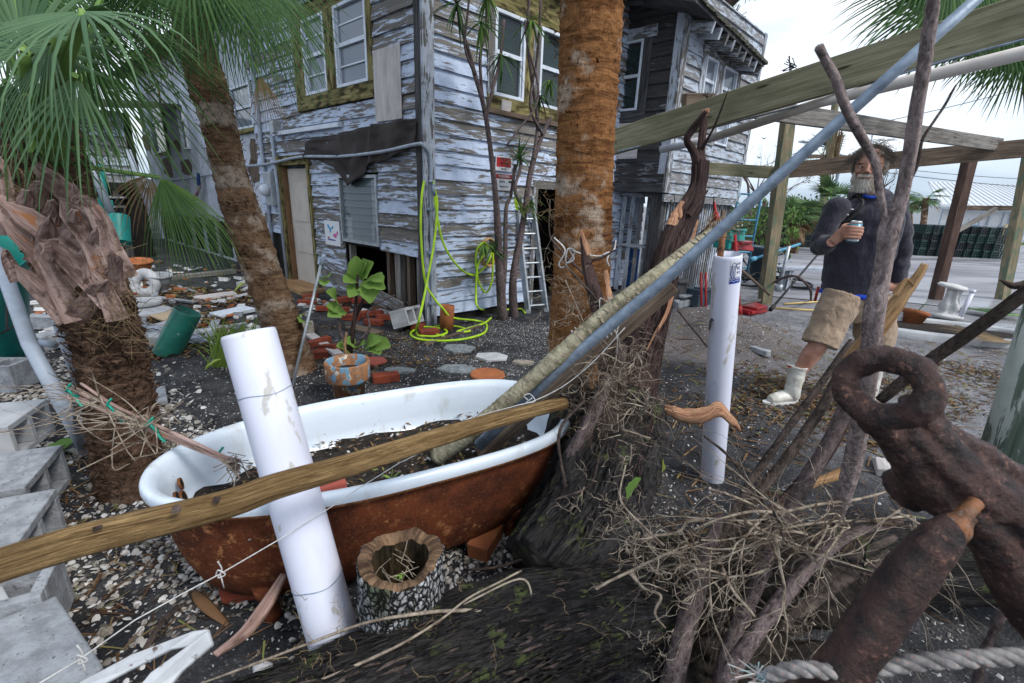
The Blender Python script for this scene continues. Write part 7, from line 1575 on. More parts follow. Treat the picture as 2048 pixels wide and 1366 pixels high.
# ================================================================ yard objects
def solid(nm, mb, mat, lab, cat, grp=None, smooth=False, bev=0, fix=False):
 o = tag(mb.build(nm, M[mat], smooth=smooth, fix=fix), lab, cat, grp)
 if bev: bevel(o, bev)
 return o
s0 = at(800, 1090, 1.02); s0.z = gz(s0.x, s0.y) - .03
stump = thing('tree_stump', 'hollow rotten tree stump with pale cracked bark in front of the bathtub', 'stump', s0)
SH_, SR = .47, .116
def swob(h, a): return .008 * noise.noise(V((math.cos(a) * 2, math.sin(a) * 2, h * 4))) + .006 * noise.fractal(V((math.cos(a) * 7, math.sin(a) * 7, h * 22)), 1, 2, 4)
def topz(a): return .007 * math.sin(a * 2 + 1) + .012 * noise.noise(V((math.cos(a) * 3, math.sin(a) * 3, 5)))
def stump_rings(spec, n=64):
 out = []
 for r, h, k in spec: out.append([s0 + V((math.cos(6.283 * i / n) * (r + (swob(h, 6.283 * i / n) if k else .35 * swob(.5, 6.283 * i / n))), math.sin(6.283 * i / n) * (r + (swob(h, 6.283 * i / n) if k else 0)), h + topz(6.283 * i / n) * (h / SH_))) for i in range(n)])
 return out
def loft_uv(mb, rings, mi=0, cap=False, org=s0):
 n = len(rings[0]); b = len(mb.v)
 for r_ in rings: mb.v.extend(r_)
 for j in range(len(rings) - 1):
  for i in range(n):
   i2 = (i + 1) % n; uv = [(rings[jj][0].z, .8 * ii / n) for jj, ii in ((j, i), (j, i + 1), (j + 1, i + 1), (j + 1, i))]; mb.face((b + j * n + i, b + j * n + i2, b + (j + 1) * n + i2, b + (j + 1) * n + i), uv, mi)
 if cap: mb.face(range(b + (len(rings) - 1) * n, b + len(rings) * n), None, mi)
mb = MB(); loft_uv(mb, stump_rings([(SR * (1.12 - .12 * t), SH_ * t, 1) for t in [i / 18 for i in range(19)]] + [(SR * .97, SH_ + .004, 1)])); mb.build('bark', M['stump_bark'], stump, True, fix=True)
mb = MB(); loft_uv(mb, stump_rings([(SR * .965, SH_ + .004, 1), (SR * .90, SH_ + .006, 0), (SR * .76, SH_ + .003, 0), (SR * .66, SH_ - .008, 0)])); mb.build('cut_face', M['cut_wood'], stump, True)
mb = MB(); loft_uv(mb, stump_rings([(SR * .66, SH_ - .008, 0), (SR * .63, SH_ * .75, 0), (SR * .60, SH_ * .4, 0), (SR * .1, SH_ * .3, 0)]), cap=True); mb.build('hollow', M['charred'], stump, True)
for k in range(10):
 a = random.uniform(0, 6.28); p = s0 + V((math.cos(a) * SR * .62, math.sin(a) * SR * .62, SH_ * .35)); mb = MB(); mb.tube([p, p + V((0, 0, random.uniform(.06, .12)))], [.012, .004], 5, flat=.5); mb.build('rotten_spike', M['charred' if k % 3 else 'cut_wood'], stump, True)
mb = MB(); rr = random.Random(9)
for k in range(14): p = s0 + V((rr.uniform(-.05, .08), rr.uniform(-.06, .03), SH_ * .95)); d = rvec(1); d.z *= .2; d.normalize(); mb.tube([p, p + d * .035 + rvec(.008), p + d * .08 + rvec(.02)], .0012, 4)
mb.build('fine_twigs', M['root'], stump)['kind'] = 'stuff'
mb = MB(); p = s0 + V((.01, -.05, SH_ - .02)); leaf_cloud(mb, p, (.012, .012, .008), 14, .007, 3); mb.build('sprout', M['seagrape'], stump)
def cinder(p, rot, lab, mat='concrete', size=(.40, .20, .20), grp=None, tilt=(0, 0), end='x'):
 t = thing('cinder_block', lab, 'cinder block', p, grp); Rm = Matrix.Rotation(rot, 4, 'Z') @ Matrix.Rotation(tilt[0], 4, 'X') @ Matrix.Rotation(tilt[1], 4, 'Y'); a, b, h = size; w_ = .032; mb = MB()
 for q, s_ in (((0, b / 2 - w_ / 2, h / 2), (a, w_, h)), ((0, -b / 2 + w_ / 2, h / 2), (a, w_, h)), ((a / 2 - w_ / 2, 0, h / 2), (w_, b - 2 * w_, h)), ((-a / 2 + w_ / 2, 0, h / 2), (w_, b - 2 * w_, h)), ((0, 0, h / 2), (w_, b - 2 * w_, h))): mb.box(q, s_, jit=.001)
 me = mb.mesh('block', M[mat]); o = bpy.data.objects.new('block_shell', me); link(o); o.parent = t; bevel(o, .004); t.rotation_euler = Rm.to_euler(); return t
cinder(gp(-75, 1040), R_(116), 'weathered cinder block at the left edge, upper of the near pair', 'concrete', (.36, .2, .3), tilt=(R_(90), 0)).location.z += .1
cinder(gp(-90, 1160), R_(118), 'cinder block at the left edge under the amber pole', 'concrete', (.34, .2, .26), tilt=(R_(90), 0)).location.z += .1
cinder(gp(-40, 1290), R_(30), 'cinder block corner left of the flat slab', 'concrete', (.4, .2, .19))
cinder(gp(-60, 905), R_(110), 'cinder block farther back at the left edge', 'concrete_w', (.34, .2, .28), tilt=(R_(90), 0)).location.z += .1
cinder(gp(10, 775), R_(8), 'small grey block beside the teal pipe', 'concrete', (.3, .2, .19))
def slab(pts, z, th, mat, nm, lab, cat, jit=.0, bev=.006, lift=0.0):
 P_ = [on_z(x, y, z) for x, y in pts]; P_ = [p + V((0, 0, lift)) for p in P_]; mb = MB(); mb.prism([p - V((0, 0, th)) for p in P_], (0, 0, th)); return solid(nm, mb, mat, lab, cat, bev=bev, fix=True)
slab([(-60, 1262), (112, 1190), (206, 1330), (120, 1420), (-80, 1480)], .17, .07, 'concrete', 'concrete_slab', 'flat grey concrete slab at the lower left corner', 'slab')
slab([(-60, 1205), (0, 1160), (34, 1225), (-40, 1262)], .15, .13, 'concrete_w', 'concrete_block', 'pale block wedged behind the flat slab', 'block')
slab([(150, 815), (330, 770), (335, 800), (150, 850)], .03, .03, 'concrete', 'concrete_strip', 'low concrete strip crossing behind the grey pipes', 'strip')
fl = thing('white_fluke', 'chipped white painted pointed iron bar at the bottom left', 'iron bar', at(300, 1330, .58))
mb = MB(); P4 = [at(x, y, Y) for x, y, Y in ((120, 1385, .56), (260, 1310, .60), (385, 1262, .64), (415, 1258, .645), (420, 1285, .64), (360, 1330, .60), (250, 1420, .55), (120, 1430, .54))]; nv = (P4[2] - P4[0]).cross(P4[5] - P4[0]).normalized(); nv = nv if nv.dot(EYE - P4[0]) < 0 else -nv
mb.prism([P4[0], P4[1], P4[2], P4[3], P4[4], at(340, 1300, .61), at(250, 1345, .585), at(150, 1400, .555)], nv * .012); o = mb.build('upper_bar', M['chip_white'], fl, fix=True); bevel(o, .003)
mb = MB(); mb.prism([at(415, 1262, .635), at(424, 1290, .63), at(360, 1345, .60), at(300, 1420, .56), at(230, 1430, .55), at(300, 1345, .59)], nv * .012 - nv * .0); o = mb.build('lower_bar', M['chip_white'], fl, fix=True); bevel(o, .003)
def brick(px, py, rot, lab, tilt=(0, 0), grp=None, size=(.2, .095, .06), mat='brick', lift=0.0, z=None):
 mb = MB(); mb.box((0, 0, size[2] / 2), size, jit=.003); me = mb.mesh('brick', M[mat]); o = bpy.data.objects.new('brick', me); link(o); p = gp(px, py) if z is None else on_z(px, py, z); o.location = p + V((0, 0, lift)); o.rotation_euler = (tilt[0], tilt[1], rot); bevel(o, .004); return tag(o, lab, 'brick', grp)
brick(520, 1180, R_(12), 'loose red brick under the front of the bathtub', (0, R_(-6)), size=(.21, .1, .07), lift=.004)
brick(970, 1095, R_(70), 'orange brick wedged under the right end of the bathtub', (0, 0), size=(.16, .09, .07), mat='terra'); brick(825, 1075, R_(20), 'pale block fragment between stump and white pipe', size=(.06, .05, .06), mat='concrete_w')
brick(772, 762, R_(25), 'single red brick between the painted pot and the bathtub'); brick(1040, 900, R_(40), 'dark red brick under the rim at the right end of the bathtub', mat='terra_red', size=(.1, .08, .22))
gl = 'loose red bricks along the broken wall'
BK = [(640, 690, 30, 'half buried brick nearest the thin metal rod'), (660, 702, -40, 'brick against the white tipped plank'), (612, 610, 10, 'brick at the left end of the row by the door'), (650, 622, -8, 'brick lying flat below the door step'), (680, 625, 14, 'second brick in the row right of the step'), (702, 640, -20, 'brick behind the leafy sapling'), (726, 634, 30, 'brick leaning on the row behind the sapling'),
  (750, 632, 5, 'brick right of the sapling top'), (748, 650, -35, 'lower brick right of the sapling stem'), (770, 640, 12, 'brick between sapling and cinder block'), (776, 622, 0, 'upper brick left of the cinder block'), (836, 658, 60, 'brick against the base of the corner board'), (858, 670, 10, 'brick inside the hose loop'), (800, 620, -15, 'brick below the fallen clapboard'), (630, 716, 20, 'brick tip beside the leaning palm base'), (622, 598, -5, 'brick under the door step edge')]
for i, (x, y, r, l) in enumerate(BK): brick(x, y, R_(r + 20), l, (R_(random.uniform(-8, 8)), R_(random.uniform(-10, 10))), gl, lift=.003)
for i, (x, y, r, l) in enumerate(((690, 612, 5, 'upper course brick left of the sapling'), (722, 614, -10, 'upper course brick behind the sapling leaves'), (756, 612, 20, 'upper course brick right of the sapling'))): brick(x, y, R_(r), l, (R_(6), R_(-8)), gl, lift=.06)
brick(618, 668, R_(30), 'tan sandstone block beside the leaning palm', size=(.1, .1, .13), mat='tan_stone')
cinder(gp(800, 655), R_(58), 'cinder block tipped on its corner at the foot of the wall', 'concrete_w', (.36, .19, .19), tilt=(R_(70), R_(18))).location.z += .10
def pot(px, py, prof, mat, lab, nm='plant_pot', tilt=(0, 0), n=36, extra=None, z=None, wob=None):
 p = gp(px, py) if z is None else on_z(px, py, z); t = thing(nm, lab, 'pot', p); mb = MB(); mb.lathe(prof, (0, 0, 0), n, close=True, wob=wob); me = mb.mesh('pot_wall', M[mat], smooth=True); o = bpy.data.objects.new('pot_wall', me); link(o); o.parent = t
 r_in = prof[-1][0]; mb = MB(); mb.lathe([(0, 0), (r_in, 0), (r_in, .002), (0, .012)], (0, 0, prof[-1][1] + .01), n); me = mb.mesh('soil', M['soil']); o2 = bpy.data.objects.new('soil', me); link(o2); o2.parent = t; t.rotation_euler = (tilt[0], tilt[1], 0); return t
pp = pot(700, 800, [(.0, 0), (.10, 0), (.112, .15), (.138, .155), (.146, .175), (.150, .285), (.142, .295), (.128, .29), (.120, .24), (.11, .21)], 'pot_paint', 'terracotta collar pot with flaking blue paint behind the bathtub', wob=lambda h, a: .002 * math.sin(a * 3))
pot(893, 658, [(.07, 0), (.075, 0), (.078, .26), (.074, .265), (.066, .262), (.064, .05)], 'terra', 'open terracotta flue pipe standing inside the hose coil', 'clay_pipe', (R_(-3), R_(2)))
p5 = pot(1820, 652, [(0, 0), (.085, 0), (.125, .15), (.14, .155), (.146, .21), (.134, .212), (.12, .16)], 'terra', 'round terracotta pot tilted in the planter ring', tilt=(R_(-6), R_(14)))
mb = MB(); mb.tube([(0, 0, .19), (.03, -.02, .30), (.07, -.02, .36)], [.008, .01, .002], 6, flat=.3); me = mb.mesh('cut_leaf', M['leaf_mid']); o = bpy.data.objects.new('leaf', me); link(o); o.parent = p5
mb = MB(); c = gp(975, 752); mb.lathe([(0, 0), (.14, 0), (.145, .01), (.14, .022), (0, .022)], c, 32); solid('clay_saucer', mb, 'terra', 'flat terracotta saucer just behind the bathtub rim', 'saucer', bev=.003)
def flag(px, py, rx, ry, lab, mat, seed, rot=0.3):
 r = random.Random(seed); c = gp(px, py); n = r.choice((6, 7, 8)); P_ = [c + V((math.cos(6.283 * i / n + rot) * rx * r.uniform(.82, 1.1), math.sin(6.283 * i / n + rot) * ry * r.uniform(.82, 1.1), -.01)) for i in range(n)]; mb = MB(); mb.prism(P_, (0, 0, .028)); solid('stepping_stone', mb, mat, lab, 'stepping stone', 'flat stepping stones in the black sand', fix=True, bev=.006)
flag(918, 698, .17, .13, 'grey hexagonal stepping stone nearest the hose coil', 'flag', 1); flag(984, 715, .18, .11, 'pale wet stepping stone left of the big palm', 'concrete_w', 2); flag(915, 740, .17, .12, 'dark mossy stepping stone closest to the bathtub', 'flag', 3); flag(1046, 726, .12, .06, 'tan pebbled stepping stone nearest the big palm', 'tan_stone', 4)
flag(745, 725, .14, .11, 'pinkish flat stone right of the painted pot', 'terra_red', 5); flag(800, 742, .13, .07, 'thin slate stone between pot and dark stepping stone', 'flag', 6)
c = TC + tx * -.36 + ty * -.15 + V((0, 0, TH_ - .14)); mb = MB(); mb.bar(c - tx * .16 + V((0, 0, .03)), c + tx * .17 + V((0, 0, .045)), .13, .10, jit=.001); solid('clay_trough', mb, 'terra_red', 'long red clay trough sunk at the left inside the bathtub', 'trough', bev=.008)
sl = thing('seedling', 'small bright seedling growing in the bathtub soil', 'plant', TC + tx * -.02 + ty * -.12 + V((0, 0, TH_ - .15)))
mb = MB()
for a in (.3, 1.7, 3.6): p = sl.location + V((0, 0, .01)); d = V((math.cos(a), math.sin(a), .7)).normalized(); mb.prism([p, p + d * .02 + V((0, .008, 0)), p + d * .042, p + d * .02 - V((0, .008, 0))], (0, 0, .001))
mb.build('leaf', M['seagrape'], sl, fix=True)
bs = thing('stick_bundle', 'bundle of dry pinkish sticks knotted with green ties over the bathtub end', 'sticks', at(240, 830, 1.35))
for k, dx in enumerate((0, 7, -6, 12, 3)):
 o = limb('stick', [(150 - dx * 2, 775 + dx * 1.4, 1.52, 6), (230, 818 + dx, 1.45, 8), (310, 855 + dx * .8, 1.38, 9), (390, 890 + dx * .6, 1.32, 9), (445, 915 + dx * .5, 1.28, 8), (480, 932 + dx * 2, 1.25, 5)], 'boot', bs, 7, 6, .1, .1)
for i, (x, y) in enumerate(((148, 788), (228, 818), (310, 856), (448, 915))):
 c = at(x, y, 1.46 - .05 * i); mb = MB(); mb.tube(smooth_path([c + V((-.03, 0, .01)), c + V((0, -.015, .02)), c + V((.012, -.01, -.01)), c + V((.0, .01, -.015)), c + V((-.005, -.015, .02)), c + V((.01, -.01, .045))], 4), .0045, 5, flat=.5); mb.tube(smooth_path([c, c + V((.02, -.01, -.03)), c + V((.035, -.01, -.045))], 3), .005, 5, flat=.4); mb.build('tie', M['cyan_tie'], bs, True)
mb = MB(); rr = random.Random(12)
for k in range(26):
 x0, y0, Y0 = rr.choice(((150, 780, 1.5), (200, 800, 1.46), (250, 830, 1.4), (300, 850, 1.38))); p = at(x0, y0, Y0); a = at(rr.uniform(-60, 180), rr.uniform(730, 900), Y0 + rr.uniform(-.2, .2)); m = (p + a) / 2 + rvec(.05); mb.tube(smooth_path([p, m, a], 4), [.003 - .0003 * i for i in range(9)], 5)
for k in range(16):
 p = at(rr.uniform(240, 330), rr.uniform(830, 870), 1.38); mb.tube(smooth_path([p, p + rvec(.06) + V((0, 0, .03)), p + rvec(.12), p + rvec(.14)], 4), .0018, 4)
for k in range(22): p = at(465, 925, 1.26); mb.tube([p, p + rvec(.03), p + rvec(.06) + V((0, 0, -.01))], .0016, 4)
mb.build('tangled_twigs', M['root'], bs)['kind'] = 'stuff'
mb = MB(); mb.tube([at(-8, 500, 2.0), at(60, 690, 1.75), at(120, 800, 1.62), gp(172, 905)], .026, 16); solid('grey_pipe', mb, 'galv', 'leaning blue grey pipe at the left, nearer of two', 'pipe', smooth=True).data.materials[0] = M['conduit']
mb = MB(); mb.tube([at(112, 640, 2.4), gp(165, 800)], .020, 12); solid('grey_pipe', mb, 'conduit', 'short thinner grey pipe behind the leaning one', 'pipe', smooth=True)
mb = MB(); mb.tube([at(80, 685, 1.95), at(110, 690, 1.93)], .016, 8); solid('pipe_stub', mb, 'conduit', 'grey pipe stub poking from behind the leaning pipe', 'pipe', smooth=True)
t_, _ = pvc('teal_pipe', 'fat teal pipe standing at the left edge with a black bracket', at(-6, 500, 2.75), gp(12, 715), .135, 'teal')
mb = MB(); mb.tube([at(14, 605, 2.45), at(14, 660, 2.4), at(0, 668, 2.4), at(14, 660, 2.4), at(38, 648, 2.4)], .006, 5); mb.build('bracket', M['black'], t_)
t_, _ = pvc('green_pipe', 'dark green pipe offcut leaning on the black sand', at(376, 622, 3.75), gp(333, 708), .105, 'green_pvc')
pvc('green_tube', 'bright green tube standing behind the shaggy palm boots', at(237, 432, 4.6), at(240, 485, 4.5), .09, 'teal')
for (a, b, r, l, m_) in (((165, 290, 4.4), (236, 460, 4.6), .035, 'left one of the slanting teal conduits behind the fronds', 'conduit'), ((195, 330, 4.5), (215, 470, 4.6), .05, 'upright green tube nearest the slanting teal conduits', 'teal'), ((215, 400, 4.6), (228, 490, 4.6), .04, 'short green tube leaning beside the stair', 'teal'), ((255, 300, 4.9), (300, 420, 4.9), .03, 'thin teal conduit slanting before the stair', 'conduit')):
 mb = MB(); mb.tube([at(*a), at(*b)], r, 10); solid('slanting_tube', mb, m_, l, 'pipe', smooth=True)
mb = MB(); c = at(150, 350, 4.8)
for k in range(3): torus(mb, c + V((0, 0, .03 * k - .02)), V((1, 0, 0)), V((0, 1, .1)), .13, .1, .016, 24, 6)
solid('hose_coil', mb, 'hose', 'small lime hose coil on the porch behind the left fronds', 'hose', smooth=True)
mb = MB(); mb.lathe([(.1, 0), (.13, .16), (.125, .165), (.1, .12)], gp(235, 545), 16, close=True); solid('black_pot', mb, 'black', 'black nursery pot on the debris heap', 'pot')
c = gp(294, 588) + V((0, 0, .14)); mb = MB(); torus(mb, c, V((1, .1, 0)), V((0, .25, 1)), .13, .13, .068, 30, 12); solid('concrete_ring', mb, 'concrete_w', 'grey doughnut shaped concrete ring lying on its edge', 'ring', smooth=True)
for k, (x, y, r_, h, l) in enumerate(((285, 618, .2, .05, 'round concrete disc on top of the pair by the ring'), (296, 628, .22, .05, 'lower concrete disc of the pair by the ring'))): c = gp(x, y) + V((0, 0, .055 - .055 * k)); mb = MB(); mb.lathe([(0, 0), (r_, 0), (r_ + .006, h / 2), (r_, h), (0, h)], c, 28); solid('concrete_disc', mb, 'concrete_w', l, 'disc', bev=.006)
for x, y, s_, m_, l in ((212, 560, .8, 'white_plaster', 'broken white urn at the left of the debris heap'), (284, 560, 1.1, 'terra', 'wide tan urn behind the concrete ring'), (250, 575, .7, 'white_plaster', 'small toppled white urn beside the ring'), (325, 585, .9, 'concrete', 'dull grey urn right of the concrete ring')):
 c = gp(x, y); mb = MB(); mb.lathe([(r_ * s_, h * s_) for r_, h in ((.0, 0), (.08, 0), (.07, .03), (.05, .06), (.11, .13), (.14, .2), (.15, .25), (.17, .27), (.16, .285), (.12, .27), (.1, .2), (0, .19))], c, 22, axis=(.1, -.1, 1) if s_ > .75 else (.9, -.2, .4)); solid('garden_urn', mb, m_, l, 'urn', smooth=True)
DEB = [((285, 612), (375, 648), .30, .02, 'tan_ply', 'tan plywood sheet lying in the debris', 'board'), ((210, 635), (400, 690), .10, .05, 'trim_grey', 'long white plank half buried behind the green pipe', 'plank'), ((70, 620), (300, 600), .12, .05, 'wood_grey', 'grey plank lying level behind the shaggy palm', 'plank'), ((60, 655), (120, 660), .14, .12, 'concrete', 'short concrete curb behind the leaning grey pipe', 'curb'),
  ((80, 700), (135, 690), .2, .12, 'concrete', 'square concrete curb beside the shaggy trunk', 'curb'), ((300, 690), (395, 680), .12, .08, 'concrete_w', 'pale concrete curb by the green pipe', 'curb'), ((430, 635), (500, 622), .25, .04, 'white_vinyl', 'white board under the hanging frond', 'board'), ((350, 655), (440, 700), .03, .03, 'white_vinyl', 'thin white strip sloping under the hanging frond', 'strip'),
  ((60, 560), (180, 545), .1, .06, 'wood_grey', 'weathered plank left behind the boots', 'plank'), ((340, 560), (470, 548), .14, .06, 'wood_grey', 'weathered plank before the stucco wall', 'plank'), ((390, 600), (470, 590), .2, .03, 'ply', 'bleached board near the stucco wall', 'board'), ((200, 610), (260, 600), .12, .1, 'brick', 'row end of red blocks beside the discs', 'blocks'),
  ((620, 672), (680, 718), .09, .03, 'ply', 'short pale plank beside the painted pot', 'plank'), ((700, 655), (760, 668), .12, .02, 'wood_brown', 'dark shard of board beneath the sapling', 'board'), ((850, 690), (960, 655), .05, .02, 'wood_brown', 'thin weathered batten inside the hose coil', 'batten')]
for a, b, w_, h, m_, l, ct in DEB:
 p, q = gp(*a), gp(*b); mb = MB(); mb.bar(p + V((0, 0, h / 2)), q + V((0, 0, h / 2 + random.uniform(0, .03))), w_, h, jit=.006); solid(ct, mb, m_, l, ct, bev=.003)
LOOSE = [('terra', 'red'), ('concrete_w', 'pale'), ('white_plaster', 'white'), ('concrete', 'grey'), ('wood_brown', 'brown')]
rr = random.Random(31)
for m_, cn in LOOSE:
 mb = MB()
 for k in range(85):
  x = rr.uniform(70, 560) if rr.random() < .8 else rr.uniform(600, 830); p = gp(x, rr.uniform(525, 690) if x < 560 else rr.uniform(600, 640)); s_ = rr.uniform(.02, .09); mb.box(p + V((0, 0, s_ * .3)), (s_ * rr.uniform(.6, 2.2) * (5 if k % 4 == 0 and x < 560 and cn in ('brown', 'grey', 'pale') else 1), s_, s_ * (.25 if k % 4 == 0 else rr.uniform(.3, .8))), Matrix.Rotation(rr.uniform(0, 3), 3, 'Z') @ Matrix.Rotation(rr.uniform(-.4, .4), 3, 'X'), s_ * .12)
 o = mb.build('rubble', M[m_]); o['kind'] = 'stuff'; o['label'] = f'{cn} fragments of rubble strewn below the buildings'
def leafblade(nm, p, d, L_, w_, mat, lab, curl=.2, seed=0, veins=True, cat='leaf', up=V((0, 0, 1)), parent=None):
 r = random.Random(seed); d = V(d).normalized(); s_ = up.cross(d).normalized(); u = d.cross(s_); mb = MB(); nl, nw = 8, 6
 def fn(a, b):
  q = a; wd = w_ * (math.sin(math.pi * min(1, q * .93 + .05)) ** .7) * (1 + .16 * math.sin(a * 21 + seed + b * 3) + .10 * math.sin(a * 9 + seed * 2)); t = b * 2 - 1
  return V(p) + d * L_ * q + s_ * wd * t + u * (L_ * curl * (-(q - .4) ** 2) + abs(t) * wd * .35 + .06 * wd * math.sin(a * 14 + b * 9 + seed))
 mb.sheet(fn, nl, nw); o = mb.build(nm, M[mat], parent, True); return o if parent else tag(o, lab, cat)
for i, (x, y, dx, dy, L_, m_, l) in enumerate(((75, 930, .3, .5, .17, 'leaf_mid', 'broad dull green leaf beside the left cinder blocks'), (115, 925, .2, .1, .12, 'leaf_mid', 'smaller dull green leaf under the broad one'), (60, 960, .8, .2, .14, 'leaf_mid', 'green leaf partly under the cinder block'), (410, 745, .3, .15, .14, 'leaf_yel', 'yellow green leaf left of the leaning white pipe'), (470, 585, .25, .2, .2, 'leaf_yel', 'light leaf under the hanging frond'), (1312, 960, .0, .2, .12, 'leaf_yel', 'upright yellow green leaf by the root crown'), (1252, 1010, .3, .0, .08, 'seagrape', 'pale jagged leaf on the root tangle'), (255, 1080, .3, .1, .06, 'seagrape', 'bright leaf on the shells under the amber pole'), (590, 645, .3, .2, .12, 'seagrape', 'light green leaf by the leaning palm base'))):
 p = gp(x, y) if y < 990 or x < 600 else at(x, y, 1.15); leafblade('leaf', p + V((0, 0, .02)), (dx, dy, .25 if x < 1200 else .8), L_, L_ * .3, m_, l, seed=i)
boot_pts = [at(430, 1310, .90), at(490, 1265, .98), at(535, 1205, 1.06), at(568, 1148, 1.14)]
mb = MB(); mb.tube(smooth_path(boot_pts, 8), [.012 + .012 * math.sin(3.1 * i / 24) for i in range(25)], 10, flat=.35); solid('palm_boot', mb, 'boot', 'curved pinkish palm boot lying on the shells before the bathtub', 'palm boot', smooth=True)
mb = MB(); mb.tube(smooth_path([gp(385, 1180), gp(410, 1220) + V((0, 0, .03)), gp(455, 1250)], 8), [.006 + .014 * math.sin(3.1 * i / 16) for i in range(17)], 8, flat=.3); solid('bark_piece', mb, 'brown_leaf', 'folded brown bark piece among the shells', 'bark', smooth=True)
mb = MB(); mb.tube(smooth_path([gp(290, 1300), gp(330, 1250) + V((0, 0, .02)), gp(370, 1205)], 8), .012, 8, flat=.4); solid('bark_piece', mb, 'bark_dark', 'dark bark strip beside the knotted string', 'bark', smooth=True)
for i, (x, y, r_, l) in enumerate(((210, 1265, .022, 'dark rounded shell near the slab corner'), (525, 1340, .03, 'pale coral lump left of the leaning pipe foot'), (215, 960, .035, 'knobbly stone at the foot of the shaggy palm'), (185, 975, .028, 'smaller stone at the foot of the shaggy palm'))):
 mound('stone', x, y, gp(x, y).y, r_, r_ * .8, r_ * .7, 'tan_stone' if i != 1 else 'concrete_w', None, i + 20, .3); o = COL.objects[-1]; o['kind'] = 'thing'; tag(o, l, 'stone')
mb = MB(); mb.tube([gp(586, 768), at(646, 512, 3.55)], .011, 8); mb2 = solid('metal_rod', mb, 'alum', 'thin pale metal rod leaning beside the sapling', 'rod', smooth=True)
mb = MB(); mb.tube([at(640, 540, 3.53), at(648, 508, 3.52)], .017, 8); solid('rod_sleeve', mb, 'galv', 'grey sleeve at the top of the thin rod', 'sleeve', smooth=True)
H_ = [wpt(856, 366, .12), wpt(846, 380, .14), wpt(843, 450, .15), wpt(846, 540, .2), wpt(862, 600, .3), wpt(884, 628, .4), gp(930, 640), gp(960, 645), gp(985, 640)]
hz = lambda p: p + V((0, 0, .012))
hA = [wpt(848, 362, .10), wpt(843, 400, .13), wpt(842, 470, .15), wpt(850, 560, .18), wpt(868, 596, .25), wpt(885, 616, .3), wpt(905, 635, .32)] + [hz(gp(*q)) for q in ((950, 643), (972, 650), (968, 668), (930, 680), (880, 684), (835, 680), (822, 668), (845, 656), (885, 660), (893, 668), (870, 675), (838, 674))]
hB = [hz(gp(838, 674)), hz(gp(832, 665)), wpt(838, 640, .5), wpt(850, 585, .3), wpt(866, 500, .2), wpt(873, 440, .16), wpt(874, 400, .12), wpt(866, 368, .10)]
hC = [wpt(866, 362, .10), wpt(874, 430, .12), wpt(888, 490, .13), wpt(918, 535, .14), wpt(945, 550, .14), wpt(964, 540, .15), wpt(978, 520, .16), wpt(985, 500, .16), wpt(984, 560, .16), wpt(972, 585, .16), wpt(958, 565, .15), wpt(952, 530, .16), wpt(954, 500, .18), wpt(968, 485, .18), wpt(975, 500, .17), wpt(956, 530, .18), wpt(952, 590, .2), wpt(956, 615, .25), hz(gp(975, 622)), hz(gp(1000, 622)), hz(gp(1040, 620)), hz(gp(1050, 628))]
hD = [hz(gp(890, 676)), hz(gp(868, 668)), hz(gp(872, 655)), hz(gp(912, 655)), hz(gp(940, 664)), hz(gp(915, 665)), hz(gp(965, 650)), hz(gp(983, 637))]
ho = thing('garden_hose', 'bright lime green hose hung on the house corner and coiled on the ground', 'hose', gp(880, 670))
for h_ in (hA, hB, hC, hD): mb = MB(); mb.tube(smooth_path(h_, 8), .0125, 8); mb.build('hose_loop', M['hose'], ho, True)
mb = MB(); mb.tube([wpt(858, 364, .08), wpt(866, 362, .11)], .018, 8); mb.tube([wpt(866, 368, .1), wpt(869, 392, .11)], .016, 8); mb.build('coupling', M['galv'], ho, True)
mb = MB(); c = wpt(975, 505, .12)
for k in range(6): torus(mb, c + WR.n * (.012 * k - .02), WR.d, V((0, 0, 1)), .105, .155 + .004 * (k % 3), .011, 30, 6)
solid('hose_reel', mb, 'orange_hose', 'tan coiled hose hanging on the right wall behind the leaf tuft', 'hose', smooth=True)
la, lb_ = gp(1056, 625), gp(1092, 622); lta, ltb = at(1030, 392, 5.9), at(1062, 392, 6.0)
ld = thing('ladder', 'aluminium ladder leaning in the dark doorway', 'ladder', la)
for a, b in ((la, lta), (lb_, ltb)): mb = MB(); mb.bar(a, b, .03, .08, up=WR.n); mb.build('stile', M['alum'], ld); mb = MB(); mb.box(a + V((0, 0, .02)), (.06, .1, .04)); mb.build('foot', M['alum'], ld)
for k in range(8): t = .06 + k * .125; mb = MB(); mb.tube([la.lerp(lta, t), lb_.lerp(ltb, t)], .018, 8, flat=.7); mb.build('rung', M['alum'], ld)
mb = MB(); p = la.lerp(lta, .93); mb.prism([p + V((-.02, -.05, -.06)), p + V((.03, -.05, -.06)), p + V((.03, -.05, .1)), p + V((-.02, -.05, .1))], (0, .002, 0)); mb.build('sticker', M['hose'], ld, fix=True)
sp0 = gp(700, 742)
sap = thing('sapling', 'young broad leaved sapling with drooping bright leaves behind the painted pot', 'plant', gp(705, 745))
YS = gp(705, 745).y
limb('stem', [(708, 745, YS, 12), (700, 700, YS, 12), (706, 650, YS + .1, 9), (722, 610, YS + .1, 7), (745, 560, YS + .15, 6)], 'bark_red', sap, 8, 6, .1, .1); limb('stem', [(704, 690, YS, 8), (712, 600, YS, 7), (716, 550, YS, 5)], 'bark_red', sap, 8, 6, .1, .1)
limb('stem', [(700, 700, YS, 6), (738, 660, YS, 5), (738, 620, YS, 4), (790, 590, YS + .1, 3)], 'bark_grey', sap, 6, 6, .1, .1); limb('stem', [(700, 715, YS, 8), (680, 660, YS, 5), (675, 620, YS, 3)], 'bark_grey', sap, 6, 6, .1, .1); limb('stem', [(706, 745, YS, 7), (690, 700, YS - .1, 7), (693, 665, YS - .1, 5)], 'raw_wood', sap, 6, 6, .1, .1)
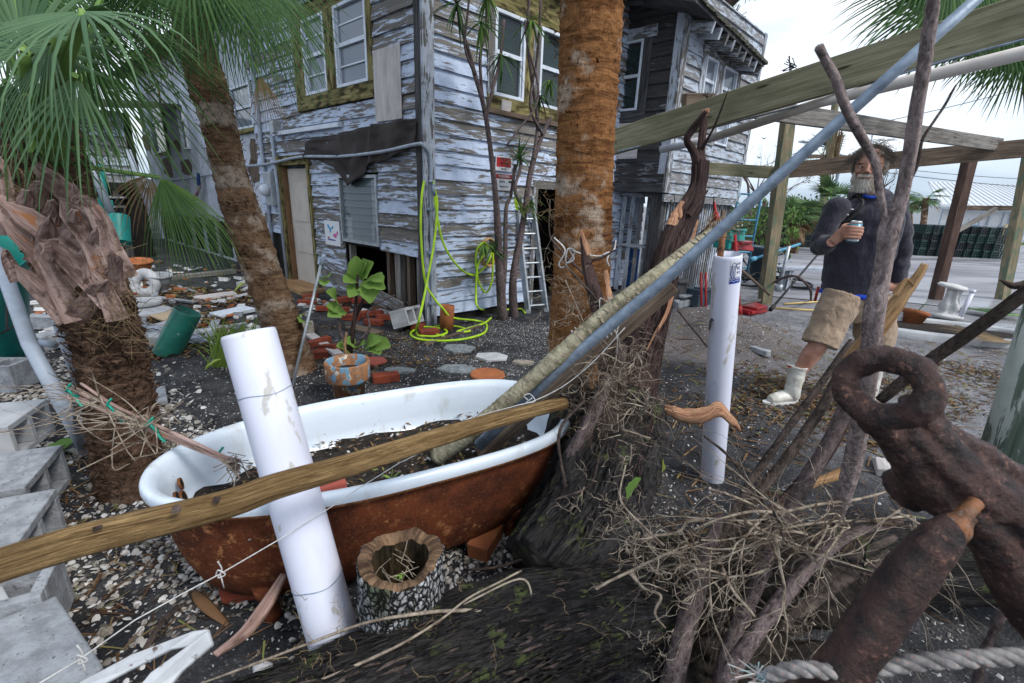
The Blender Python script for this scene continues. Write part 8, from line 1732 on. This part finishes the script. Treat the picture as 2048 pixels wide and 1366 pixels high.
for i, (x, y, ax, ay, L_) in enumerate(((716, 560, 712, 520, .26), (722, 555, 745, 518, .26), (730, 560, 770, 575, .26), (712, 560, 696, 560, .2), (735, 560, 740, 600, .24), (725, 545, 730, 512, .2), (745, 555, 765, 560, .2), (720, 570, 700, 590, .2), (675, 600, 660, 585, .2), (680, 625, 660, 612, .2), (690, 620, 650, 632, .2), (715, 690, 690, 680, .18), (730, 690, 765, 675, .24), (740, 690, 790, 690, .24), (700, 700, 672, 688, .2), (745, 695, 760, 705, .2), (650, 560, 646, 572, .14), (652, 556, 660, 545, .14), (715, 695, 730, 680, .2), (612, 645, 600, 640, .18))):
 a, b = at(x, y, YS + .05), at(ax, ay, YS - .05 - .1 * random.random()); leafblade('leaf', a, b - a, L_ * .82, L_ * .30, 'seagrape', None, .35, seed=i, parent=sap, up=(EYE - a).normalized() + V((0, 0, .6)))
gt = thing('grass_tuft', 'yellow green grass tuft growing behind the top of the leaning pipe', 'grass', gp(465, 735)); mb = MB(); rr = random.Random(14)
for k in range(130):
 p = gp(465 + rr.gauss(0, 22), 735); a = at(468 + rr.gauss(0, 45), 655 + rr.gauss(0, 16), p.y + rr.uniform(-.1, .1)); m = (p + a) / 2 + V((0, 0, .05)); s_ = V((.006, 0, 0)); b = len(mb.v); mb.v.extend([p - s_, p + s_, m + s_, m - s_, a]); mb.face((b, b + 1, b + 2, b + 3)); mb.face((b + 3, b + 2, b + 4))
mb.build('blades', M['grass'], gt)['kind'] = 'stuff'
pc = gp(1880, 668); t = thing('planter_ring', 'oval white concrete planter edging with soil at the right', 'planter', pc)
mb = MB(); n = 40; a_, b_ = 1.02, .50; th = R_(-14)
def oval(r, z): return [pc + V((math.cos(6.283 * i / n) * (a_ + r) * math.cos(th) - math.sin(6.283 * i / n) * (b_ + r) * math.sin(th), math.cos(6.283 * i / n) * (a_ + r) * math.sin(th) + math.sin(6.283 * i / n) * (b_ + r) * math.cos(th), z + .006 * noise.noise(V((i, r * 9, z))))) for i in range(n)]
loft(mb, [oval(0, -.02), oval(.01, .075), oval(-.01, .095), oval(-.09, .095), oval(-.11, .08), oval(-.11, -.02)]); mb.build('edging', M['concrete_w'], t, True, fix=True)
mb = MB(); loft(mb, [oval(-.105, .05)], close0=True); mb.build('soil', M['soil'], t)['kind'] = 'stuff'
c = gp(1890, 640) + V((0, 0, .04)); t = thing('plaster_figure', 'chalky white broken garden figure on a scrolled foot in the planter', 'statue', c)
mb = MB(); mb.lathe([(0, 0), (.17, 0), (.18, .03), (.16, .05), (.10, .07), (.09, .11), (.11, .14), (.10, .20), (.07, .26), (.065, .34), (.075, .4), (0, .41)], c, 28, wob=lambda h, a: .018 * math.sin(a * 5 + h * 8) * (h > .06) + .01 * noise.noise(V((a, h * 9, 0)))); mb.build('foot', M['white_plaster'], t, True)
mb = MB(); mb.lathe([(0, 0), (.15, .0), (.17, .02), (.15, .045), (0, .05)], c + V((.0, .05, .41)), 24, axis=(.1, -.1, 1)); mb.build('bowl', M['white_plaster'], t, True)
mb = MB(); mb.tube([c + V((.05, -.14, .0)), c + V((.13, -.12, .38))], .028, 12); mb.tube([c + V((.13, -.12, .38)), c + V((.132, -.12, .42))], .032, 12); tag(mb.build('white_post', M['pvc'], smooth=True), 'short white capped pipe leaning on the plaster figure', 'pipe')
mb = MB(); c = gp(2020, 665); mb.prism([c + V((math.cos(a / 3) * .7, math.sin(a / 3) * .22, -.01)) for a in range(19)], (0, 0, .08)); solid('concrete_edging', mb, 'concrete', 'second concrete edging piece at the right border', 'edging', bev=.01, fix=True)
for i, (h, a) in enumerate((((1990, 640), (1930, 600)), ((2030, 700), (1960, 690)))):
 t = thing('fallen_frond', ('fallen green frond right of the plaster figure', 'fallen frond stub at the right border')[i], 'frond', gp(*h)); p = gp(*h) + V((0, 0, .08)); q = gp(*a) + V((0, 0, .12)); frond(t, p + V((.4, 0, 0)), p, q - p, V((0, 0, 1)), .75, mat='frond_dry' if i else 'frond', n=22, segs=4, droop=.1, tipdroop=.2, w=.012, seed=200 + i, spread=100)
mb = MB(); a, b = gp(2030, 1010), at(2130, 600, 1.62); a = at(2010, 960, 1.75); a.z = -.02; P_ = at(2100, 640, 1.6)
mb.tube([at(1990, 985, 1.62), at(2040, 830, 1.6), at(2115, 600, 1.58)], [.085, .080, .078], 20, disp=lambda u, a_, p: .003 * noise.noise(V((math.cos(a_) * 6, math.sin(a_) * 6, u)))); solid('mossy_post', mb, 'green_post', 'round post with flaking green and white paint at the right edge', 'post', smooth=True)
c = gp(1530, 560);
t = thing('trash_bin', 'slate grey round trash bin behind the white pipe', 'bin', on_z(1518, 560, 0.0)); mb = MB(); mb.lathe([(0, 0), (.2, 0), (.26, .62), (.29, .63), (.29, .68), (.26, .69), (.24, .66), (.19, .05)], t.location, 26, close=True); mb.build('barrel', M['bin'], t, True)
for s_ in (-1, 1): mb = MB(); mb.tube(smooth_path([t.location + V((s_ * .27, -.05, .58)), t.location + V((s_ * .36, -.05, .56)), t.location + V((s_ * .27, .05, .50))], 3), .015, 6); mb.build('handle', M['bin'], t)
def wheel(mb, c, r, tilt):
 z = V((0, 0, 1)).lerp(V((0, -1, .1)), tilt).normalized(); x, y, _ = frame_of(z); torus(mb, c, x, y, r, r, .025, 30, 8)
 return x, y
bk = thing('bicycle', 'fallen dark bicycle on the sand left of the timber post', 'bicycle', on_z(1590, 578, 0))
for dx in (0, -.95): c = bk.location + V((dx, .1, .10)); mb = MB(); x, y = wheel(mb, c, .31, .12); w1_ = mb.build('tyre', M['black'], bk, True); mb = MB(); [mb.tube([c, c + (x * math.cos(a * .52) + y * math.sin(a * .52)) * .3], .003, 3) for a in range(12)]; mb.build('spokes', M['galv'], bk)['kind'] = 'stuff'
B_ = bk.location
for a, b in (((0, .1, .12), (-.55, -.1, .22)), ((-.95, .1, .12), (-.35, -.15, .22)), ((-.35, -.15, .22), (-.6, .35, .22)), ((-.6, .35, .22), (-.15, .4, .26)), ((0, .1, .12), (-.15, .4, .26)), ((-.95, .1, .12), (-.6, .35, .22)), ((-.15, .4, .26), (-.05, .6, .4))): mb = MB(); mb.tube([B_ + V(a), B_ + V(b)], .018, 6); mb.build('frame_tube', M['black'], bk, True)
mb = MB(); mb.tube([B_ + V((-.3, .55, .42)), B_ + V((-.05, .6, .4)), B_ + V((.2, .62, .45))], .014, 6); mb.build('handlebar', M['galv'], bk, True)
rk = on_z(1420, 560, .0); ht = thing('hand_truck', 'pale blue steel hand truck standing behind the white pipe', 'hand truck', at(1485, 470, 9.0)); ht.location.z = 0; B_ = ht.location
zt_ = at(1485, 388, 9.0).z
for dx in (-.22, .22): mb = MB(); mb.tube([B_ + V((dx, 0, .05)), B_ + V((dx, 0, zt_ - .1)), B_ + V((dx * .8, 0, zt_))], .022, 8); mb.build('upright', M['blue_steel'], ht, True)
for z in (.3, .6, .9, 1.2, zt_): mb = MB(); mb.tube([B_ + V((-.2, 0, z)), B_ + V((.2, 0, z))], .018, 6); mb.build('crossbar', M['blue_steel'], ht, True)
for dx in (-.26, .26): mb = MB(); mb.lathe([(.03, -.03), (.12, -.03), (.13, 0), (.12, .03), (.03, .03)], B_ + V((dx, .1, .13)), 16, (1, 0, 0)); mb.build('wheel', M['black'], ht, True)
TL_ = [((1434, 440, 6.4), (1428, 405, 6.6), .02, 'red', 'red handled tool leaning on the slatted skirt', 'tool'), ((1452, 565, 6.0), (1446, 420, 6.5), .022, 'wood_brown', 'wooden shovel handle beside the red tool', 'tool'), ((1490, 575, 6.0), (1470, 470, 6.3), .02, 'red', 'red cart handle low behind the white pipe', 'tool'), ((1545, 600, 6.4), (1650, 492, 7.6), .016, 'black', 'black bar slanting behind the timber post', 'bar'),
  ((1410, 590, 5.8), (1402, 545, 5.8), .014, 'red', 'pair of red and black loppers by the skirt, left', 'loppers'), ((1418, 592, 5.8), (1412, 545, 5.8), .014, 'red', 'pair of red and black loppers by the skirt, right', 'loppers'), ((1562, 560, 8.0), (1578, 492, 8.0), .03, 'alum', 'grey metal stand right of the trash bin', 'stand'), ((1500, 520, 8.5), (1600, 488, 8.8), .025, 'blue_steel', 'blue horizontal tube above the trash bin', 'tube'),
  ((1460, 520, 7), (1540, 590, 6.8), .02, 'wood_brown', 'brown handle lying against the bin', 'tool'), ((1400, 640, 6), (1520, 600, 6.2), .02, 'wood_grey', 'grey stick on the ground beyond the mound', 'stick')]
for a, b, r_, m_, l, ct in TL_:
 A = at(*a); A.z = max(A.z, .02) if a[1] < 560 else .03; mb = MB(); mb.tube([A, at(*b)], r_, 7); mb.tube([A, A + (A - at(*b)).normalized() * -.12], r_ * 1.8, 7); solid(ct.replace(' ', '_'), mb, m_, l, ct, smooth=True)
for x, y, w_, h, m_, l in ((1458, 478, .42, .24, 'teal', 'green cloth heap on the cart'), (1470, 492, .5, .1, 'red', 'red plastic lid under the green cloth'), (1505, 585, .45, .08, 'red', 'low red tool case beside the timber post'), (1360, 600, .5, .2, 'concrete', 'grey blocks lying before the skirt'), (1400, 575, .35, .3, 'bin', 'dark crate under the loppers'), (1345, 570, .3, .4, 'trim_dark', 'dark box under the wing'), (1425, 600, .6, .06, 'trim_grey', 'pale plank lying by the skirt')):
 c = at(x, y, 7.4 if y < 550 else 6.3); c.z = max(.0, c.z - h / 2) if y < 550 else 0; mb = MB(); rot = Matrix.Rotation(R_(35), 3, 'Z'); mb.box(c + V((0, 0, h / 2)), (w_, .3, h), rot, .03); mb.box(c + V((.05, -.05, h + .02)), (w_ * .7, .22, .04), rot, .015); mb.box(c + V((-.08, -.1, h * .6)), (w_ * .5, .26, h * .5), rot, .02); solid('yard_item', mb, m_, l, 'yard item', bev=.02)
for a, b, l in (((1668, 623), (1550, 616), 'yellow handle lying beyond the mound, nearer one'), ((1640, 603), (1568, 608), 'yellow handle at the foot of the timber post')): mb = MB(); mb.tube([gp(*a, .02), gp(*b, .02)], .014, 8); solid('broom_handle', mb, 'yellow_wood', l, 'handle', smooth=True)
mb = MB(); c = at(1628, 528, 8.2); c.z = .42; mb.box(c, (1.3, .35, .06)); mb.box(c + V((.45, 0, -.22)), (.08, .3, .4)); mb.box(c + V((-.45, 0, -.22)), (.08, .3, .4)); solid('bench', mb, 'trim_grey', 'low pale bench on the yard left of the man', 'bench', bev=.006)
mb = MB(); mb.tube(smooth_path([gp(1530, 575, .02), at(1580, 552, 5.6), at(1618, 575, 5.4), gp(1622, 600, .02)], 6), .016, 6); solid('bent_branch', mb, 'bark_grey', 'arched bare branch lying left of the man', 'branch', smooth=True)
mb = MB(); c = WG.at(.1, .95, .1); mb.tube([c + WG.d * (.012 * k ** .9 * math.cos(k * .5)) + V((0, 0, .012 * k ** .9 * math.sin(k * .5))) for k in range(2, 34)], .007, 5); mb.tube([c + V((0, 0, -.3)), c + V((0, 0, .5))], .008, 5); mb.tube([c + V((0, 0, .5)) + WG.d * (.008 * k * math.cos(k * .6)) + V((0, 0, .008 * k * math.sin(k * .6))) for k in range(1, 14)], .006, 5); solid('iron_scroll', mb, 'black', 'black wrought iron scroll beside the slatted skirt', 'scroll', smooth=True)
for i, (x, y, l) in enumerate(((1650, 690, 'white plaster chunk between the man\'s boot and the far leg'), (1760, 940, 'pale splinter of board at the right of the roots'), (1520, 705, 'flat grey stone on the mound side'))):
 mb = MB(); p = gp(x, y); mb.box(p + V((0, 0, .025)), (.16, .07, .05), Matrix.Rotation(i, 3, 'Z'), .012); solid('chunk', mb, ('white_plaster', 'ply', 'concrete')[i], l, 'chunk', bev=.01)
# ================================================================ the man
YM = 3.0
def A_(x, y, Y=YM): return at(x, y, Y)
def k_(p): return (p - EYE).dot(_fw) / CAM_F
g0 = gp(1640, 790)
man = thing('person', 'bearded man in charcoal hooded top, khaki shorts and white rubber boots holding a can', 'person', V((A_(1690, 600).x, YM, gz(2.3, 3.0))))
def vol(mb, pts, rad, n=16, flat=1.0, upv=None, sp=5, disp=None):
 P_ = [V(p) for p in pts]; path = smooth_path(P_, sp); rd = lerp_list(rad, sp)
 b = len(mb.v); mb.tube(path, rd, n, flat=flat, upv=upv, disp=disp)
def ell(mb, c, r, ax=None, n=20, m=14):
 ax = ax or (V((1, 0, 0)), V((0, 1, 0)), V((0, 0, 1))); b = len(mb.v); c = V(c)
 for j in range(1, m):
  t = math.pi * j / m
  for i in range(n): a = 6.283185 * i / n; mb.v.append(c + ax[0] * r[0] * math.sin(t) * math.cos(a) + ax[1] * r[1] * math.sin(t) * math.sin(a) + ax[2] * r[2] * math.cos(t))
 for j in range(m - 2):
  for i in range(n): i2 = (i + 1) % n; mb.face((b + j * n + i, b + (j + 1) * n + i, b + (j + 1) * n + i2, b + j * n + i2))
 t_, e_ = len(mb.v), len(mb.v) + 1; mb.v.extend([c + ax[2] * r[2], c - ax[2] * r[2]])
 for i in range(n): i2 = (i + 1) % n; mb.face((t_, b + i, b + i2)); mb.face((e_, b + (m - 2) * n + i2, b + (m - 2) * n + i))
def fuse(o, vox, it=4, disp=None, tex=.05):
 m = o.modifiers.new('fuse', 'REMESH'); m.mode = 'VOXEL'; m.voxel_size = vox; m.use_smooth_shade = True
 s_ = o.modifiers.new('soften', 'SMOOTH'); s_.iterations = it; s_.factor = .5
 if disp: t = bpy.data.textures.new('folds', 'CLOUDS'); t.noise_scale = tex; t.noise_depth = 2; d = o.modifiers.new('folds', 'DISPLACE'); d.texture = t; d.strength = disp; d.mid_level = .5; d.texture_coords = 'LOCAL'
 return o
hc = A_(1738, 338); fwd = (EYE - hc); fwd.z = 0; fwd.normalize(); fwd = (fwd + V((-.10, 0, 0))).normalized(); lat_ = V((0, 0, 1)).cross(fwd).normalized(); lat_ = lat_ if lat_.x > 0 else -lat_; U_ = V((0, 0, 1))
fd = (fwd - U_ * .12).normalized(); ud = lat_.cross(fd).normalized(); ud = ud if ud.z > 0 else -ud
def hp(x, f, z): return hc + lat_ * x + fd * f + ud * z
sl, sr_ = A_(1668, 418), A_(1793, 412, YM + .02); el_, er_ = A_(1640, 492, YM - .02), A_(1802, 500, YM + .03); wl_, wr_ = A_(1664, 484, YM - .19), A_(1796, 566, YM - .02)
nb, chest, waist, pel = A_(1741, 392, YM + .02), A_(1733, 440, YM + .02), A_(1716, 530, YM + .02), A_(1708, 590, YM + .02)
hl, hr_ = A_(1678, 612, YM + .0), A_(1746, 612, YM + .02); kl, kr = A_(1640, 684, YM - .06), A_(1752, 690, YM + .0)
al, ar = A_(1592, 752, YM - .03), A_(1744, 765, YM + .05)
hl.z = max(hl.z, .75)
body = MB(); side3 = lat_
vol(body, [pel, waist, chest, nb + V((0, 0, -.02))], [.150, .150, .175, .10], 20, .62, side3); vol(body, [nb, hp(0, -.02, -.06)], [.062, .058], 14)
ell(body, hc + ud * .02, (.076, .095, .105), (lat_, fd, ud), 26, 20); ell(body, hp(0, .028, -.055), (.058, .062, .065), (lat_, fd, ud)); ell(body, hp(0, .068, .036), (.052, .024, .014), (lat_, fd, ud))
vol(body, [hp(0, .088, .028), hp(0, .103, .006), hp(0, .112, -.014)], [.009, .012, .017], 10); ell(body, hp(.013, .096, -.018), (.010, .012, .009), (lat_, fd, ud)); ell(body, hp(-.013, .096, -.018), (.010, .012, .009), (lat_, fd, ud))
for s_ in (-1, 1): ell(body, hp(s_ * .040, .064, -.008), (.020, .020, .017), (lat_, fd, ud)); ell(body, hp(s_ * .080, -.004, -.002), (.009, .020, .032), (lat_, fd, ud), 12, 10)
vol(body, [sl, el_, wl_], [.050, .040, .028], 14); vol(body, [sr_, er_, wr_, wr_ + (pel - wr_) * .3], [.050, .040, .028, .035], 14)
vol(body, [hl, kl, kl.lerp(al, .35), al], [.085, .056, .060, .038], 16); vol(body, [hr_, kr, kr.lerp(ar, .35), ar], [.085, .056, .060, .038], 16)
for an_ in (al, ar): vol(body, [an_, an_ + V((0, 0, -.06))], [.034, .03], 12)
cc = A_(1708, 463, YM - .23); kc = k_(cc); cu = V((-.03, -.05, 1)).normalized()
vol(body, [wl_, cc + V((-.052, .012, -.01))], [.028, .036], 12, .62, U_)
fpal = cc + V((-.05, .006, -.006)); ell(body, fpal, (.026, .030, .042), (V((1, 0, 0)), V((0, 1, 0)), U_))
for i in range(4):
 z = .026 - .019 * i; b = cc + V((-.060, -.008, z - .004)); ln = (.95, 1.05, 1.0, .84)[i]; r_ = (.0092, .0098, .0094, .0084)[i]
 vol(body, [b, cc + V((-.046, -.034, z)), cc + V((-.016, -.044, z - .001)), cc + V((.012 * ln, -.041, z - .003)), cc + V((.030 * ln, -.026, z - .004))], [r_ * 1.15, r_ * 1.12, r_, r_ * .98, r_ * .8], 10, sp=3)
vol(body, [cc + V((-.058, .02, .012)), cc + V((-.040, .038, .030)), cc + V((-.006, .043, .038)), cc + V((.018, .036, .036))], [.014, .012, .010, .008], 10, sp=3)
fuse(body.build('body', M['skin'], man, True, fix=True), .0045, 3)
can = thing('drink_can', 'teal blue drink can held in the man\'s hand', 'can', cc - cu * .06); mb = MB(); mb.lathe([(0, -.061), (.026, -.061), (.033, -.052), (.033, .046)], cc, 26, cu); mb.build('can_body', M['can'], can, True); mb = MB(); mb.lathe([(.033, .0461), (.028, .057), (.028, .061), (.026, .060), (.025, .056), (0, .056)], cc, 26, cu); mb.build('can_top', M['can_top'], can, True)
mb = MB(); mb.lathe([(.0332, -.052), (.0332, -.02)], cc, 26, cu, close=True); mb.build('can_band', M['sign_w'], can, True)
for s_ in (-1, 1):
 mb = MB(); ell(mb, hp(s_ * .031, .0785, .014), (.012, .010, .0065), (lat_, fd, ud), 12, 8); mb.build('eye', M['white_plaster'], man, True); mb = MB(); ell(mb, hp(s_ * .029, .086, .0135), (.0055, .004, .0055), (lat_, fd, ud), 10, 8); mb.build('iris', M['sign_k'], man, True)
 mb = MB(); mb.tube([hp(s_ * .014, .089, .020), hp(s_ * .031, .090, .0235), hp(s_ * .048, .076, .018)], [.0035, .005, .003], 6); mb.build('eyelid', M['skin'], man, True)
 mb = MB(); rr = random.Random(3)
 for k in range(40): x = rr.uniform(.012, .055); p = hp(s_ * x, .094 - x * .25, .036 - abs(x - .03) * .15 + rr.uniform(-.003, .003)); mb.tube([p, p + lat_ * s_ * .010 + rvec(.003)], .0011, 3)
 mb.build('eyebrow', M['hair'], man)['kind'] = 'stuff'
mb = MB(); mb.tube([hp(-.024, .089, -.046), hp(0, .098, -.044), hp(.024, .089, -.046)], [.003, .0045, .003], 6, flat=.6); mb.build('mouth', M['terra_red'], man, True)
mb = MB(); ell(mb, hp(0, .040, -.088), (.058, .052, .050), (lat_, fd, ud), 24, 16); ell(mb, hp(0, .070, -.032), (.040, .026, .012), (lat_, fd, ud)); [ell(mb, hp(s_ * .060, .018, -.05), (.018, .035, .045), (lat_, fd, ud)) for s_ in (-1, 1)]
fuse(mb.build('beard', M['beard'], man, True, fix=True), .005, 2, .012, .012)
mb = MB(); rr = random.Random(15)
for k in range(520):
 a = rr.uniform(-1.35, 1.35); e = rr.uniform(-.6, .9); p = hp(math.sin(a) * .062, .03 + math.cos(a) * .060, -.085 + e * .045); d = (lat_ * math.sin(a) * .4 + fd * math.cos(a) * .35 - ud * 1.0 + rvec(.35)).normalized(); mb.tube([p, p + d * .014, p + d * .028 + rvec(.003)], [.0012, .001, .0004], 3, caps=False)
for k in range(160):
 x = rr.uniform(-.04, .04); p = hp(x, .098 - abs(x) * .35, -.026); d = (lat_ * x * 9 - ud + fd * .3 + rvec(.2)).normalized(); mb.tube([p, p + d * .018], [.0012, .0005], 3, caps=False)
mb.build('beard_hairs', M['beard'], man)['kind'] = 'stuff'
mb = MB(); ell(mb, hp(0, -.022, .045), (.088, .096, .088), (lat_, fd, ud), 26, 18); ell(mb, hp(-.066, -.01, .012), (.026, .05, .05), (lat_, fd, ud)); ell(mb, hp(.068, -.012, .005), (.024, .05, .055), (lat_, fd, ud)); o = fuse(mb.build('hair', M['hair'], man, True, fix=True), .006, 2, .016, .016)
mb = MB(); rr = random.Random(25)
for k in range(900):
 a = rr.uniform(0, 6.28); e = rr.uniform(.05, 1.45); q = V((math.cos(a) * math.cos(e), math.sin(a) * math.cos(e), math.sin(e)))
 p = hp(q.x * .088, -.018 + q.y * .096, .045 + q.z * .086); s_ = 1 if q.x > .1 else -1
 d = (lat_ * q.x * .9 + fd * q.y * .6 + ud * (.35 - .1 * e) + rvec(.5)).normalized(); pts = [p]; L_ = rr.uniform(.03, .085)
 for j in range(4): d = (d - ud * .55 + rvec(.18) + (lat_ * .12 * (-1 if q.x < .2 else 1))).normalized(); pts.append(pts[-1] + d * L_ / 4)
 if pts[-1].dot(fd) - hc.dot(fd) > .075 and (pts[-1] - hc).dot(ud) < .06: continue
 mb.tube(pts, [.0013, .0013, .0011, .0009, .0004], 3, caps=False)
for k in range(26):
 p = hp(rr.uniform(-.03, .05), rr.uniform(-.02, .05), .13); d = (ud * .8 + lat_ * rr.uniform(-.6, .9) + fd * rr.uniform(-.3, .3)).normalized(); mb.tube(smooth_path([p, p + d * .035, p + d * .05 + lat_ * .03 - ud * .01], 3), .0009, 3, caps=False)
mb.build('hair_strands', M['hair'], man)['kind'] = 'stuff'
ho_ = MB(); ell(ho_, sl + V((.015, 0, 0)), (.074, .075, .075)); ell(ho_, sr_ - V((.015, 0, 0)), (.074, .075, .075)); hem = A_(1704, 584, YM + .02); mid = A_(1712, 535, YM + .02)
fl_ = lambda u, a, p: .010 * noise.noise(p * 9) + .004 * noise.noise(p * 26)
vol(ho_, [hem, mid, A_(1724, 480, YM + .02), chest, A_(1738, 408, YM + .03), A_(1741, 392, YM + .03)], [.172, .182, .192, .195, .160, .085], 30, .66, side3, 6, fl_)
ell(ho_, (sl + chest) / 2 + V((0, .01, .035)), (.10, .078, .068), (lat_, fd, U_)); ell(ho_, (sr_ + chest) / 2 + V((0, .01, .035)), (.11, .085, .075), (lat_, fd, U_))
fl2 = lambda u, a, p: .012 * noise.noise(p * 14) + .005 * noise.noise(p * 34)
vol(ho_, [sl + V((.02, 0, .01)), sl.lerp(el_, .5), el_, el_.lerp(wl_, .5), wl_ + (el_ - wl_) * .05], [.070, .062, .060, .052, .040], 20, 1, None, 7, fl2)
vol(ho_, [sr_ + V((-.02, 0, .01)), sr_.lerp(er_, .5), er_, er_.lerp(wr_, .5), wr_], [.070, .064, .060, .054, .044], 20, 1, None, 7, fl2)
torus(ho_, nb + V((0, .01, .005)) - fwd * .01, lat_, (fwd - U_ * .25).normalized(), .088, .080, .030, 30, 12); ell(ho_, nb - fwd * .09 + V((0, 0, .0)), (.11, .07, .06), (lat_, fd, U_))
fuse(ho_.build('hooded_top', M['hoodie'], man, True, fix=True), .0065, 3, .014, .07)
tee = MB(); x0 = hem + V((0, 0, -.012)); tee.tube([x0 + V((0, 0, .02)), x0 + V((0, 0, -.002)), x0 + V((0, 0, -.014))], [.170, .188, .186], 36, flat=.67, upv=side3); tee.build('tee_shirt_hem', M['blue_tee'], man, True)
mb = MB(); mb.tube(smooth_path([nb + lat_ * -.03 + fwd * .088 + U_ * .0, nb + lat_ * .02 + fwd * .098 - U_ * .012, nb + lat_ * .06 + fwd * .075 + U_ * .012], 5), .016, 8, flat=.5); mb.build('tee_shirt_collar', M['blue_tee'], man, True)
mb = MB(); mb.tube(smooth_path([nb + lat_ * -.085 + fwd * .06, nb + lat_ * -.115 + fwd * .135 - U_ * .06, nb + lat_ * -.135 + fwd * .155 - U_ * .14], 6), [.018] * 6 + [.016] * 7, 8, flat=.5); mb.build('neck_strap', M['black'], man, True)
for q in ((-.05, -.085), (-.068, -.118), (-.09, -.150)): mb = MB(); ell(mb, nb + lat_ * (q[0] - .012) + fwd * .168 + U_ * q[1], (.009, .004, .004), (lat_, fd, U_), 8, 6); mb.build('strap_fleck', M['sign_w'], man)
mb = MB(); mb.tube(smooth_path([nb + lat_ * -.06 + fwd * .09, nb + lat_ * -.02 + fwd * .148 - U_ * .05, nb + lat_ * -.06 + fwd * .165 - U_ * .14, nb + lat_ * -.10 + fwd * .165 - U_ * .165], 5), .010, 7); mb.build('draw_cord', M['black'], man, True)
mb = MB(); mb.tube([nb + lat_ * .005 + fwd * .135 - U_ * .05, nb + lat_ * .0 + fwd * .160 - U_ * .20], .0025, 5); mb.build('chest_seam', M['black'], man)
sh = MB(); fl3 = lambda u, a, p: .012 * noise.noise(p * 10) + .006 * noise.noise(p * 24)
pw = A_(1707, 578, YM + .02); vol(sh, [pw, A_(1710, 612, YM + .02), A_(1712, 640, YM + .01)], [.160, .172, .150], 28, .68, side3, 5, fl3)
vol(sh, [hl + V((.01, 0, .08)), hl.lerp(kl, .5) + V((-.005, 0, 0)), kl + V((.0, 0, -.02))], [.112, .114, .108], 24, .9, side3, 7, fl3)
vol(sh, [hr_ + V((-.02, 0, .06)), hr_.lerp(kr, .5), kr + V((0, 0, -.02))], [.112, .112, .106], 24, .9, side3, 7, fl3)
fuse(sh.build('shorts', M['khaki'], man, True, fix=True), .0065, 3, .016, .06)
mb = MB(); c = pw + lat_ * -.185 + fwd * .02 + V((0, 0, -.05)); mb.tube([c + V((-.01, 0, .04)), c + V((-.012, 0, -.06))], .012, 8, flat=.6); mb.build('red_clip_knife', M['red'], man, True)
mb = MB(); mb.tube([pw + fwd * .135 + V((0, 0, -.01)), pw + fwd * .140 + V((.004, 0, -.12))], .004, 5); mb.build('fly_seam', M['khaki'], man)
for nm, an_, toe, top in (('boot', al, A_(1541, 791, YM - .06), A_(1596, 732, YM - .03)), ('boot', ar, A_(1716, 822, YM - .10), A_(1745, 735, YM + .04))):
 gzf = gz(toe.x, toe.y); b = MB(); heel = V((an_.x + .025, an_.y + .02, max(gzf, gz(an_.x, an_.y)) + .035)); toe.z = gzf + .034
 vol(b, [top, an_.lerp(top, .45), V((an_.x, an_.y, heel.z + .06)), heel + V((0, 0, .0))], [.066, .056, .050, .046], 22, 1, None, 6, lambda u, a, p: .003 * noise.noise(p * 22))
 vol(b, [heel, heel.lerp(toe, .4) + V((0, 0, .012)), heel.lerp(toe, .8), toe], [.044, .046, .044, .026], 18, .85, (V((0, 0, 1)).cross(toe - heel)), 6)
 o = fuse(b.build(nm, M['rubber_boot'], man, True, fix=True), .005, 3, .006, .03)
 mb = MB(); torus(mb, top + V((0, 0, .0)), lat_, fwd, .062, .062, .0055, 26, 8); mb.build('boot_rim', M['rubber_boot'], o, True)
 mb = MB(); x = (toe - heel); x.z = 0; x.normalize(); y = V((-x.y, x.x, 0)); L_ = (toe - heel).length; P_ = [heel * 0 + V((heel.x, heel.y, gzf + .002)) + x * (L_ / 2 + (L_ / 2 + .05) * math.cos(t * .314)) + y * .048 * math.sin(t * .314) for t in range(20)]; mb.prism(P_, (0, 0, .016)); mb.build('sole', M['white_plaster'], o, fix=True)
mb = MB(); c = A_(1579, 733, YM - .11); mb.prism([c + lat_ * x + U_ * z for x, z in ((-.012, -.006), (.012, -.006), (.012, .006), (-.012, .006))], fwd * .002); mb.build('boot_tab', M['red'], man, fix=True)
